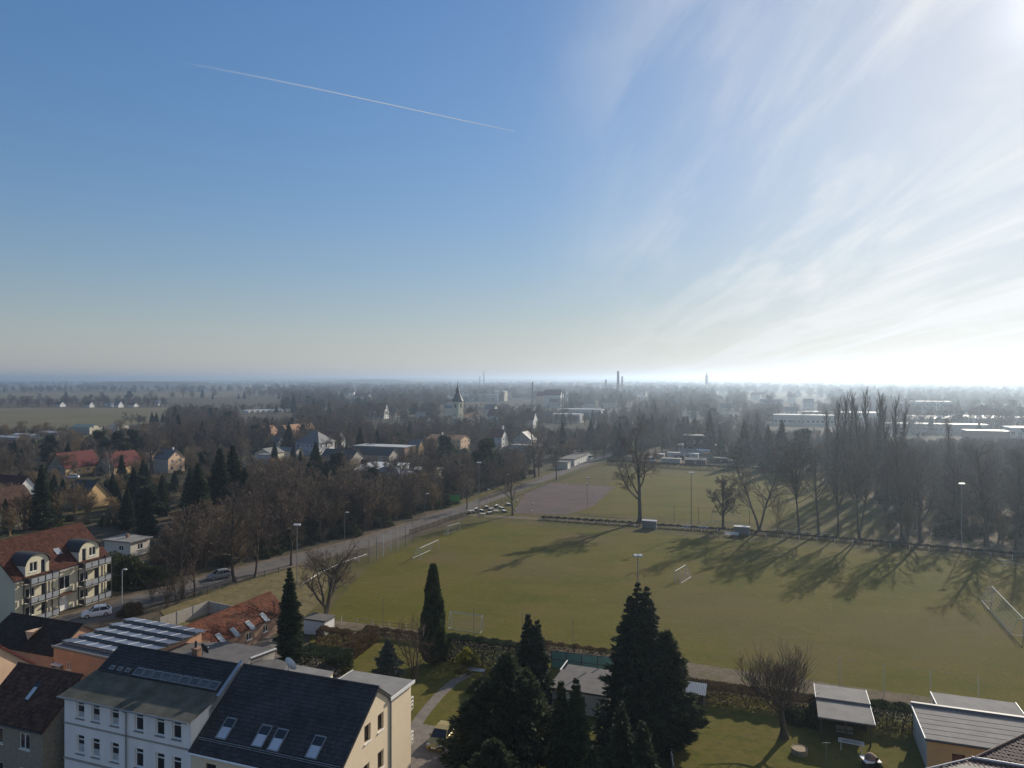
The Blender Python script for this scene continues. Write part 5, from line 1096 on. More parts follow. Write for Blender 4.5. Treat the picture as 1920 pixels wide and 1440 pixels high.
m = MB(); m.box(-3.6, 3.6, -3.6, 3.6, -.5, 45); m.build('tower', MATS['stone_wall'], fc); m = MB(); m.lathe([(5.2, 45), (3.0, 49), (2.2, 50), (2.2, 52.5), (.9, 56), (.05, 62)], 8); m.build('spire', MATS['copper_patina'], fc); m = MB(); m.box(-6, 6, 3.7, 34, -.5, 16); m.build('nave', MATS['stone_wall'], fc)
for k, (px_, ty, D) in enumerate(((100, 700, 6500), (106, 703, 7200), (49, 704, 7000), (173, 702, 6800), (243, 704, 7400))):
    z = min(60, H - (ty - YH) * D / F); t = thing('wind_turbine', 'faint wind turbine on the left horizon', 'wind turbine', ((px_ - 960) / F * D, D, 0), R(20), 'faint wind turbines on the left horizon')
    MB().tube((0, 0, -.5), (0, 0, z - 14), 1.8, 1.1, 8).build('mast', MATS['grey_metal'], t)
    m = MB(); m.box(-1.2, 1.2, -3, 3, z - 15, z - 12.5); m.build('nacelle', MATS['grey_metal'], t)
    for j in range(3):
        a = j * 2.094 + k; m = MB(); m.hexa([(-.8, -3.3, z - 13.8), (.8, -3.3, z - 13.8), (.8, -3.1, z - 13.8), (-.8, -3.1, z - 13.8)], [(-.3 + 18 * math.sin(a), -3.3, z - 13.8 + 13 * math.cos(a)), (.3 + 18 * math.sin(a), -3.3, z - 13.8 + 13 * math.cos(a)), (.3 + 18 * math.sin(a), -3.1, z - 13.8 + 13 * math.cos(a)), (-.3 + 18 * math.sin(a), -3.1, z - 13.8 + 13 * math.cos(a))]); m.build('blade', MATS['grey_metal'], t)
# ------------------------------------------------------------------ trees that stand out
def place(t, px, py, rot=0.0): t.location = P(px, py); t.rotation_euler.z = rot; return t
def put(proto, px, py, hgt_scale, rot, label, group=None, cat=None): return dup(proto, P(px, py), rot, hgt_scale, label, group, cat)
big = place(bare_tree('largest bare spreading tree on the path between the pitches', 11, 23.5, .60, BROAD, name='bare_tree', min_twig=.026), 1200, 978)
normalise(big, 26.0, 1.0)
fork = place(bare_tree('low forked bare tree with rounded crown beside the dugout', 12, 12.0, .34, BROAD, name='bare_tree', min_twig=.022), 1356, 991)
normalise(fork, 12.2, 1.15)
vtree = place(bare_tree('bare tree forking in a wide V right of the low one', 13, 23.0, .40, WOOD, name='bare_tree', min_twig=.024, forks=2), 1423, 995.5)
normalise(vtree, 20.8, 1.05)
tall = place(bare_tree('tall bare tree with twin trunks in the row between pitches', 14, 25, .36, TALL, name='bare_tree', min_twig=.024, forks=2), 1498, 998)
normalise(tall, 21.0, 1.1)
tall2 = place(bare_tree('tall slim bare tree right of the twin trunks', 15, 25, .40, TALL, name='bare_tree', min_twig=.024), 1535, 1001)
normalise(tall2, 21.0, 1.1)
put(tall2, 1571, 1006, (.6, .6, .85), 1.2, 'thinnest tall tree in the row between pitches')
put(tall, 1611, 1009.5, (1.0, 1.0, 1.04), 2.2, 'fourth tall tree right of the V shaped one')
put(tall2, 1690, 1014.5, (.95, .95, 1.1), .5, 'tall tree with swollen foot by the fallen leaves')
stout = place(bare_tree('stoutest trunk in the row, leaning slightly right', 16, 25, .50, WOOD, name='bare_tree', min_twig=.024), 1726, 1016)
normalise(stout, 20.5, 1.1)
put(stout, 1850, 1024.5, (1.05, 1.05, 1.12), 2.0, 'dark tree right of the lamp mast, last in the row')
put(tall2, 1905, 1030, (.9, .9, 1.0), 3.0, 'tall bare tree half cut by the right edge')
sap = place(bare_tree('multi stemmed sapling clump left of the twin trunks', 17, 8.5, .07, SHRUB, name='sapling', forks=6, m_trunk='twig_pale', m_twig='twig_pale'), 1457, 994.5)
thin = place(bare_tree('slim bare tree at the foot of the beer garden', 18, 18.5, .32, WOOD, name='bare_tree', min_twig=.022), 961, 966)
normalise(thin, 16.0, 1.0)
put(thin, 875, 955, (.75, .75, .62), 2.0, 'small bare tree left of the beer garden tables')
put(thin, 1043, 900, (1, 1, .95), 1.1, 'bare tree on the street verge beside the clay court')
put(stout, 1003, 895, (.95, .95, .95), .7, 'dark bare tree across the street from the clay court')
put(thin, 1010, 892, (.8, .8, 1.0), 2.9, 'slender tree right beside the dark one across the street')
spread = place(bare_tree('wide leaning bare tree at the corner of the pitch', 21, 8.6, .44, [(11, .20, .98, 56, 0.0, 0.06, 5), (9, .25, .50, 44, .42, .16, 7), (8, .15, .5, 42, .2, .2, 4), (6, .1, .52, 42, .1, .22, 2), (3, .1, .5, 40, 0, .2, 1)], name='bare_tree', lean=(.05, 0), min_twig=.014), 609, 1172)
pear = place(bare_tree('gnarled pruned fruit tree in the right hand garden', 22, 4.6, .36, [(12, .52, 1.25, 70, 0, .05, 5), (11, .22, .80, 55, 0.35, .16, 7), (9, .1, .85, 40, 2.6, .06, 5), (7, .2, .36, 30, .5, .1, 2)], name='fruit_tree', min_twig=.014), 1470, 1384)
bush1 = place(bare_tree('bare twiggy bush beside the tall thuja', 23, 7.2, .10, SHRUB, name='bare_bush', forks=5, m_twig='twig', min_twig=.012), 772, 1282)
pop = place(bare_tree('second Lombardy poplar from the left in the dense row', 24, 29.5, .46, POPL, name='poplar', min_twig=.03), 1580, 924)
# needles
place(conifer('dense dark columnar thuja beside the near goal', 31, 12.4, 1.75, 22000, 'thuja', 'needles_thuja', 'thuja'), 812, 1246)
place(conifer('dark narrow spruce hiding the end of the red tiled house', 32, 12.0, 1.9, 20000, 'spruce', 'needles', 'spruce'), 543, 1236)
place(conifer('blue grey spruce behind the rear wing', 33, 5.8, 2.3, 12000, 'spruce', 'needles_blue', 'blue_spruce', size=.8), 727, 1290)
place(conifer('twin topped spruce between the hedge and teal fence', 34, 10.6, 2.2, 24000, 'spruce', 'needles', 'spruce', tops=((0, 0, 1.0), (1.0, .3, .93)), size=.9), 990, 1330)
place(conifer('largest dark conifer in front of the pitch', 35, 16.4, 4.0, 46000, 'spruce', 'needles', 'spruce', tops=((0, 0, 1.0), (.9, .2, .97), (-.8, -.3, .93)), size=1.05), 1196, 1402)
place(conifer('dense yew against the right side of largest conifer', 36, 11.6, 3.4, 24000, 'yew', 'yew', 'yew'), 1248, 1398)
place(conifer('broad shaggy yew in front of the garden shed', 37, 11.0, 3.9, 44000, 'yew', 'yew', 'yew', tops=((0, 0, 1.0), (1.7, .5, .84), (-1.7, -.3, .76))), 950, 1442)
place(conifer('lower shaggy yew at the bottom edge right of the golden car', 38, 7.4, 3.4, 24000, 'yew', 'yew', 'yew'), 925, 1560)
for k, (px_, py_, h_, r_, lab) in enumerate(((1052, 1500, 10.4, 1.25, 'slimmest ivy clad column tree in front of the shed'), (1080, 1506, 10.8, 1.7, 'wider column cypress just right of the slimmest'), (1165, 1520, 9.3, 1.7, 'drooping column cypress before the largest conifer'), (1205, 1535, 8.2, 1.9, 'low bushy cypress right of the drooping one'), (1110, 1560, 7.0, 1.9, 'shaggy cypress at the bottom edge between columns'))):
    place(conifer(lab, 40 + k, h_, r_, 15000, 'spruce', 'ivy_leaf' if k in (0, 2, 3) else 'needles_thuja', 'column_cypress', size=1.0, base=.02), px_, py_)
leafy_mass('dark_shrub', 'dark evergreen shrubs along the bottom edge', 'shrub', 51, (9, 5, 5.2), 14000, 'yew', .42, P(975, 1580), GR)
leafy_mass('palm_like_bush', 'small tree with sunlit yellow top before the hedge', 'bush', 52, (2.2, 2.2, 1.7), 2600, 'yellow_leaf', .36, P(876, 1262) + Vector((0, 0, 1.2)), 0)
leafy_mass('hedge', 'tall dark clipped hedge behind the near goal', 'hedge', 53, (12.0, 1.6, 3.1), 19000, 'needles', .24, (P(836, 1240) + P(1000, 1262)) / 2 + Vector((0, .4, 0)), GR, box=True, lumps=.06)
leafy_mass('hedge', 'brown beech hedge running towards the pitch corner', 'hedge', 54, (1.6, 9.5, 2.0), 9000, 'dry_leaf', .22, P(668, 1225), GR + R(4), box=True, lumps=.10)
leafy_mass('hedge', 'dark square hedge behind the flat roofs', 'hedge', 55, (6.5, 3.2, 2.2), 9000, 'needles', .22, P(607, 1255), GR, box=True, lumps=.08)
leafy_mass('hedge', 'brown hedge top left of the beech hedge', 'hedge', 56, (5.0, 1.6, 1.9), 5000, 'dry_leaf', .22, P(628, 1208), GR, box=True, lumps=.10)
leafy_mass('hedge', 'long brown bank hedge between fruit tree garden and pitch', 'hedge', 57, (14.5, 2.2, 1.5), 15000, 'dry_leaf', .24, (P(1292, 1316) + P(1530, 1348)) / 2 + Vector((0, 1.5, 0)), GR, box=True, lumps=.16)
leafy_mass('hedge', 'green brown hedge between carport and ochre garage', 'hedge', 58, (4.6, 1.9, 1.9), 6000, 'ivy_leaf', .24, P(1672, 1358), GR, box=True, lumps=.14)
leafy_mass('hedge', 'low brown growth along the pitch fence behind the beech hedge', 'hedge', 59, (11.5, 1.0, .9), 6000, 'dry_leaf', .22, (P(690, 1193) + P(830, 1203)) / 2, GR, box=True, lumps=.2)
for a, b, lab in (((1015, 975), (1205, 988), 'dark band standing in for bank shade under the left barrier rail'), ((1228, 990), (1450, 1005), 'dark band standing in for bank shade under the barrier by the dugouts'), ((1450, 1005), (1690, 1026), 'dark band standing in for bank shade along the row of tall trees'), ((1690, 1026), (1930, 1048), 'dark band standing in for bank shade along the barrier at the right edge')):
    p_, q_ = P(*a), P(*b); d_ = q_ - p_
    leafy_mass('hedge', lab, 'hedge', 160 + a[0] % 7, (d_.length, 1.7, .62), int(d_.length * 170), 'growth_and_bank_shade', .26, (p_ + q_) / 2 + Vector((0, .9, 0)), math.atan2(d_.y, d_.x), box=True, lumps=.3, twigs=False)  # low dark strips painting in the shade of the grass bank
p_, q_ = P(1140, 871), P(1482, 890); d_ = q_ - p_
leafy_mass('hedge', 'long dark hedge on the bank before the allotment huts', 'hedge', 171, (d_.length, 2.4, 1.5), 12000, 'growth_and_bank_shade', .42, (p_ + q_) / 2 + Vector((0, 1.5, 0)), math.atan2(d_.y, d_.x), box=True, lumps=.3, twigs=False)
leafy_mass('thicket', 'dark evergreen thicket behind the white street lamp', 'shrub', 172, (10, 6, 4.4), 7000, 'ivy_leaf', .36, P(262, 1098), R(30)); leafy_mass('thicket', 'dark evergreen thicket between flats and garden house', 'shrub', 173, (7, 6, 3.8), 5000, 'yew', .36, P(222, 1075), R(20))
leafy_mass('hedge', 'brown growth behind the teal fence', 'hedge', 60, (12, 1.0, 1.0), 6000, 'dry_leaf', .22, (P(1000, 1222) + P(1150, 1240)) / 2 + Vector((0, .8, 0)), GR, box=True, lumps=.2)
for k, (px_, py_, d, m_, lab) in enumerate(((905, 1296, (3.0, 2.4, 1.5), 'ivy_leaf', 'leafy bush beside the curved garden path'), (925, 1320, (2.6, 2.2, 1.6), 'yew', 'dark bush right of the garden path'), (1500, 1352, (4.2, 3.0, 1.4), 'ivy_leaf', 'dark scrub in front of the carport'), (385, 1187, (1.6, 1.5, 1.9), 'needles', 'round clipped bush by the concrete wall, right one'), (366, 1194, (1.9, 1.6, 1.6), 'needles', 'round clipped bush by the concrete wall, left one'), (245, 1150, (5, 3, 1.6), 'dry_leaf', 'low brown scrub by the street lamp'), (1640, 1442, (1.2, 1.2, .9), 'ivy_leaf', 'grey green tuft beside the stone oven'))):
    leafy_mass('bush', lab, 'bush', 70 + k, d, 2600, m_, .26, P(px_, py_), k)
# scrub and trees at the street bend
wood = bare_tree('bare tree at the street bend before the cream flats', 25, 12.5, .24, WOOD, name='bare_tree', min_twig=.022); place(wood, 343, 1122); wood.scale = (1.35, 1.35, 1.15)
wood2 = bare_tree('second bare tree at the street bend, beside the parked grey car', 26, 14, .26, WOOD, name='bare_tree', min_twig=.022); place(wood2, 440, 1090); wood2.scale = (1.3, 1.3, 1.0)
put(wood, 365, 1118, (.7, .7, .8), 1.0, 'thin bare tree just right of the bend tree'); put(wood2, 478, 1082, (.8, .8, .95), 2.0, 'bare roadside tree left of the first lamp mast'); put(wood, 546, 1060, (1, 1, 1.0), 4.0, 'bare roadside tree just left of the lamp mast')
scrub = bare_tree('low bare scrub at the street bend', 27, 4.2, .05, SHRUB, name='bare_bush', forks=6, min_twig=.014); place(scrub, 310, 1140)
put(scrub, 330, 1132, 1.2, 1, 'bare scrub under the bend tree'); put(scrub, 285, 1128, .8, 2, 'low bare scrub left of the bend tree')
pine = conifer('broad dark pine at the heart of the left gardens', 61, 13, 5.0, 14000, 'pine', name='pine', size=1.7); place(pine, 220, 866)
spruce = conifer('tall dark spruce in the middle of the left wood', 62, 17, 3.3, 15000, 'spruce', name='spruce', size=1.5, base=.06); place(spruce, 372, 1004); spruce.scale = (1.25, 1.25, 1.0)
spruce2 = conifer('slim dark spruce before the pale flat hall', 63, 14, 2.6, 12000, 'spruce', name='spruce', size=1.4, base=.06); place(spruce2, 592, 908); spruce2.scale = (1.4, 1.4, 1.05)
for lab, pr, px_, py_, sc, rot in (
        ('dark pine left of the tall yellow house', pine, 185, 862, .95, 1), ('dark pine behind the red roofed twin', pine, 250, 858, .95, 2), ('dark pine left of the hall roofs', pine, 95, 860, .8, 3), ('rounded dark pine left of the pale flat hall', pine, 632, 912, .85, 4),
        ('big dark pine left of the slim beer garden tree', pine, 911, 906, 1.15, 5), ('flat topped pine behind the roadside trees', pine, 833, 880, 1.0, .5), ('dark spruce right of the tallest spruce', spruce, 412, 982, (1.35, 1.35, 1.12), 1), ('broad spruce behind the two tall spruces', spruce, 436, 966, (1.4, 1.4, 1.1), 2), ('spruce at the edge of the brown wood', spruce, 458, 985, (1.1, 1.1, .85), 3),
        ('dark spruce rising from the middle of the brown wood', spruce2, 580, 952, (1.2, 1.2, .95), 1), ('second dark spruce in the middle of the brown wood', spruce2, 612, 945, (1.3, 1.3, .9), 2), ('dark pine in the brown wood before the grey hipped hall', pine, 700, 935, .7, 3), ('dark spruce above the fenced street edge', spruce2, 672, 968, .6, 2), ('dark pine close behind the roadside trees', pine, 860, 925, .75, 1),
        ('small spruce before the slate roofs', spruce2, 563, 893, .7, 1), ('small spruce by the cream workshop', spruce2, 515, 872, .72, 2), ('small spruce below the blue hipped house', spruce2, 550, 875, .7, 3), ('narrow spruce beside the birch', spruce2, 228, 915, .8, 4), ('blue green spruce at the left gardens', spruce2, 78, 990, 1.1, 5), ('spruce behind the ochre cottage', spruce2, 250, 960, .9, 1.5), ('young spruce by the dark garden roof', spruce2, 275, 940, .8, 2.5),
        ('spruce before the distant end of the street', spruce, 1176, 838, .92, 1), ('spruce right of the street end', spruce2, 1211, 838, 1.0, 2), ('small spruce right of the street end pair', spruce2, 1229, 836, .85, 3), ('big spruce behind the black house', spruce, 1331, 850, 1.12, 4), ('broad spruce right of the allotment huts', spruce, 1352, 862, .8, 5), ('tall spruce behind the white gabled hut', spruce, 1396, 872, 1.1, .3), ('spruce left of the V shaped tree', spruce, 1440, 880, 1.05, 1.3), ('spruce behind the twin trunks', spruce, 1466, 884, 1.2, 2.3), ('dark pine behind the far touchline', pine, 1506, 886, 1.25, 3.3), ('spruce beyond the far hedge', spruce2, 1420, 868, 1.2, 4.3),
        ('spruce left of the garages', spruce, 1055, 842, .85, 2.2), ('spruce behind the garage row', spruce, 1108, 838, .9, 3.2), ('spruce by the head of the avenue', spruce2, 1122, 836, 1.0, 1.2)):
    put(pr, px_, py_, sc, rot, lab)
birch = bare_tree('white stemmed birch before the red roofed twin', 28, 14, .17, WOOD, name='birch', m_trunk='birch_bark', m_twig='twig_grey', min_twig=.018); place(birch, 209, 928)
put(birch, 463, 930, (.9, .9, 1.1), 1, 'white stemmed birch at the left edge of the brown wood')
stub = bare_tree('heavy pollarded tree beside the tall yellow house', 29, 11, .75, [(10, .55, .42, 50, 0, .04, 6), (8, .3, .5, 34, .4, .12, 4), (7, .1, .5, 34, .2, .15, 2), (4, .1, .5, 34, .1, .15, 1)], name='bare_tree', min_twig=.022); place(stub, 284, 888)
tan = bare_tree('rounded tan willow bush before the hall roofs', 30, 6.5, .12, SHRUB, name='willow_bush', forks=8, m_trunk='twig_pale', m_twig='twig_pale', min_twig=.03); place(tan, 528, 892)
for lab, px_, py_, sc, rot in (('tan willow bush hiding the ochre cottage, left one', 137, 962, 1.05, 1), ('tan willow bush hiding the ochre cottage, right one', 160, 962, .85, 2), ('tan rounded bush behind the tall yellow house', 352, 868, .9, 3), ('orange willow bush right of the first willow', 545, 895, .8, 4), ('tan bush at the left edge below the brown roof', 20, 1004, .9, 5), ('tan bush by the street end', 1150, 838, .9, .4)):
    put(tan, px_, py_, sc, rot, lab)

# ------------------------------------------------------------------ poplars and the woods, tree by tree
POPN = ['Lombardy poplar at the left end of the dense poplar row', 'third Lombardy poplar from the left in the dense row', 'fourth Lombardy poplar from the left in the dense row', 'tallest Lombardy poplar, fifth from the left in the row', 'sixth Lombardy poplar from the left in the row', 'seventh Lombardy poplar from the left in the row', 'eighth Lombardy poplar from the left in the row', 'ninth Lombardy poplar from the left in the row', 'last Lombardy poplar at the right end of the dense row', 'thin lone Lombardy poplar left of the dense row', 'lone Lombardy poplar right of the dense row, before warehouses']
for k, (px_, py_, sc) in enumerate(((1566, 922, .96), (1594, 926, 1.0), (1612, 930, .93), (1624, 928, 1.03), (1642, 934, .97), (1653, 932, 1.0), (1664, 938, .92), (1676, 936, .96), (1690, 945, .90), (1553, 905, .82), (1783, 950, .78))):
    put(pop, px_, py_, (sc * 1.15, sc * 1.15, sc), k * 1.7, POPN[k], 'Lombardy poplars behind the far pitch')
woodA = bare_tree('bare brown tree in the wood left of the street', 71, 13.0, .22, WOOD, name='bare_tree', min_twig=.026)
woodB = bare_tree('bare brown tree in the wood left of the street', 72, 15.0, .24, TALL, name='bare_tree', min_twig=.026)
woodC = bare_tree('bare brown tree in the wood left of the street', 73, 11.0, .20, WOOD, name='bare_tree', min_twig=.026, forks=2)
for t_ in (woodA, woodB, woodC): t_['group'] = 'bare trees in the wood left of the street'
PROTO_W = [woodA, woodB, woodC]
def top_of(t): return max(c[2] for ch_ in t.children for c in ch_.bound_box)
HT = [top_of(t) for t in PROTO_W]; print('heights', [round(h, 1) for h in HT], round(top_of(spruce), 1), round(top_of(big), 1), round(top_of(pear), 1)); used_proto = [False] * 3
pts_taken = []
def inside(p, poly):
    c = False; n = len(poly)
    for i in range(n):
        a, b = poly[i], poly[(i + 1) % n]
        if (a[1] > p[1]) != (b[1] > p[1]) and p[0] < (b[0] - a[0]) * (p[1] - a[1]) / (b[1] - a[1]) + a[0]: c = not c
    return c
def scatter(poly, gap, n, seed, tries=60):
    rng = random.Random(seed); xs = [p[0] for p in poly]; ys = [p[1] for p in poly]; out = []
    for _ in range(n * tries):
        if len(out) >= n: break
        p = (rng.uniform(min(xs), max(xs)), rng.uniform(min(ys), max(ys)))
        if inside(p, poly) and all((p[0] - q[0]) ** 2 + (p[1] - q[1]) ** 2 > gap * gap for q in pts_taken): pts_taken.append(p); out.append(p)
    return out
# openings where the photograph looks through to houses, street and fields: (x0, y0, x1, y1, distance)
VIEWS = [(88, 838, 250, 893, 262), (286, 838, 345, 884, 275), (0, 874, 78, 925, 230), (0, 905, 75, 985, 165), (150, 908, 194, 945, 200), (195, 992, 290, 1038, 146), (476, 790, 630, 858, 345), (480, 840, 512, 864, 300), (600, 830, 735, 882, 245), (664, 824, 768, 850, 320), (764, 858, 810, 884, 250), (800, 806, 864, 832, 375), (850, 714, 868, 772, 545),
         (912, 796, 996, 836, 385), (1045, 840, 1112, 872, 300), (1270, 800, 1340, 845, 360), (1230, 838, 1396, 872, 300), (1130, 815, 1190, 862, 330), (-50, 764, 300, 797, 560), (126, 792, 232, 812, 480), (0, 806, 100, 818, 440), (1445, 762, 1560, 800, 560), (1655, 750, 1925, 815, 460), (868, 728, 1040, 752, 1100), (1000, 770, 1110, 795, 560), (690, 760, 745, 786, 600), (455, 764, 540, 776, 760), (985, 855, 1180, 905, 180), (1455, 737, 1540, 746, 1400), (-50, 736, 520, 752, 1300), (150, 744, 300, 765, 900)]
VIEWS += TOWN
def blocks(x, D, h, hw=3.2):
    px = 960 + x / D * F; w = hw / D * F; yt = YH + (H - h) / D * F; yb = YH + H / D * F
    return any(D < v[4] - 3 and px + w > v[0] and px - w < v[2] and yt < v[3] and yb > v[1] for v in VIEWS)
wr = random.Random(99); count = 0
def zone(x, y):
    d = min(((x - a.x) ** 2 + (y - a.y) ** 2) ** .5 for p, q in zip(street_pts, street_pts[1:]) for a in [p + (q - p) * f for f in (0, .25, .5, .75)])
    px = 960 + x / y * F
    if d < 11: return ('bare tree in the front row of the left wood, along the street', 'bare trees lining the street edge of the wood') if px < 760 else ('bare roadside tree near the green sign and beer garden', 'bare roadside trees near the green sign')
    if px < 420: return 'bare brown tree in the left end of the wood behind the flats', 'bare trees at the left end of the wood'
    if px > 700: return 'bare brown tree in the wood before the pale flat hall', 'bare trees before the pale flat hall'
    return 'bare brown tree in the wood left of the street', 'bare trees in the wood left of the street'
belt = [P(*q)[:2] for q in ((290, 1078), (430, 1062), (556, 1030), (690, 997), (775, 970), (868, 936), (960, 905), (1000, 888), (940, 888), (860, 905), (700, 905), (560, 905), (470, 925), (440, 985), (400, 1030), (290, 1050))]
for x, y in scatter(belt, 4.7, 150, 5):
    i = wr.randrange(3); s = wr.uniform(9.0, 13.5) / HT[i]
    while blocks(x, y, HT[i] * s, 2.4) and s > .3: s -= .05
    if not used_proto[i]: PROTO_W[i].location = (x, y, 0); used_proto[i] = True; count += 1; continue
    dup(PROTO_W[i], (x, y, 0), wr.uniform(0, 6.28), (s * wr.uniform(1.15, 1.6), s * wr.uniform(1.15, 1.6), s), *zone(x, y)); count += 1
right = [P(*q)[:2] for q in ((1668, 1003), (1740, 1006), (1850, 1016), (1930, 1026), (2010, 1030), (2010, 875), (1800, 868), (1560, 890), (1600, 905), (1640, 925))]
woodR = bare_tree('tall bare tree in the shaded wood right of the pitches', 74, 19, .28, TALL, name='bare_tree', min_twig=.028, m_twig='twig_grey'); woodR['group'] = 'bare trees in the wood right of the pitches'
woodS = bare_tree('tall bare tree in the shaded wood right of the pitches', 75, 17, .26, WOOD, name='bare_tree', min_twig=.028, m_twig='twig_grey'); woodS['group'] = 'bare trees in the wood right of the pitches'
normalise(woodR, 17.0, 1.1); normalise(woodS, 16.0, 1.15)
pr = [woodR, woodS]; us = [False, False]
for x, y in scatter(right, 5.6, 105, 6):
    i = wr.randrange(2); s = wr.uniform(.8, 1.15)
    if y < 170 and x < 105: continue
    while blocks(x, y, 19 * s) and s > .45: s -= .06
    if not us[i]: pr[i].location = (x, y, 0); us[i] = True; count += 1; continue
    pxx = 960 + x / y * F; lab, grp = ('tall bare tree in the shaded wood right of the pitches', 'bare trees in the wood right of the pitches')
    if pxx > 1840: lab, grp = 'tall bare tree at the right edge, behind the lamp mast', 'bare trees of the right wood at the picture edge'
    elif y < 190: lab, grp = 'bare tree at the sunlit front edge of the right wood', 'bare trees at the front edge of the right wood'
    elif y > 250: lab, grp = 'bare tree deep in the right wood, close to the poplars', 'bare trees close to the poplars'
    dup(pr[i], (x, y, 0), wr.uniform(0, 6.28), (s * wr.uniform(.95, 1.2), s * wr.uniform(.95, 1.2), s), lab, grp); count += 1
print('individual wood trees', count)
gard = [P(*q)[:2] for q in ((-10, 1000), (100, 990), (330, 1010), (400, 1030), (430, 960), (330, 915), (230, 905), (60, 930))]
for x, y in scatter(gard, 5.0, 26, 19, 120):
    p = wr.choice([pine, spruce2, spruce2, spruce]); s = wr.uniform(.4, .75)
    while blocks(x, y, 15 * s, 2) and s > .2: s -= .05
    if s > .2: dup(p, (x, y, 0), wr.uniform(0, 6.28), (s * 1.2, s * 1.2, s), 'dark evergreen in the gardens behind the cream flats', 'dark evergreens behind the cream flats')
# village trees: bare and evergreen, one by one as far as they can be told apart
vill = [P(*q)[:2] for q in ((-120, 1010), (130, 1000), (290, 985), (440, 930), (560, 900), (700, 900), (870, 900), (1000, 884), (1130, 840), (1160, 815), (600, 800), (-120, 815))]
for x, y in scatter(vill, 12, 28, 8, 120):
    i = wr.randrange(3); s = wr.uniform(.5, 1.0)
    while blocks(x, y, HT[i] * s, 4.5) and s > .22: s -= .06
    if s <= .22: continue
    dup(PROTO_W[i], (x, y, 0), wr.uniform(0, 6.28), (s * 1.15, s * 1.15, s), 'bare garden tree between the village houses', 'bare trees between the village houses')
for x, y in scatter(vill, 6.5, 110, 9, 120):
    p = wr.choice([pine, spruce2, spruce, spruce2]); s = wr.uniform(.35, .85)
    while blocks(x, y, 18 * s, 4) and s > .2: s -= .05
    if s <= .2: continue
    dup(p, (x, y, 0), wr.uniform(0, 6.28), s, 'dark evergreen between the village houses', 'dark evergreens between the village houses')
east = [P(*q)[:2] for q in ((1200, 850), (1228, 838), (1400, 870), (1520, 888), (1620, 880), (1640, 850), (1500, 825), (1200, 815))]
for x, y in scatter(east, 9, 60, 10, 120):
    p = wr.choice([spruce, spruce2, woodS, woodR, spruce]); s = wr.uniform(.55, 1.05)
    while blocks(x, y, 17 * s) and s > .25: s -= .05
    if s <= .25: continue
    ev = p in (spruce, spruce2)
    dup(p, (x, y, 0), wr.uniform(0, 6.28), s, 'hazy spruce behind the far pitch' if ev else 'hazy bare tree behind the far pitch', 'spruces behind the far pitch' if ev else 'bare trees behind the far pitch')

# ------------------------------------------------------------------ the far woods: one mass of instanced trees
def far_mass(name, label, pts, rots, scls, protos):
    """One stuff object: the trees' own trunk and crown meshes set on points with geometry nodes."""
    me = bpy.data.meshes.new(name); me.vertices.add(len(pts)); me.vertices.foreach_set('co', np.asarray(pts, dtype=np.float32).ravel())
    for nm, dt, val in (('turn', 'FLOAT', rots), ('size', 'FLOAT_VECTOR', scls), ('sort', 'INT', np.array([i % len(protos) for i in range(len(pts))]))):
        at = me.attributes.new(nm, dt, 'POINT'); at.data.foreach_set('vector' if dt == 'FLOAT_VECTOR' else 'value', np.asarray(val, dtype=np.int32 if dt == 'INT' else np.float32).ravel())
    o = bpy.data.objects.new(name, me); COL.objects.link(o); o['kind'] = 'stuff'; o['label'] = label
    ng = bpy.data.node_groups.new(name, 'GeometryNodeTree'); ng.interface.new_socket('Geometry', in_out='INPUT', socket_type='NodeSocketGeometry'); ng.interface.new_socket('Geometry', in_out='OUTPUT', socket_type='NodeSocketGeometry')
    gi = ng.nodes.new('NodeGroupInput'); go = ng.nodes.new('NodeGroupOutput'); jo = ng.nodes.new('GeometryNodeJoinGeometry')
    def attr(nm, dt): n = ng.nodes.new('GeometryNodeInputNamedAttribute'); n.data_type = dt; n.inputs['Name'].default_value = nm; return n.outputs[0]
    tu, sz, so = attr('turn', 'FLOAT'), attr('size', 'FLOAT_VECTOR'), attr('sort', 'INT'); cx = ng.nodes.new('ShaderNodeCombineXYZ'); ng.links.new(tu, cx.inputs[2])
    for i, p in enumerate(protos):
        j2 = ng.nodes.new('GeometryNodeJoinGeometry')
        for ch_ in p.children:
            oi = ng.nodes.new('GeometryNodeObjectInfo'); oi.transform_space = 'ORIGINAL'; oi.inputs['Object'].default_value = ch_; ng.links.new(oi.outputs['Geometry'], j2.inputs[0])
        cm = ng.nodes.new('FunctionNodeCompare'); cm.data_type = 'INT'; cm.operation = 'EQUAL'; ng.links.new(so, cm.inputs[2]); cm.inputs[3].default_value = i
        ip = ng.nodes.new('GeometryNodeInstanceOnPoints'); ng.links.new(gi.outputs[0], ip.inputs['Points']); ng.links.new(cm.outputs[0], ip.inputs['Selection']); ng.links.new(j2.outputs[0], ip.inputs['Instance']); ng.links.new(cx.outputs[0], ip.inputs['Rotation']); ng.links.new(sz, ip.inputs['Scale']); ng.links.new(ip.outputs[0], jo.inputs[0])
    ng.links.new(jo.outputs[0], go.inputs[0]); md = o.modifiers.new('trees', 'NODES'); md.node_group = ng
    return o
nr = np.random.default_rng(12)
def far_points(n, d0, d1, x0=-200, x1=2120, power=.5, sparse=None):
    """points in the fan between two distances, roughly even on the ground"""
    out = []
    while len(out) < n:
        D = math.sqrt(nr.uniform(d0 ** (1 / power) , d1 ** (1 / power)) ** (2 * power)) if power != .5 else math.sqrt(nr.uniform(d0 * d0, d1 * d1)); px = nr.uniform(x0, x1); x = (px - 960) / F * D; py = YH + H * F / D
        if sparse and sparse(px, py, D): continue
        out.append((x, D, 0.0))
    return out
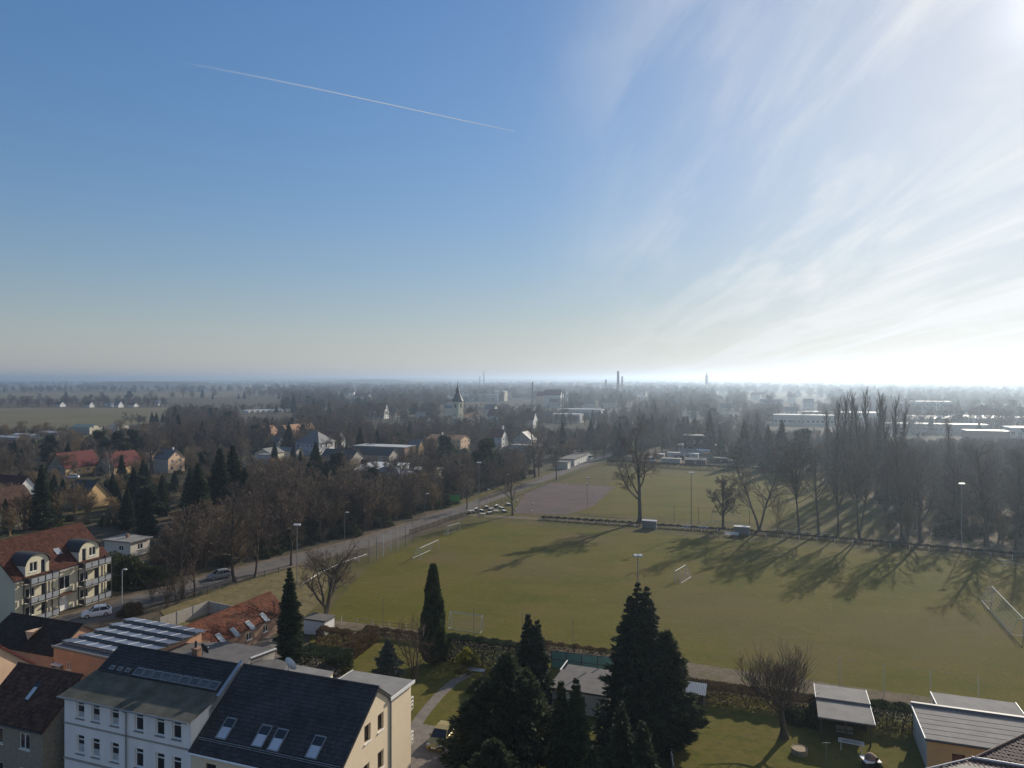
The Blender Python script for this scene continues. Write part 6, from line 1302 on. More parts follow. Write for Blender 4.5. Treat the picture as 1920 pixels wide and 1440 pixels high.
FIELDS = [[P(*q)[:2] for q in poly] for poly in (((-700, 806), (120, 806), (290, 793), (330, 764), (-500, 767)), ((-300, 752), (400, 745), (560, 735.5), (-300, 737)), ((1395, 746), (1540, 743), (1530, 737.5), (1400, 738.5)), ((-300, 731), (540, 729), (600, 724), (-300, 724.5)))]
def bare_ground(px, py, D):
    x = (px - 960) / F * D
    if any(inside((x, D), f) for f in FIELDS): return True
    if px < 480 and D > 900 and nr.uniform() < .55: return True
    return False
far, fr, fs = [], [], []
def add_far(n, d0, d1, smin, smax, x0=-200, x1=2120, wide=1.1):
    for p in far_points(n, d0, d1, x0, x1, .5, bare_ground):
        s = nr.uniform(smin, smax)
        while blocks(p[0], p[1], 20 * s, 5.5) and s > .25: s -= .08
        if s <= .25: continue
        far.append(p); fr.append(nr.uniform(0, 6.28)); fs.append((s * wide, s * wide, s))
rb = [P(*q)[:2] for q in ((1560, 905), (1640, 915), (1800, 900), (2060, 905), (2060, 832), (1560, 845))]
for x, y in scatter(rb, 4.5, 240, 28, 80):
    s = wr.uniform(.75, 1.2)
    while blocks(x, y, 18 * s) and s > .4: s -= .06
    far.append((x, y, 0)); fr.append(wr.uniform(0, 6.28)); fs.append((s * 1.2, s * 1.2, s))
for x, y in scatter(vill, 6.0, 260, 18, 120):
    s = wr.uniform(.5, 1.05)
    while blocks(x, y, HT[0] * 1.12 * s, 5) and s > .22: s -= .05
    if s > .22: far.append((x, y, 0)); fr.append(wr.uniform(0, 6.28)); fs.append((s * 1.15, s * 1.15, s))
for k in range(170):       # the belt of trees round the hamlet beyond the field
    px_ = nr.uniform(-60, 315); D = nr.uniform(930, 1120); s = nr.uniform(.45, .95); far.append(((px_ - 960) / F * D, D, 0)); fr.append(nr.uniform(0, 6.28)); fs.append((s * 1.4, s * 1.4, s))
add_far(1300, 330, 620, .6, 1.1, wide=1.2); add_far(1500, 560, 1100, .7, 1.2, wide=1.25); add_far(2300, 1000, 2200, .8, 1.35, wide=1.6); add_far(2600, 2100, 4600, .9, 1.5, wide=2.4); add_far(1600, 4500, 8000, 1.0, 1.7, wide=4.0)
far_mass('distant_woodland', 'hazy brown leafless woods covering the plain to the horizon', far, fr, fs, [woodA, woodC, woodS])
far, fr, fs = [], [], []
add_far(330, 330, 700, .5, 1.05); add_far(420, 650, 1500, .6, 1.15, wide=1.2); add_far(420, 1400, 3800, .7, 1.3, wide=1.8)
far_mass('distant_evergreens', 'dark blue green evergreens among the distant woods', far, fr, fs, [spruce2, pine, spruce])

# undergrowth of the wood and gardens: bare brush, ivy and evergreen scrub nobody could count
ivy_bush = leafy_mass('ivy_bush', 'dark ivy covered bush at the left edge of the wood', 'bush', 91, (3.2, 3.0, 2.4), 900, 'ivy_leaf', .42, P(268, 1095), 1)
brush_pts, br, bs = [], [], []
for poly, gap, n, sd in ((belt, 2.4, 520, 21), (vill, 3.4, 1500, 22), (right, 3.2, 330, 23), (east, 5.0, 220, 24)):
    keep = pts_taken[:]; pts_taken.clear()
    for x, y in scatter(poly, gap, n, sd, 25):
        s = wr.uniform(.5, 1.25)
        while blocks(x, y, 4.2 * s, 1.5) and s > .15: s -= .07
        if s > .15: brush_pts.append((x, y, 0)); br.append(wr.uniform(0, 6.28)); bs.append((s * 1.2, s * 1.2, s))
    pts_taken[:] = keep
far_mass('undergrowth', 'brown brush and dark scrub under the trees and between the gardens', brush_pts, br, bs, [scrub, ivy_bush, scrub, ivy_bush, tan, ivy_bush])
# ------------------------------------------------------------------ sports ground furniture, lamps, fences
def goal(label, pa, pb, h, depth, side, m='goal_white', net=True, cat='goal', group=None, base=True):
    """A football goal with its mouth from ground point pa to pb; the net falls back to the given side (+1 left of a->b)."""
    d = (pb - pa); w = d.length; rz = math.atan2(d.y, d.x); t = thing('football_goal', label, cat, pa, rz, group); s = side
    for x in (0, w): MB().tube((x, 0, 0), (x, 0, h), .06, n=8).build('post', MATS[m], t)
    MB().tube((-.05, 0, h), (w + .05, 0, h), .06, n=8).build('crossbar', MATS[m], t)
    for x in (0, w): MB().path([(x, 0, h), (x, s * depth * .45, h - .05), (x, s * depth, .04), (x, 0, .04)], .035, 6).build('side_frame', MATS['net_cord' if not base else m], t)
    if base: MB().tube((0, s * depth, .05), (w, s * depth, .05), .045, n=6).build('ground_bar', MATS[m], t)
    if net:
        mb = MB(); n = max(8, int(w / .32))
        for k in range(n + 1): x = w * k / n; mb.path([(x, s * .02, h - .03), (x, s * depth * .45, h - .10), (x, s * depth, .08)], .007, 3)
        for f in (.15, .35, .55, .75, .92): y = s * (depth * .45 + depth * .55 * f); z = (h - .1) * (1 - f) + .08 * f; mb.tube((0, y, z), (w, y, z), .007, n=3, caps=False)
        mb.build('net', MATS['net_cord'], t)['kind'] = 'stuff'
    return t
goal('large white goal at the left end of the near pitch', P(788, 1049), P(822, 1033), 2.3, 1.8, 1)
goal('white goal standing behind the left end, nearest the street', P(840, 1004), P(862, 998), 2.2, 1.4, 1)
goal('white goal nearest the tall dark clipped hedge and thuja', P(846, 1175), P(905, 1183), 2.2, 1.1, -1)
goal('small white training goal in the tree shadows', P(1266, 1092), P(1285, 1080), 2.0, 1.1, -1)
goal('large goal at the right end with box net frame', P(1860, 1128), P(1919, 1193), 2.44, 1.5, -1)
goal('pale goal on the far pitch below the low tree', P(1335, 980), P(1386, 985), 2.3, 1.5, 1, m='net_cord')
goal('white goal lying at the right edge, beside fallen leaves', P(1880, 1062), P(1940, 1076), 1.2, 1.4, 1, net=False)

def lamp_mast(label, px, py, top_y, heads=2, cat='light mast', name='light_mast', r=.11, mm='grey_metal', group=None, turn=0.0, side=1):
    g = P(px, py); z = H - (top_y - YH) * g.y / F; t = thing(name, label, cat, g, turn, group)
    MB().tube((0, 0, -.2), (0, 0, z), r * .75, r * .45, 8).build('pole', MATS[mm], t)
    if name == 'street_lamp':
        MB().tube((0, 0, z - .06), (side * .9, 0, z + .08), .04, n=6).build('arm', MATS[mm], t)
        m = MB(); m.hexa([(side * .6 - .35, -.14, z + .02), (side * .6 + .35, -.14, z + .06), (side * .6 + .35, .14, z + .06), (side * .6 - .35, .14, z + .02)], [(side * .6 - .3, -.1, z + .16), (side * .6 + .3, -.1, z + .2), (side * .6 + .3, .1, z + .2), (side * .6 - .3, .1, z + .16)]); m.build('lamp_head', MATS['lamp_white'], t)
    else:
        MB().box(-.6, .6, -.05, .05, z - .05, z + .05).build('crossbar', MATS[mm], t)
        for k in range(heads):
            x = (k - (heads - 1) / 2) * .6; m = MB(); m.hexa([(x - .28, -.42, z + .02), (x + .28, -.42, z + .02), (x + .28, .22, z + .1), (x - .28, .22, z + .1)], [(x - .24, -.36, z + .16), (x + .24, -.36, z + .16), (x + .24, .18, z + .26), (x - .24, .18, z + .26)]); m.build('floodlight', MATS['lamp_head'], t)
    return t
lamp_mast('tall dark floodlight mast right of the largest bare tree', 1296, 997, 887, 2, mm='dark_metal', r=.14)
lamp_mast('floodlight mast in the fallen leaves at the right', 1803, 1035, 908, 2, r=.13)
lamp_mast('grey floodlight mast rising behind the largest conifer', 1196, 1238, 1043, 2, r=.14)
lamp_mast('floodlight mast on the verge above the street bend', 557, 1098, 985, 2, r=.12)
lamp_mast('floodlight mast beside the beer garden tables', 898, 972, 868, 2, r=.12)
lamp_mast('thin mast on the far touchline by the clay court', 1131, 912, 881, 1, r=.09)
lamp_mast('mast with two lamps at the edge of the clay court', 1102, 952, 897, 1, r=.10)
lamp_mast('mast behind the clay court, left of the white dot', 1100, 930, 906, 1, r=.08)
for px_, py_, ty, lab in ((229, 1131, 1068, 'white street lamp before the cream flats'), (797, 981, 926, 'street lamp above the dark fence'), (646, 1020, 961, 'street lamp in front of the brown wood'), (912, 950, 918, 'street lamp left of the green sign'), (949, 922, 890, 'street lamp on the kerb by the pine'), (1137, 856, 838, 'street lamp at the far bend of the street'), (1040, 886, 862, 'street lamp opposite the garage row'), (1084, 870, 845, 'street lamp beside the white garage doors')):
    lamp_mast(lab, px_, py_, ty, cat='street lamp', name='street_lamp', r=.075, mm='grey_metal' if px_ > 300 else 'white_metal', turn=GR)
# ball-catcher poles and net at the left end of the near pitch
bc = thing('ball_catcher', 'row of tall white poles with thin net by the street', 'fence', P(724, 1038), 0); o0 = bc.location.copy()
poles = [P(*q) - o0 for q in ((692, 1056), (706, 1050), (719, 1043), (733, 1034), (746, 1030), (760, 1024), (773, 1017))]
for k, p in enumerate(poles): MB().tube(p, p + Vector((0, 0, 4.4)), .06, n=6).build('post', MATS['white_paint' if k in (2, 3, 4) else 'grey_metal'], bc)
m = MB()
for a, b in zip(poles, poles[1:]):
    for k in range(1, 9): z = Vector((0, 0, .5 * k)); m.tube(a + z, b + z, .006, n=3, caps=False)
    for j in range(6): q = a + (b - a) * (j / 6); m.tube(q, q + Vector((0, 0, 4.2)), .006, n=3, caps=False)
m.build('net', MATS['net_cord'], bc)['kind'] = 'stuff'

def run(pts, step):
    out = []; carry = 0.0
    for a, b in zip(pts, pts[1:]):
        L = (b - a).length; s = carry
        while s < L: out.append(a + (b - a) * (s / L)); s += step
        carry = s - L
    return out
def rail_fence(name, label, pts, step, h, post, rail, rails, r=.045, rr=.03, cat='barrier', boards=None, post_mat2=None):
    o = pts[0]; t = thing(name, label, cat, o); ps = run(pts, step); me = MB().tube((0, 0, -.1), (0, 0, h), r, n=6).mesh('post', MATS[post])
    for p in ps: link('post', me, t, p - o)
    for z in rails:
        for a, b in zip(pts, pts[1:]): MB().tube(a - o + Vector((0, 0, z)), b - o + Vector((0, 0, z)), rr, n=6).build('rail', MATS[rail], t)
    if boards:
        bmn, z0, z1, gap = boards
        for a, b in zip(ps, ps[1:]):
            d = (b - a); e = d.normalized() * gap; q0, q1 = a - o + e, b - o - e; s = Vector((-d.y, d.x, 0)).normalized() * .02
            MB().hexa([q0 - s + Vector((0, 0, z0)), q1 - s + Vector((0, 0, z0)), q1 + s + Vector((0, 0, z0)), q0 + s + Vector((0, 0, z0))], [q0 - s + Vector((0, 0, z1)), q1 - s + Vector((0, 0, z1)), q1 + s + Vector((0, 0, z1)), q0 + s + Vector((0, 0, z1))]).build('panel', MATS[bmn], t)
    return t
rail_fence('barrier_rail', 'barrier of white posts along the path between pitches, left stretch', [P(1015, 977), P(1110, 982), P(1205, 990)], 3.4, 1.05, 'white_paint', 'wood_dark', (1.02,), rr=.05)
rail_fence('barrier_rail', 'dark topped rail just behind the left barrier', [P(1083, 973), P(1175, 980)], 3.2, 1.0, 'white_paint', 'wood_dark', (1.0,), rr=.05)
rail_fence('barrier_rail', 'long barrier of white posts before the row of trees', [P(1228, 993), P(1400, 1003), P(1460, 1010), P(1600, 1021), P(1760, 1036), P(1900, 1050), P(2000, 1060)], 3.6, 1.05, 'white_paint', 'wood_grey', (1.02,), rr=.03)
rail_fence('barrier_rail', 'pale handrail behind the long barrier', [P(1450, 1000), P(1560, 1009)], 3.5, 1.0, 'white_paint', 'white_paint', (1.0,))
rail_fence('barrier_rail', 'white touchline rail running beside the street', [P(566, 1106), P(600, 1084), P(640, 1065), P(688, 1048)], 4.0, 1.0, 'white_paint', 'white_paint', (.98,), rr=.06)
rail_fence('barrier_rail', 'low pale fence behind the wide leaning tree', [P(612, 1166), P(660, 1172), P(710, 1178), P(760, 1183), P(830, 1190)], 2.6, 1.05, 'white_paint', 'wood_grey', (.95, .5), rr=.03)
rail_fence('picket_fence', 'dark plank fence between street and pitch', [P(768, 1003), P(800, 992), P(840, 978), P(876, 967)], 2.6, 1.35, 'wood_dark', 'wood_dark', (.4, 1.1), cat='fence', boards=('wood_dark', .15, 1.2, .12))
rail_fence('picket_fence', 'post and rail fence between clay court and street', [P(905, 956), P(985, 925), P(1040, 903), P(1100, 880), P(1136, 868)], 2.6, 1.3, 'wood_dark', 'wood_dark', (.5, 1.1), cat='fence')
rail_fence('picket_fence', 'dark wire fence along the street bend', [P(330, 1134), P(400, 1112), P(470, 1090), P(540, 1072)], 3.0, 1.4, 'dark_metal', 'dark_metal', (.3, .85, 1.35), rr=.012, cat='fence')
rail_fence('picket_fence', 'grey wire fence on the far side of the street', [P(900, 940), P(960, 921), P(1020, 895)], 3.0, 1.2, 'wood_dark', 'wood_dark', (.4, .8, 1.15), rr=.02, cat='fence', boards=('wood_dark', .1, .9, .05))
rail_fence('ball_fence', 'very thin tall posts along the garden side of the pitch', [P(718, 1181), P(770, 1187), P(842, 1196), P(930, 1207), P(1025, 1219), P(1110, 1230)], 7.0, 4.6, 'grey_metal', 'grey_metal', (4.5,), r=.035, rr=.01, cat='fence')
rail_fence('ball_fence', 'thin tall posts along the pitch at the ochre garage', [P(1575, 1291), P(1645, 1302), P(1713, 1312), P(1782, 1321), P(1855, 1331)], 4.6, 3.6, 'net_cord', 'grey_metal', (3.5,), r=.035, rr=.01, cat='fence')
rail_fence('ball_fence', 'three dark posts behind the far pitch goal', [P(1264, 980), P(1310, 983), P(1408, 990)], 6.0, 4.2, 'dark_metal', 'dark_metal', (4.1,), r=.05, rr=.012, cat='fence')
# concrete garden wall, white panels, teal fence
def panel_wall(name, label, pts, h, step, m, post=None, cat='wall', t_=.08, top=None):
    o = pts[0]; t = thing(name, label, cat, o); 
    for a, b in zip(pts, pts[1:]):
        d = b - a; n = max(1, int(round(d.length / step)))
        for k in range(n):
            p, q = a + d * (k / n) - o, a + d * ((k + 1) / n) - o; e = d.normalized(); s = Vector((-e.y, e.x, 0)) * (t_ / 2); p = p + e * .06; q = q - e * .06
            up = Vector((0, 0, h)); MB().hexa([p - s, q - s, q + s, p + s], [p - s + up, q - s + up, q + s + up, p + s + up]).build('panel', MATS[m], t)
            pm = MB(); c = p - e * .06; pm.box(c.x - .06, c.x + .06, c.y - .06, c.y + .06, -.1, h + .06); pm.build('post', MATS[post or m], t)
            if top: MB().hexa([p - s * 1.6 + up, q - s * 1.6 + up, q + s * 1.6 + up, p + s * 1.6 + up], [p - s * 1.6 + up * 1.04, q - s * 1.6 + up * 1.04, q + s * 1.6 + up * 1.04, p + s * 1.6 + up * 1.04]).build('rail', MATS[top], t); MB().hexa([p - s * 1.6 + up * .5, q - s * 1.6 + up * .5, q + s * 1.6 + up * .5, p + s * 1.6 + up * .5], [p - s * 1.6 + up * .54, q - s * 1.6 + up * .54, q + s * 1.6 + up * .54, p + s * 1.6 + up * .54]).build('rail', MATS[top], t)
    return t
panel_wall('garden_wall', 'cream concrete panel wall beside the solar roof', [P(300, 1183), P(391, 1150), P(448, 1163)], 1.9, 2.6, 'concrete', 'grey_metal', top=None)
panel_wall('teal_fence', 'teal panel fence behind the garden shed', [P(1034, 1252), P(1090, 1259), P(1150, 1266)], 2.1, 2.4, 'teal_paint', 'dark_metal', cat='fence', t_=.05, top='dark_metal')
panel_wall('white_fence', 'white board fence at the bottom edge beside the lawn', [P(1263, 1462), P(1258, 1425), P(1268, 1398)], 1.2, 1.9, 'white_paint', 'wood_grey', cat='fence', t_=.04)
# garden shed under the conifers
t = house('garden_shed', 'garden shed with two flat grey roofs between the conifers', 'shed', P(1035, 1332), GR, 6.2, 4.6, 2.4, 2.4, 'render_pale', 'felt_dark', flat=True, over=.3, wins=[('F', 1.2, 1.0, .9, .9)], doors=[('F', 3.2, .02, .9, 2.0, 'wood_dark')])
MB().box(-.3, 6.5, 4.95, 7.6, 2.0, 2.18).build('rear_roof', MATS['felt_dark'], t); MB().box(0, 6.2, 4.62, 7.4, -.3, 1.995).build('rear_wall', MATS['render_pale'], t); MB().bar((-.34, 4.4, 2.64), (-.34, 7.4, 2.64), .1, .1).build('white_trim', MATS['white_paint'], t)
t = house('white_shed', 'low shed with white end wall left of the clipped hedges', 'shed', P(570, 1188), GR, 3.4, 2.4, 2.0, 2.0, 'white_paint', 'felt_dark', flat=True, over=.15, wins=[])
# trellis roofed arbour by the big conifer
t = thing('garden_arbour', 'small arbour with weathered white slatted roof by the largest conifer', 'arbour', P(1288, 1330), GR)
for x, y in ((0, 0), (1.8, 0), (0, 1.5), (1.8, 1.5)): MB().box(x - .04, x + .04, y - .04, y + .04, -.1, 1.9 + (.35 if y else 0)).build('post', MATS['wood_grey'], t)
for k in range(12): m = MB(); x = -.15 + k * .18; m.hexa([(x, -.25, 1.85), (x + .15, -.25, 1.85), (x + .15, 1.8, 2.33), (x, 1.8, 2.33)], [(x, -.25, 1.89), (x + .15, -.25, 1.89), (x + .15, 1.8, 2.37), (x, 1.8, 2.37)]); m.build('slat', MATS['balcony_panel'], t)
MB().box(-.05, 1.85, 1.52, 1.56, .0, 2.2).build('rear_wall', MATS['wood_dark'], t); MB().box(0, 1.8, .9, 1.4, .35, .45).build('seat', MATS['wood_dark'], t)
# garden things
t = thing('garden_table', 'pale slatted garden table near the end of the curved path', 'table', P(893, 1268), GR)
for k in range(5): MB().box(-1.1, 1.1, -.45 + k * .18, -.29 + k * .18, .80, .84).build('slat', MATS['balcony_panel'], t)
for x in (-.95, .95): MB().box(x - .05, x + .05, -.4, .4, 0, .8).build('leg', MATS['wood_dark'], t)
t = thing('log_tub', 'round wooden slatted tub standing on the lawn', 'tub', P(1499, 1414), 0)
for k in range(26):
    a = 2 * math.pi * k / 26; m = MB(); m.box(-.055, .055, -.02, .02, 0, .62); o = m.build('slat', MATS['wood_pale'], t, (.72 * math.cos(a), .72 * math.sin(a), 0), a + math.pi / 2)
m = MB(); m.lathe([(.70, .08), (.70, .16)], 20); m.build('bottom', MATS['wood_dark'], t)
for k in range(9): w = math.sqrt(max(.02, .68 ** 2 - (-.6 + k * .15) ** 2)); MB().box(-w, w, -.655 + k * .15, -.545 + k * .15, .52, .56).build('slat', MATS['wood_pale'], t)
t = thing('clothes_airer', 'folding metal clothes airer in the carport shade', 'clothes airer', P(1596, 1412), R(-25))
m = MB(); m.tube((-1.1, 0, .9), (1.1, 0, .9), .03); m.tube((-1.1, .8, .9), (1.1, .8, .9), .03)
for x in (-1.1, 1.1): m.tube((x, 0, .9), (x, .8, .9), .03)
m.build('frame', MATS['white_metal'], t); m = MB()
for k in range(1, 6): m.tube((-1.1, .8 * k / 6, .9), (1.1, .8 * k / 6, .9), .012, n=4)
m.build('line', MATS['white_metal'], t)
for x in (-.9, .9): MB().path([(x, 0, 0), (x, .8, .9)], .028).build('leg', MATS['white_metal'], t); MB().path([(x, .8, 0), (x, 0, .9)], .028).build('leg', MATS['white_metal'], t)
t = thing('garden_oven', 'domed brown garden oven on a white slab', 'oven', P(1632, 1440), 0)
MB().box(-.6, .6, -.5, .5, 0, .75).build('base', MATS['dark_metal'], t); MB().box(-.75, .75, -.65, .65, .752, .86).build('slab', MATS['white_paint'], t)
m = MB(); m.lathe([(.5 * math.cos(math.pi / 2 * k / 6) + .01, .862 + .55 * math.sin(math.pi / 2 * k / 6)) for k in range(7)], 16); m.build('dome', MATS['brick_wall'], t, smooth=True)
t = thing('wash_post', 'thin grey wash line post near the bottom edge', 'post', P(1549, 1430), 0); MB().tube((0, 0, 0), (0, 0, 1.9), .04, n=6).build('pole', MATS['grey_metal'], t); MB().tube((-.4, 0, 1.85), (.4, 0, 1.85), .03, n=6).build('crossbar', MATS['grey_metal'], t)
# dugouts, benches, tables
for px_, py_, lab in ((1217, 992, 'grey dugout right of the largest bare tree'), (1391, 1004, 'grey dugout between low tree and V shaped tree')):
    t = thing('dugout', lab, 'dugout', P(px_, py_), GR)
    m = MB(); m.box(-1.7, 1.7, .9, 1.0, 0, 2.0); m.build('back', MATS['grey_metal'], t); m = MB(); m.hexa([(-1.8, -.4, 1.95), (1.8, -.4, 1.95), (1.8, 1.05, 2.02), (-1.8, 1.05, 2.02)], [(-1.8, -.4, 2.03), (1.8, -.4, 2.03), (1.8, 1.05, 2.1), (-1.8, 1.05, 2.1)]); m.build('roof', MATS['zinc'], t)
    for x in (-1.7, 1.62): MB().box(x, x + .08, -.2, .9, 0, 1.95).build('side', MATS['grey_metal'], t)
    MB().box(-1.5, 1.5, .35, .8, .42, .48).build('bench', MATS['wood_grey'], t)
def bench(px, py, lab, L=2.4, m='white_paint'):
    t = thing('bench', lab, 'bench', P(px, py), GR); MB().box(-L / 2, L / 2, -.2, .2, .42, .47).build('seat', MATS[m], t); MB().box(-L / 2, L / 2, .2, .24, .6, .95).build('backrest', MATS[m], t)
    for x in (-L / 2 + .2, L / 2 - .2): MB().box(x - .04, x + .04, -.18, .22, 0, .42).build('leg', MATS['dark_metal'], t)
bench(1288, 993, 'white bench at the foot of the tall dark mast'); bench(1319, 995, 'white bench between mast and low tree'); bench(1372, 1006, 'white bench left of the second dugout', 3.0)
sets = [(884, 962), (893, 957), (903, 960), (912, 953), (921, 957), (931, 951), (940, 955), (918, 964), (945, 961), (930, 961), (905, 967), (953, 948)]
ord_ = ['first', 'second', 'third', 'fourth', 'fifth', 'sixth', 'seventh', 'eighth', 'ninth', 'tenth', 'eleventh', 'twelfth']
rank = {s: i for i, s in enumerate(sorted(sets))}
proto = None
for s in sets:
    lab = 'white beer garden table set, %s from the left under the slim tree' % ord_[rank[s]]
    if proto is None:
        proto = t = thing('table_set', lab, 'table', P(*s), .4, 'beer garden tables by the street')
        MB().box(-.9, .9, -.35, .35, .72, .77).build('table_top', MATS['white_paint'], t)
        for y in (-.75, .75): MB().box(-.9, .9, y - .14, y + .14, .42, .46).build('seat', MATS['wood_grey'], t)
        for x in (-.7, .7): MB().box(x - .03, x + .03, -.8, .8, 0, .42).build('leg', MATS['dark_metal'], t); MB().box(x - .02, x + .02, -.3, .3, .421, .72).build('leg', MATS['dark_metal'], t)
    else: dup(proto, P(*s), rs.uniform(0, 3), .85, lab, 'beer garden tables by the street')
t = thing('sign_board', 'green sign board on posts at the edge of the brown wood', 'sign', P(853, 948), R(-15)); MB().box(-1.5, 1.5, -.03, .03, 1.2, 3.0).build('board', MATS['green_sign'], t)
for x in (-1.3, 1.3): MB().tube((x, .06, -.1), (x, .06, 3.1), .05, n=6).build('post', MATS['grey_metal'], t)
for k, (px_, py_, lab) in enumerate(((1063, 911, 'white marker on the clay court, back left'), (1118, 934, 'white chair on the grass beside the clay court'), (970, 940, 'white marker at the left edge of the clay court'), (1000, 946, 'white marker in the middle of the clay court'), (998, 960, 'white marker at the front of the clay court'), (968, 957, 'white marker by the slim tree foot'))):
    t = thing('court_marker', lab, 'marker', P(px_, py_), 0); MB().box(-.22, .22, -.15, .15, 0.001, .38).build('block', MATS['white_paint'], t); MB().box(-.1, .1, -.1, .1, .381, .6).build('handle', MATS['white_paint'], t)
# parked vehicles
mat('car_white', (0.72, 0.72, 0.74), 0.25, 0.03, 1.0, spec=0.6); mat('car_gold', (0.33, 0.26, 0.10), 0.42, 0.05, 1.0, metal=0.15, spec=0.4); mat('car_grey', (0.34, 0.35, 0.38), 0.3, 0.05, 1.0, metal=0.4, spec=0.6); mat('car_mint', (0.50, 0.58, 0.55), 0.3, 0.04, 1.0, spec=0.5); mat('red_glass', (0.35, 0.02, 0.02), 0.2, 0.05, 1.0)
def car(label, loc, rz, paint, L=4.25, Wc=1.78, Hc=1.52, kind='hatch', cat='car', name='parked_car'):
    t = thing(name, label, cat, loc, rz); w = Wc / 2; h = Hc
    # stations along x (front = -x): (x, floor z, waist z, half width)
    if kind == 'hatch': st = [(-.5, .34, .62, .74), (-.47, .22, .74, .90), (-.36, .18, .86, .98), (-.2, .18, .93, 1.0), (0, .18, .96, 1.0), (.25, .18, .98, 1.0), (.40, .20, 1.0, .97), (.475, .26, .98, .90), (.5, .38, .90, .80)]; cab = [(-.235, .93, .90), (-.07, h - .03, .74), (.10, h, .76), (.30, h - .03, .74), (.445, 1.0, .86)]
    else: st = [(-.5, .34, .8, .8), (-.46, .22, 1.0, .93), (-.36, .2, 1.1, 1.0), (0, .2, 1.12, 1.0), (.45, .2, 1.12, 1.0), (.5, .3, 1.1, .95)]; cab = [(-.40, 1.1, .95), (-.27, h - .05, .86), (.1, h, .88), (.44, h - .02, .88), (.485, 1.1, .95)]
    m = MB(); rings = []
    for x, zf, zw, hw_ in st:
        a = hw_ * w; i = len(m.v); m.v += [(x * L, -a * .9, zf), (x * L, -a, zf + (zw - zf) * .35), (x * L, -a * .985, zw - .07), (x * L, -a * .90, zw), (x * L, a * .90, zw), (x * L, a * .985, zw - .07), (x * L, a, zf + (zw - zf) * .35), (x * L, a * .9, zf)]; rings.append(i)
    for a, b in zip(rings, rings[1:]):
        for k in range(8): j = (k + 1) % 8; m.f.append((a + k, a + j, b + j, b + k))
    m.f.append(tuple(rings[0] + k for k in range(8))); m.f.append(tuple(rings[-1] + k for k in reversed(range(8))))
    m.build('body', MATS[paint], t, smooth=False)
    # glasshouse and roof
    g = MB(); r = MB(); base = [(x, z, hh) for x, z, hh in cab]; f0, r1_, r2_, r3_, b0 = base; zb = f0[1] - .02
    def row(x, z, hh): return (x * L, -hh * w, z), (x * L, hh * w, z)
    A0_, A1_ = row(f0[0], zb, f0[2]); B0_, B1_ = row(r1_[0], r1_[1], r1_[2]); C0_, C1_ = row(r3_[0], r3_[1], r3_[2]); D0_, D1_ = row(b0[0], b0[1] - .02, b0[2]); E0, E1 = row(r1_[0] + .02, zb, .95); G0, G1 = row(r3_[0], zb, .95)
    g.poly(A0_, A1_, B1_, B0_); g.poly(C0_, C1_, D1_, D0_); g.poly(A0_, B0_, C0_, D0_); g.poly(A1_, D1_, C1_, B1_); g.build('windows', MATS['glass'], t)
    lift = .025; tp = [(p[0], p[1], p[2]) for p in (B0_, B1_, C1_, C0_)]; mid0, mid1 = row(r2_[0], r2_[1] + .02, r2_[2])
    r.poly((B0_[0] - .03, B0_[1] * 1.02, B0_[2]), (B1_[0] - .03, B1_[1] * 1.02, B1_[2]), (mid1[0], mid1[1] * 1.02, mid1[2] + lift), (mid0[0], mid0[1] * 1.02, mid0[2] + lift)); r.poly((mid0[0], mid0[1] * 1.02, mid0[2] + lift), (mid1[0], mid1[1] * 1.02, mid1[2] + lift), (C1_[0] + .08, C1_[1] * 1.02, C1_[2]), (C0_[0] + .08, C0_[1] * 1.02, C0_[2]))
    for s, (a, b, c, d) in ((-1, (A0_, B0_, C0_, D0_)), (1, (A1_, B1_, C1_, D1_))):
        for p, q in ((a, b), (b, c), (c, d), ((r2_[0] * L, s * r2_[2] * w, r2_[1]), (r2_[0] * L, s * w * .93, zb))): r.tube(Vector(p) + Vector((0, s * .01, 0)), Vector(q) + Vector((0, s * .01, 0)), .042, n=5)
    r.build('roof', MATS[paint], t)
    for x in (-.305 * L, .305 * L):
        for s in (-1, 1):
            wm = MB(); wm.tube((x, s * (w - .17), .32), (x, s * (w + .012), .32), .32, n=16); wo = wm.build('wheel', MATS['rubber'], t); rm = MB(); rm.tube((x, s * (w + .0125), .32), (x, s * (w + .02), .32), .21, n=12); rm.build('rim', MATS['zinc'], wo)
    for s in (-1, 1):
        m = MB(); m.box(-.492 * L, -.455 * L, s * w * .62 - .17, s * w * .62 + .17, .63, .77); m.build('headlight', MATS['glass_pale'], t); m = MB(); m.box(.475 * L, .503 * L, s * w * .72 - .1, s * w * .72 + .1, .72, .95); m.build('tail_light', MATS['red_glass'], t)
        m = MB(); m.box(-.2 * L, -.16 * L, s * (w + .06) - .07, s * (w + .06) + .07, .95, 1.08); m.build('mirror', MATS[paint], t)
    m = MB(); m.box(-.503 * L, -.48 * L, -w * .55, w * .55, .36, .56); m.build('grille', MATS['rubber'], t); m = MB(); m.box(-.508 * L, -.5031 * L, -.26, .26, .44, .55); m.build('number_plate', MATS['white_paint'], t)
    return t
car('white hatchback parked on the street before the cream flats', (P(181, 1155)), R(30), 'car_white', L=4.1)
car('golden hatchback parked on the driveway by the yew', P(829, 1392), math.atan2(-.94, -.30) + math.pi, 'car_gold', L=4.35, Wc=1.8)
car('grey car under the trees at the street bend', P(412, 1084), R(35), 'car_grey', L=4.3)
car('pale mint van parked beside the garages', P(1106, 862), R(68), 'car_mint', L=4.8, Wc=1.95, Hc=2.1, kind='van', cat='van', name='parked_van')
car('white van beside the leftmost allotment hut', P(1218, 866), R(-20), 'car_white', L=5.0, Wc=2.0, Hc=2.1, kind='van', cat='van', name='parked_van')
car('white car before the yellow bungalow', P(136, 897), R(10), 'car_white', L=4.3)
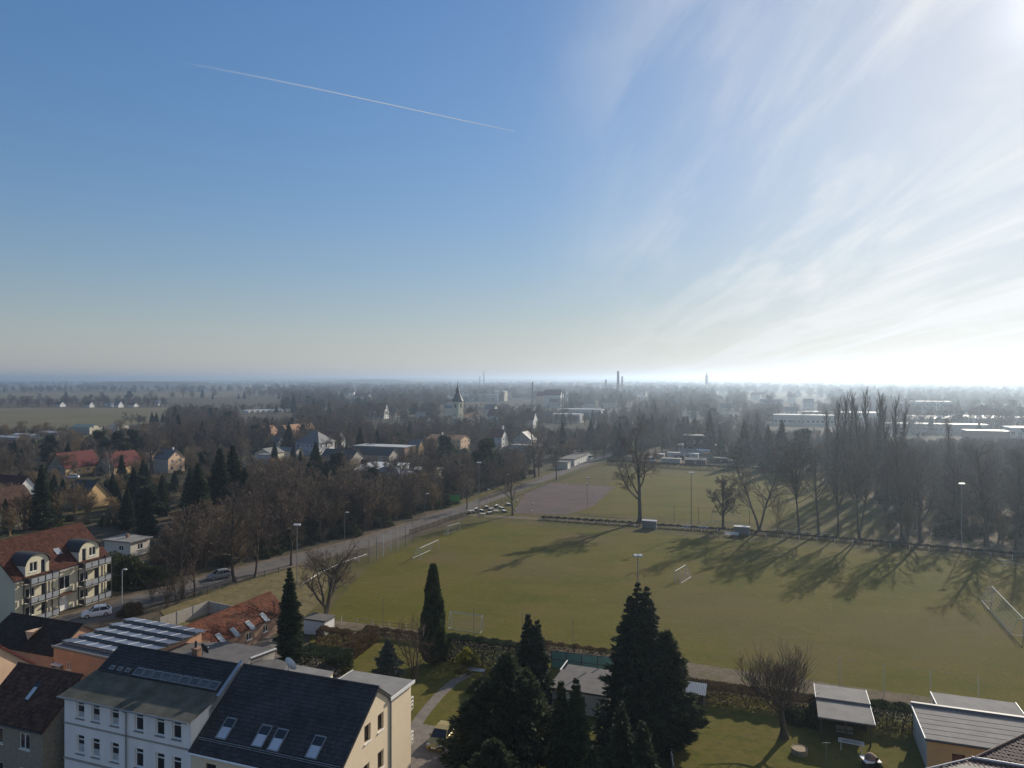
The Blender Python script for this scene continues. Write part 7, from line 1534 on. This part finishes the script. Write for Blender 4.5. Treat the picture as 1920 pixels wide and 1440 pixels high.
for k, (px_, py_, c_) in enumerate(((1690, 832, 'car_white'), (1712, 834, 'car_grey'), (1735, 835, 'car_white'), (1760, 836, 'car_grey'), (1785, 838, 'car_white'))): pass
# ------------------------------------------------------------------ air: haze over the plain, a contrail and a far plume
hz = MB().box(-9600, 9600, -320, 9600, -1.0, 66.0).build('haze', None)
hz['kind'] = 'stuff'; hz['label'] = 'pale blue winter haze lying over the town and fields'
hm = bpy.data.materials.new('haze_air'); hm.use_nodes = True; hn = hm.node_tree.nodes; hn.clear()
pv = hn.new('ShaderNodeVolumePrincipled'); pv.inputs['Color'].default_value = (0.64, 0.80, 1.0, 1); pv.inputs['Density'].default_value = 0.00026; pv.inputs['Anisotropy'].default_value = 0.68
ho = hn.new('ShaderNodeOutputMaterial'); hm.node_tree.links.new(pv.outputs[0], ho.inputs['Volume'])
hz.data.materials.append(hm)
def vapour(name, alpha, col=(.9, .9, .9)):
    m = bpy.data.materials.new(name); m.use_nodes = True; nt = m.node_tree; nn, ll = nt.nodes, nt.links; nn.clear()
    d = nn.new('ShaderNodeBsdfTranslucent'); d.inputs['Color'].default_value = (*col, 1); d2 = nn.new('ShaderNodeBsdfDiffuse'); d2.inputs['Color'].default_value = (*col, 1); mx_ = nn.new('ShaderNodeMixShader'); ll.new(d.outputs[0], mx_.inputs[1]); ll.new(d2.outputs[0], mx_.inputs[2])
    tr = nn.new('ShaderNodeBsdfTransparent'); m2 = nn.new('ShaderNodeMixShader'); ll.new(tr.outputs[0], m2.inputs[1]); ll.new(mx_.outputs[0], m2.inputs[2]); o = nn.new('ShaderNodeOutputMaterial'); ll.new(m2.outputs[0], o.inputs['Surface'])
    return m, nn, ll, m2
cm_, nn_c, ll_c, mixc = vapour('contrail_vapour', .5, (.97, .97, .97))
tcn = nn_c.new('ShaderNodeTexCoord'); sx_ = nn_c.new('ShaderNodeSeparateXYZ'); ll_c.new(tcn.outputs['Generated'], sx_.inputs[0])
mr_ = nn_c.new('ShaderNodeMapRange'); mr_.inputs['From Min'].default_value = 0.16; mr_.inputs['From Max'].default_value = 1.0; mr_.inputs['To Min'].default_value = 0.0; mr_.inputs['To Max'].default_value = 0.75; ll_c.new(sx_.outputs[0], mr_.inputs[0]); ll_c.new(mr_.outputs[0], mixc.inputs[0])
Zc = 4200.0
def up(px, py): k = (Zc - H) / ((YH - py) / F); return Vector(((px - 960) / F * k, k, Zc))
tr_pts = [(175, 84), (260, 102), (380, 124), (500, 147), (620, 172), (740, 198), (860, 224), (964, 246)]
m = MB(); wd = [38, 32, 27, 23, 20, 17, 14, 6]
pts = [up(*q) for q in tr_pts]
for i in range(len(pts) - 1): m.tube(pts[i], pts[i + 1], wd[i] * .45, wd[i + 1] * .45, 8, caps=False)
o = m.build('contrail', cm_); tag(o, 'thin white contrail slanting across the blue sky', 'contrail')
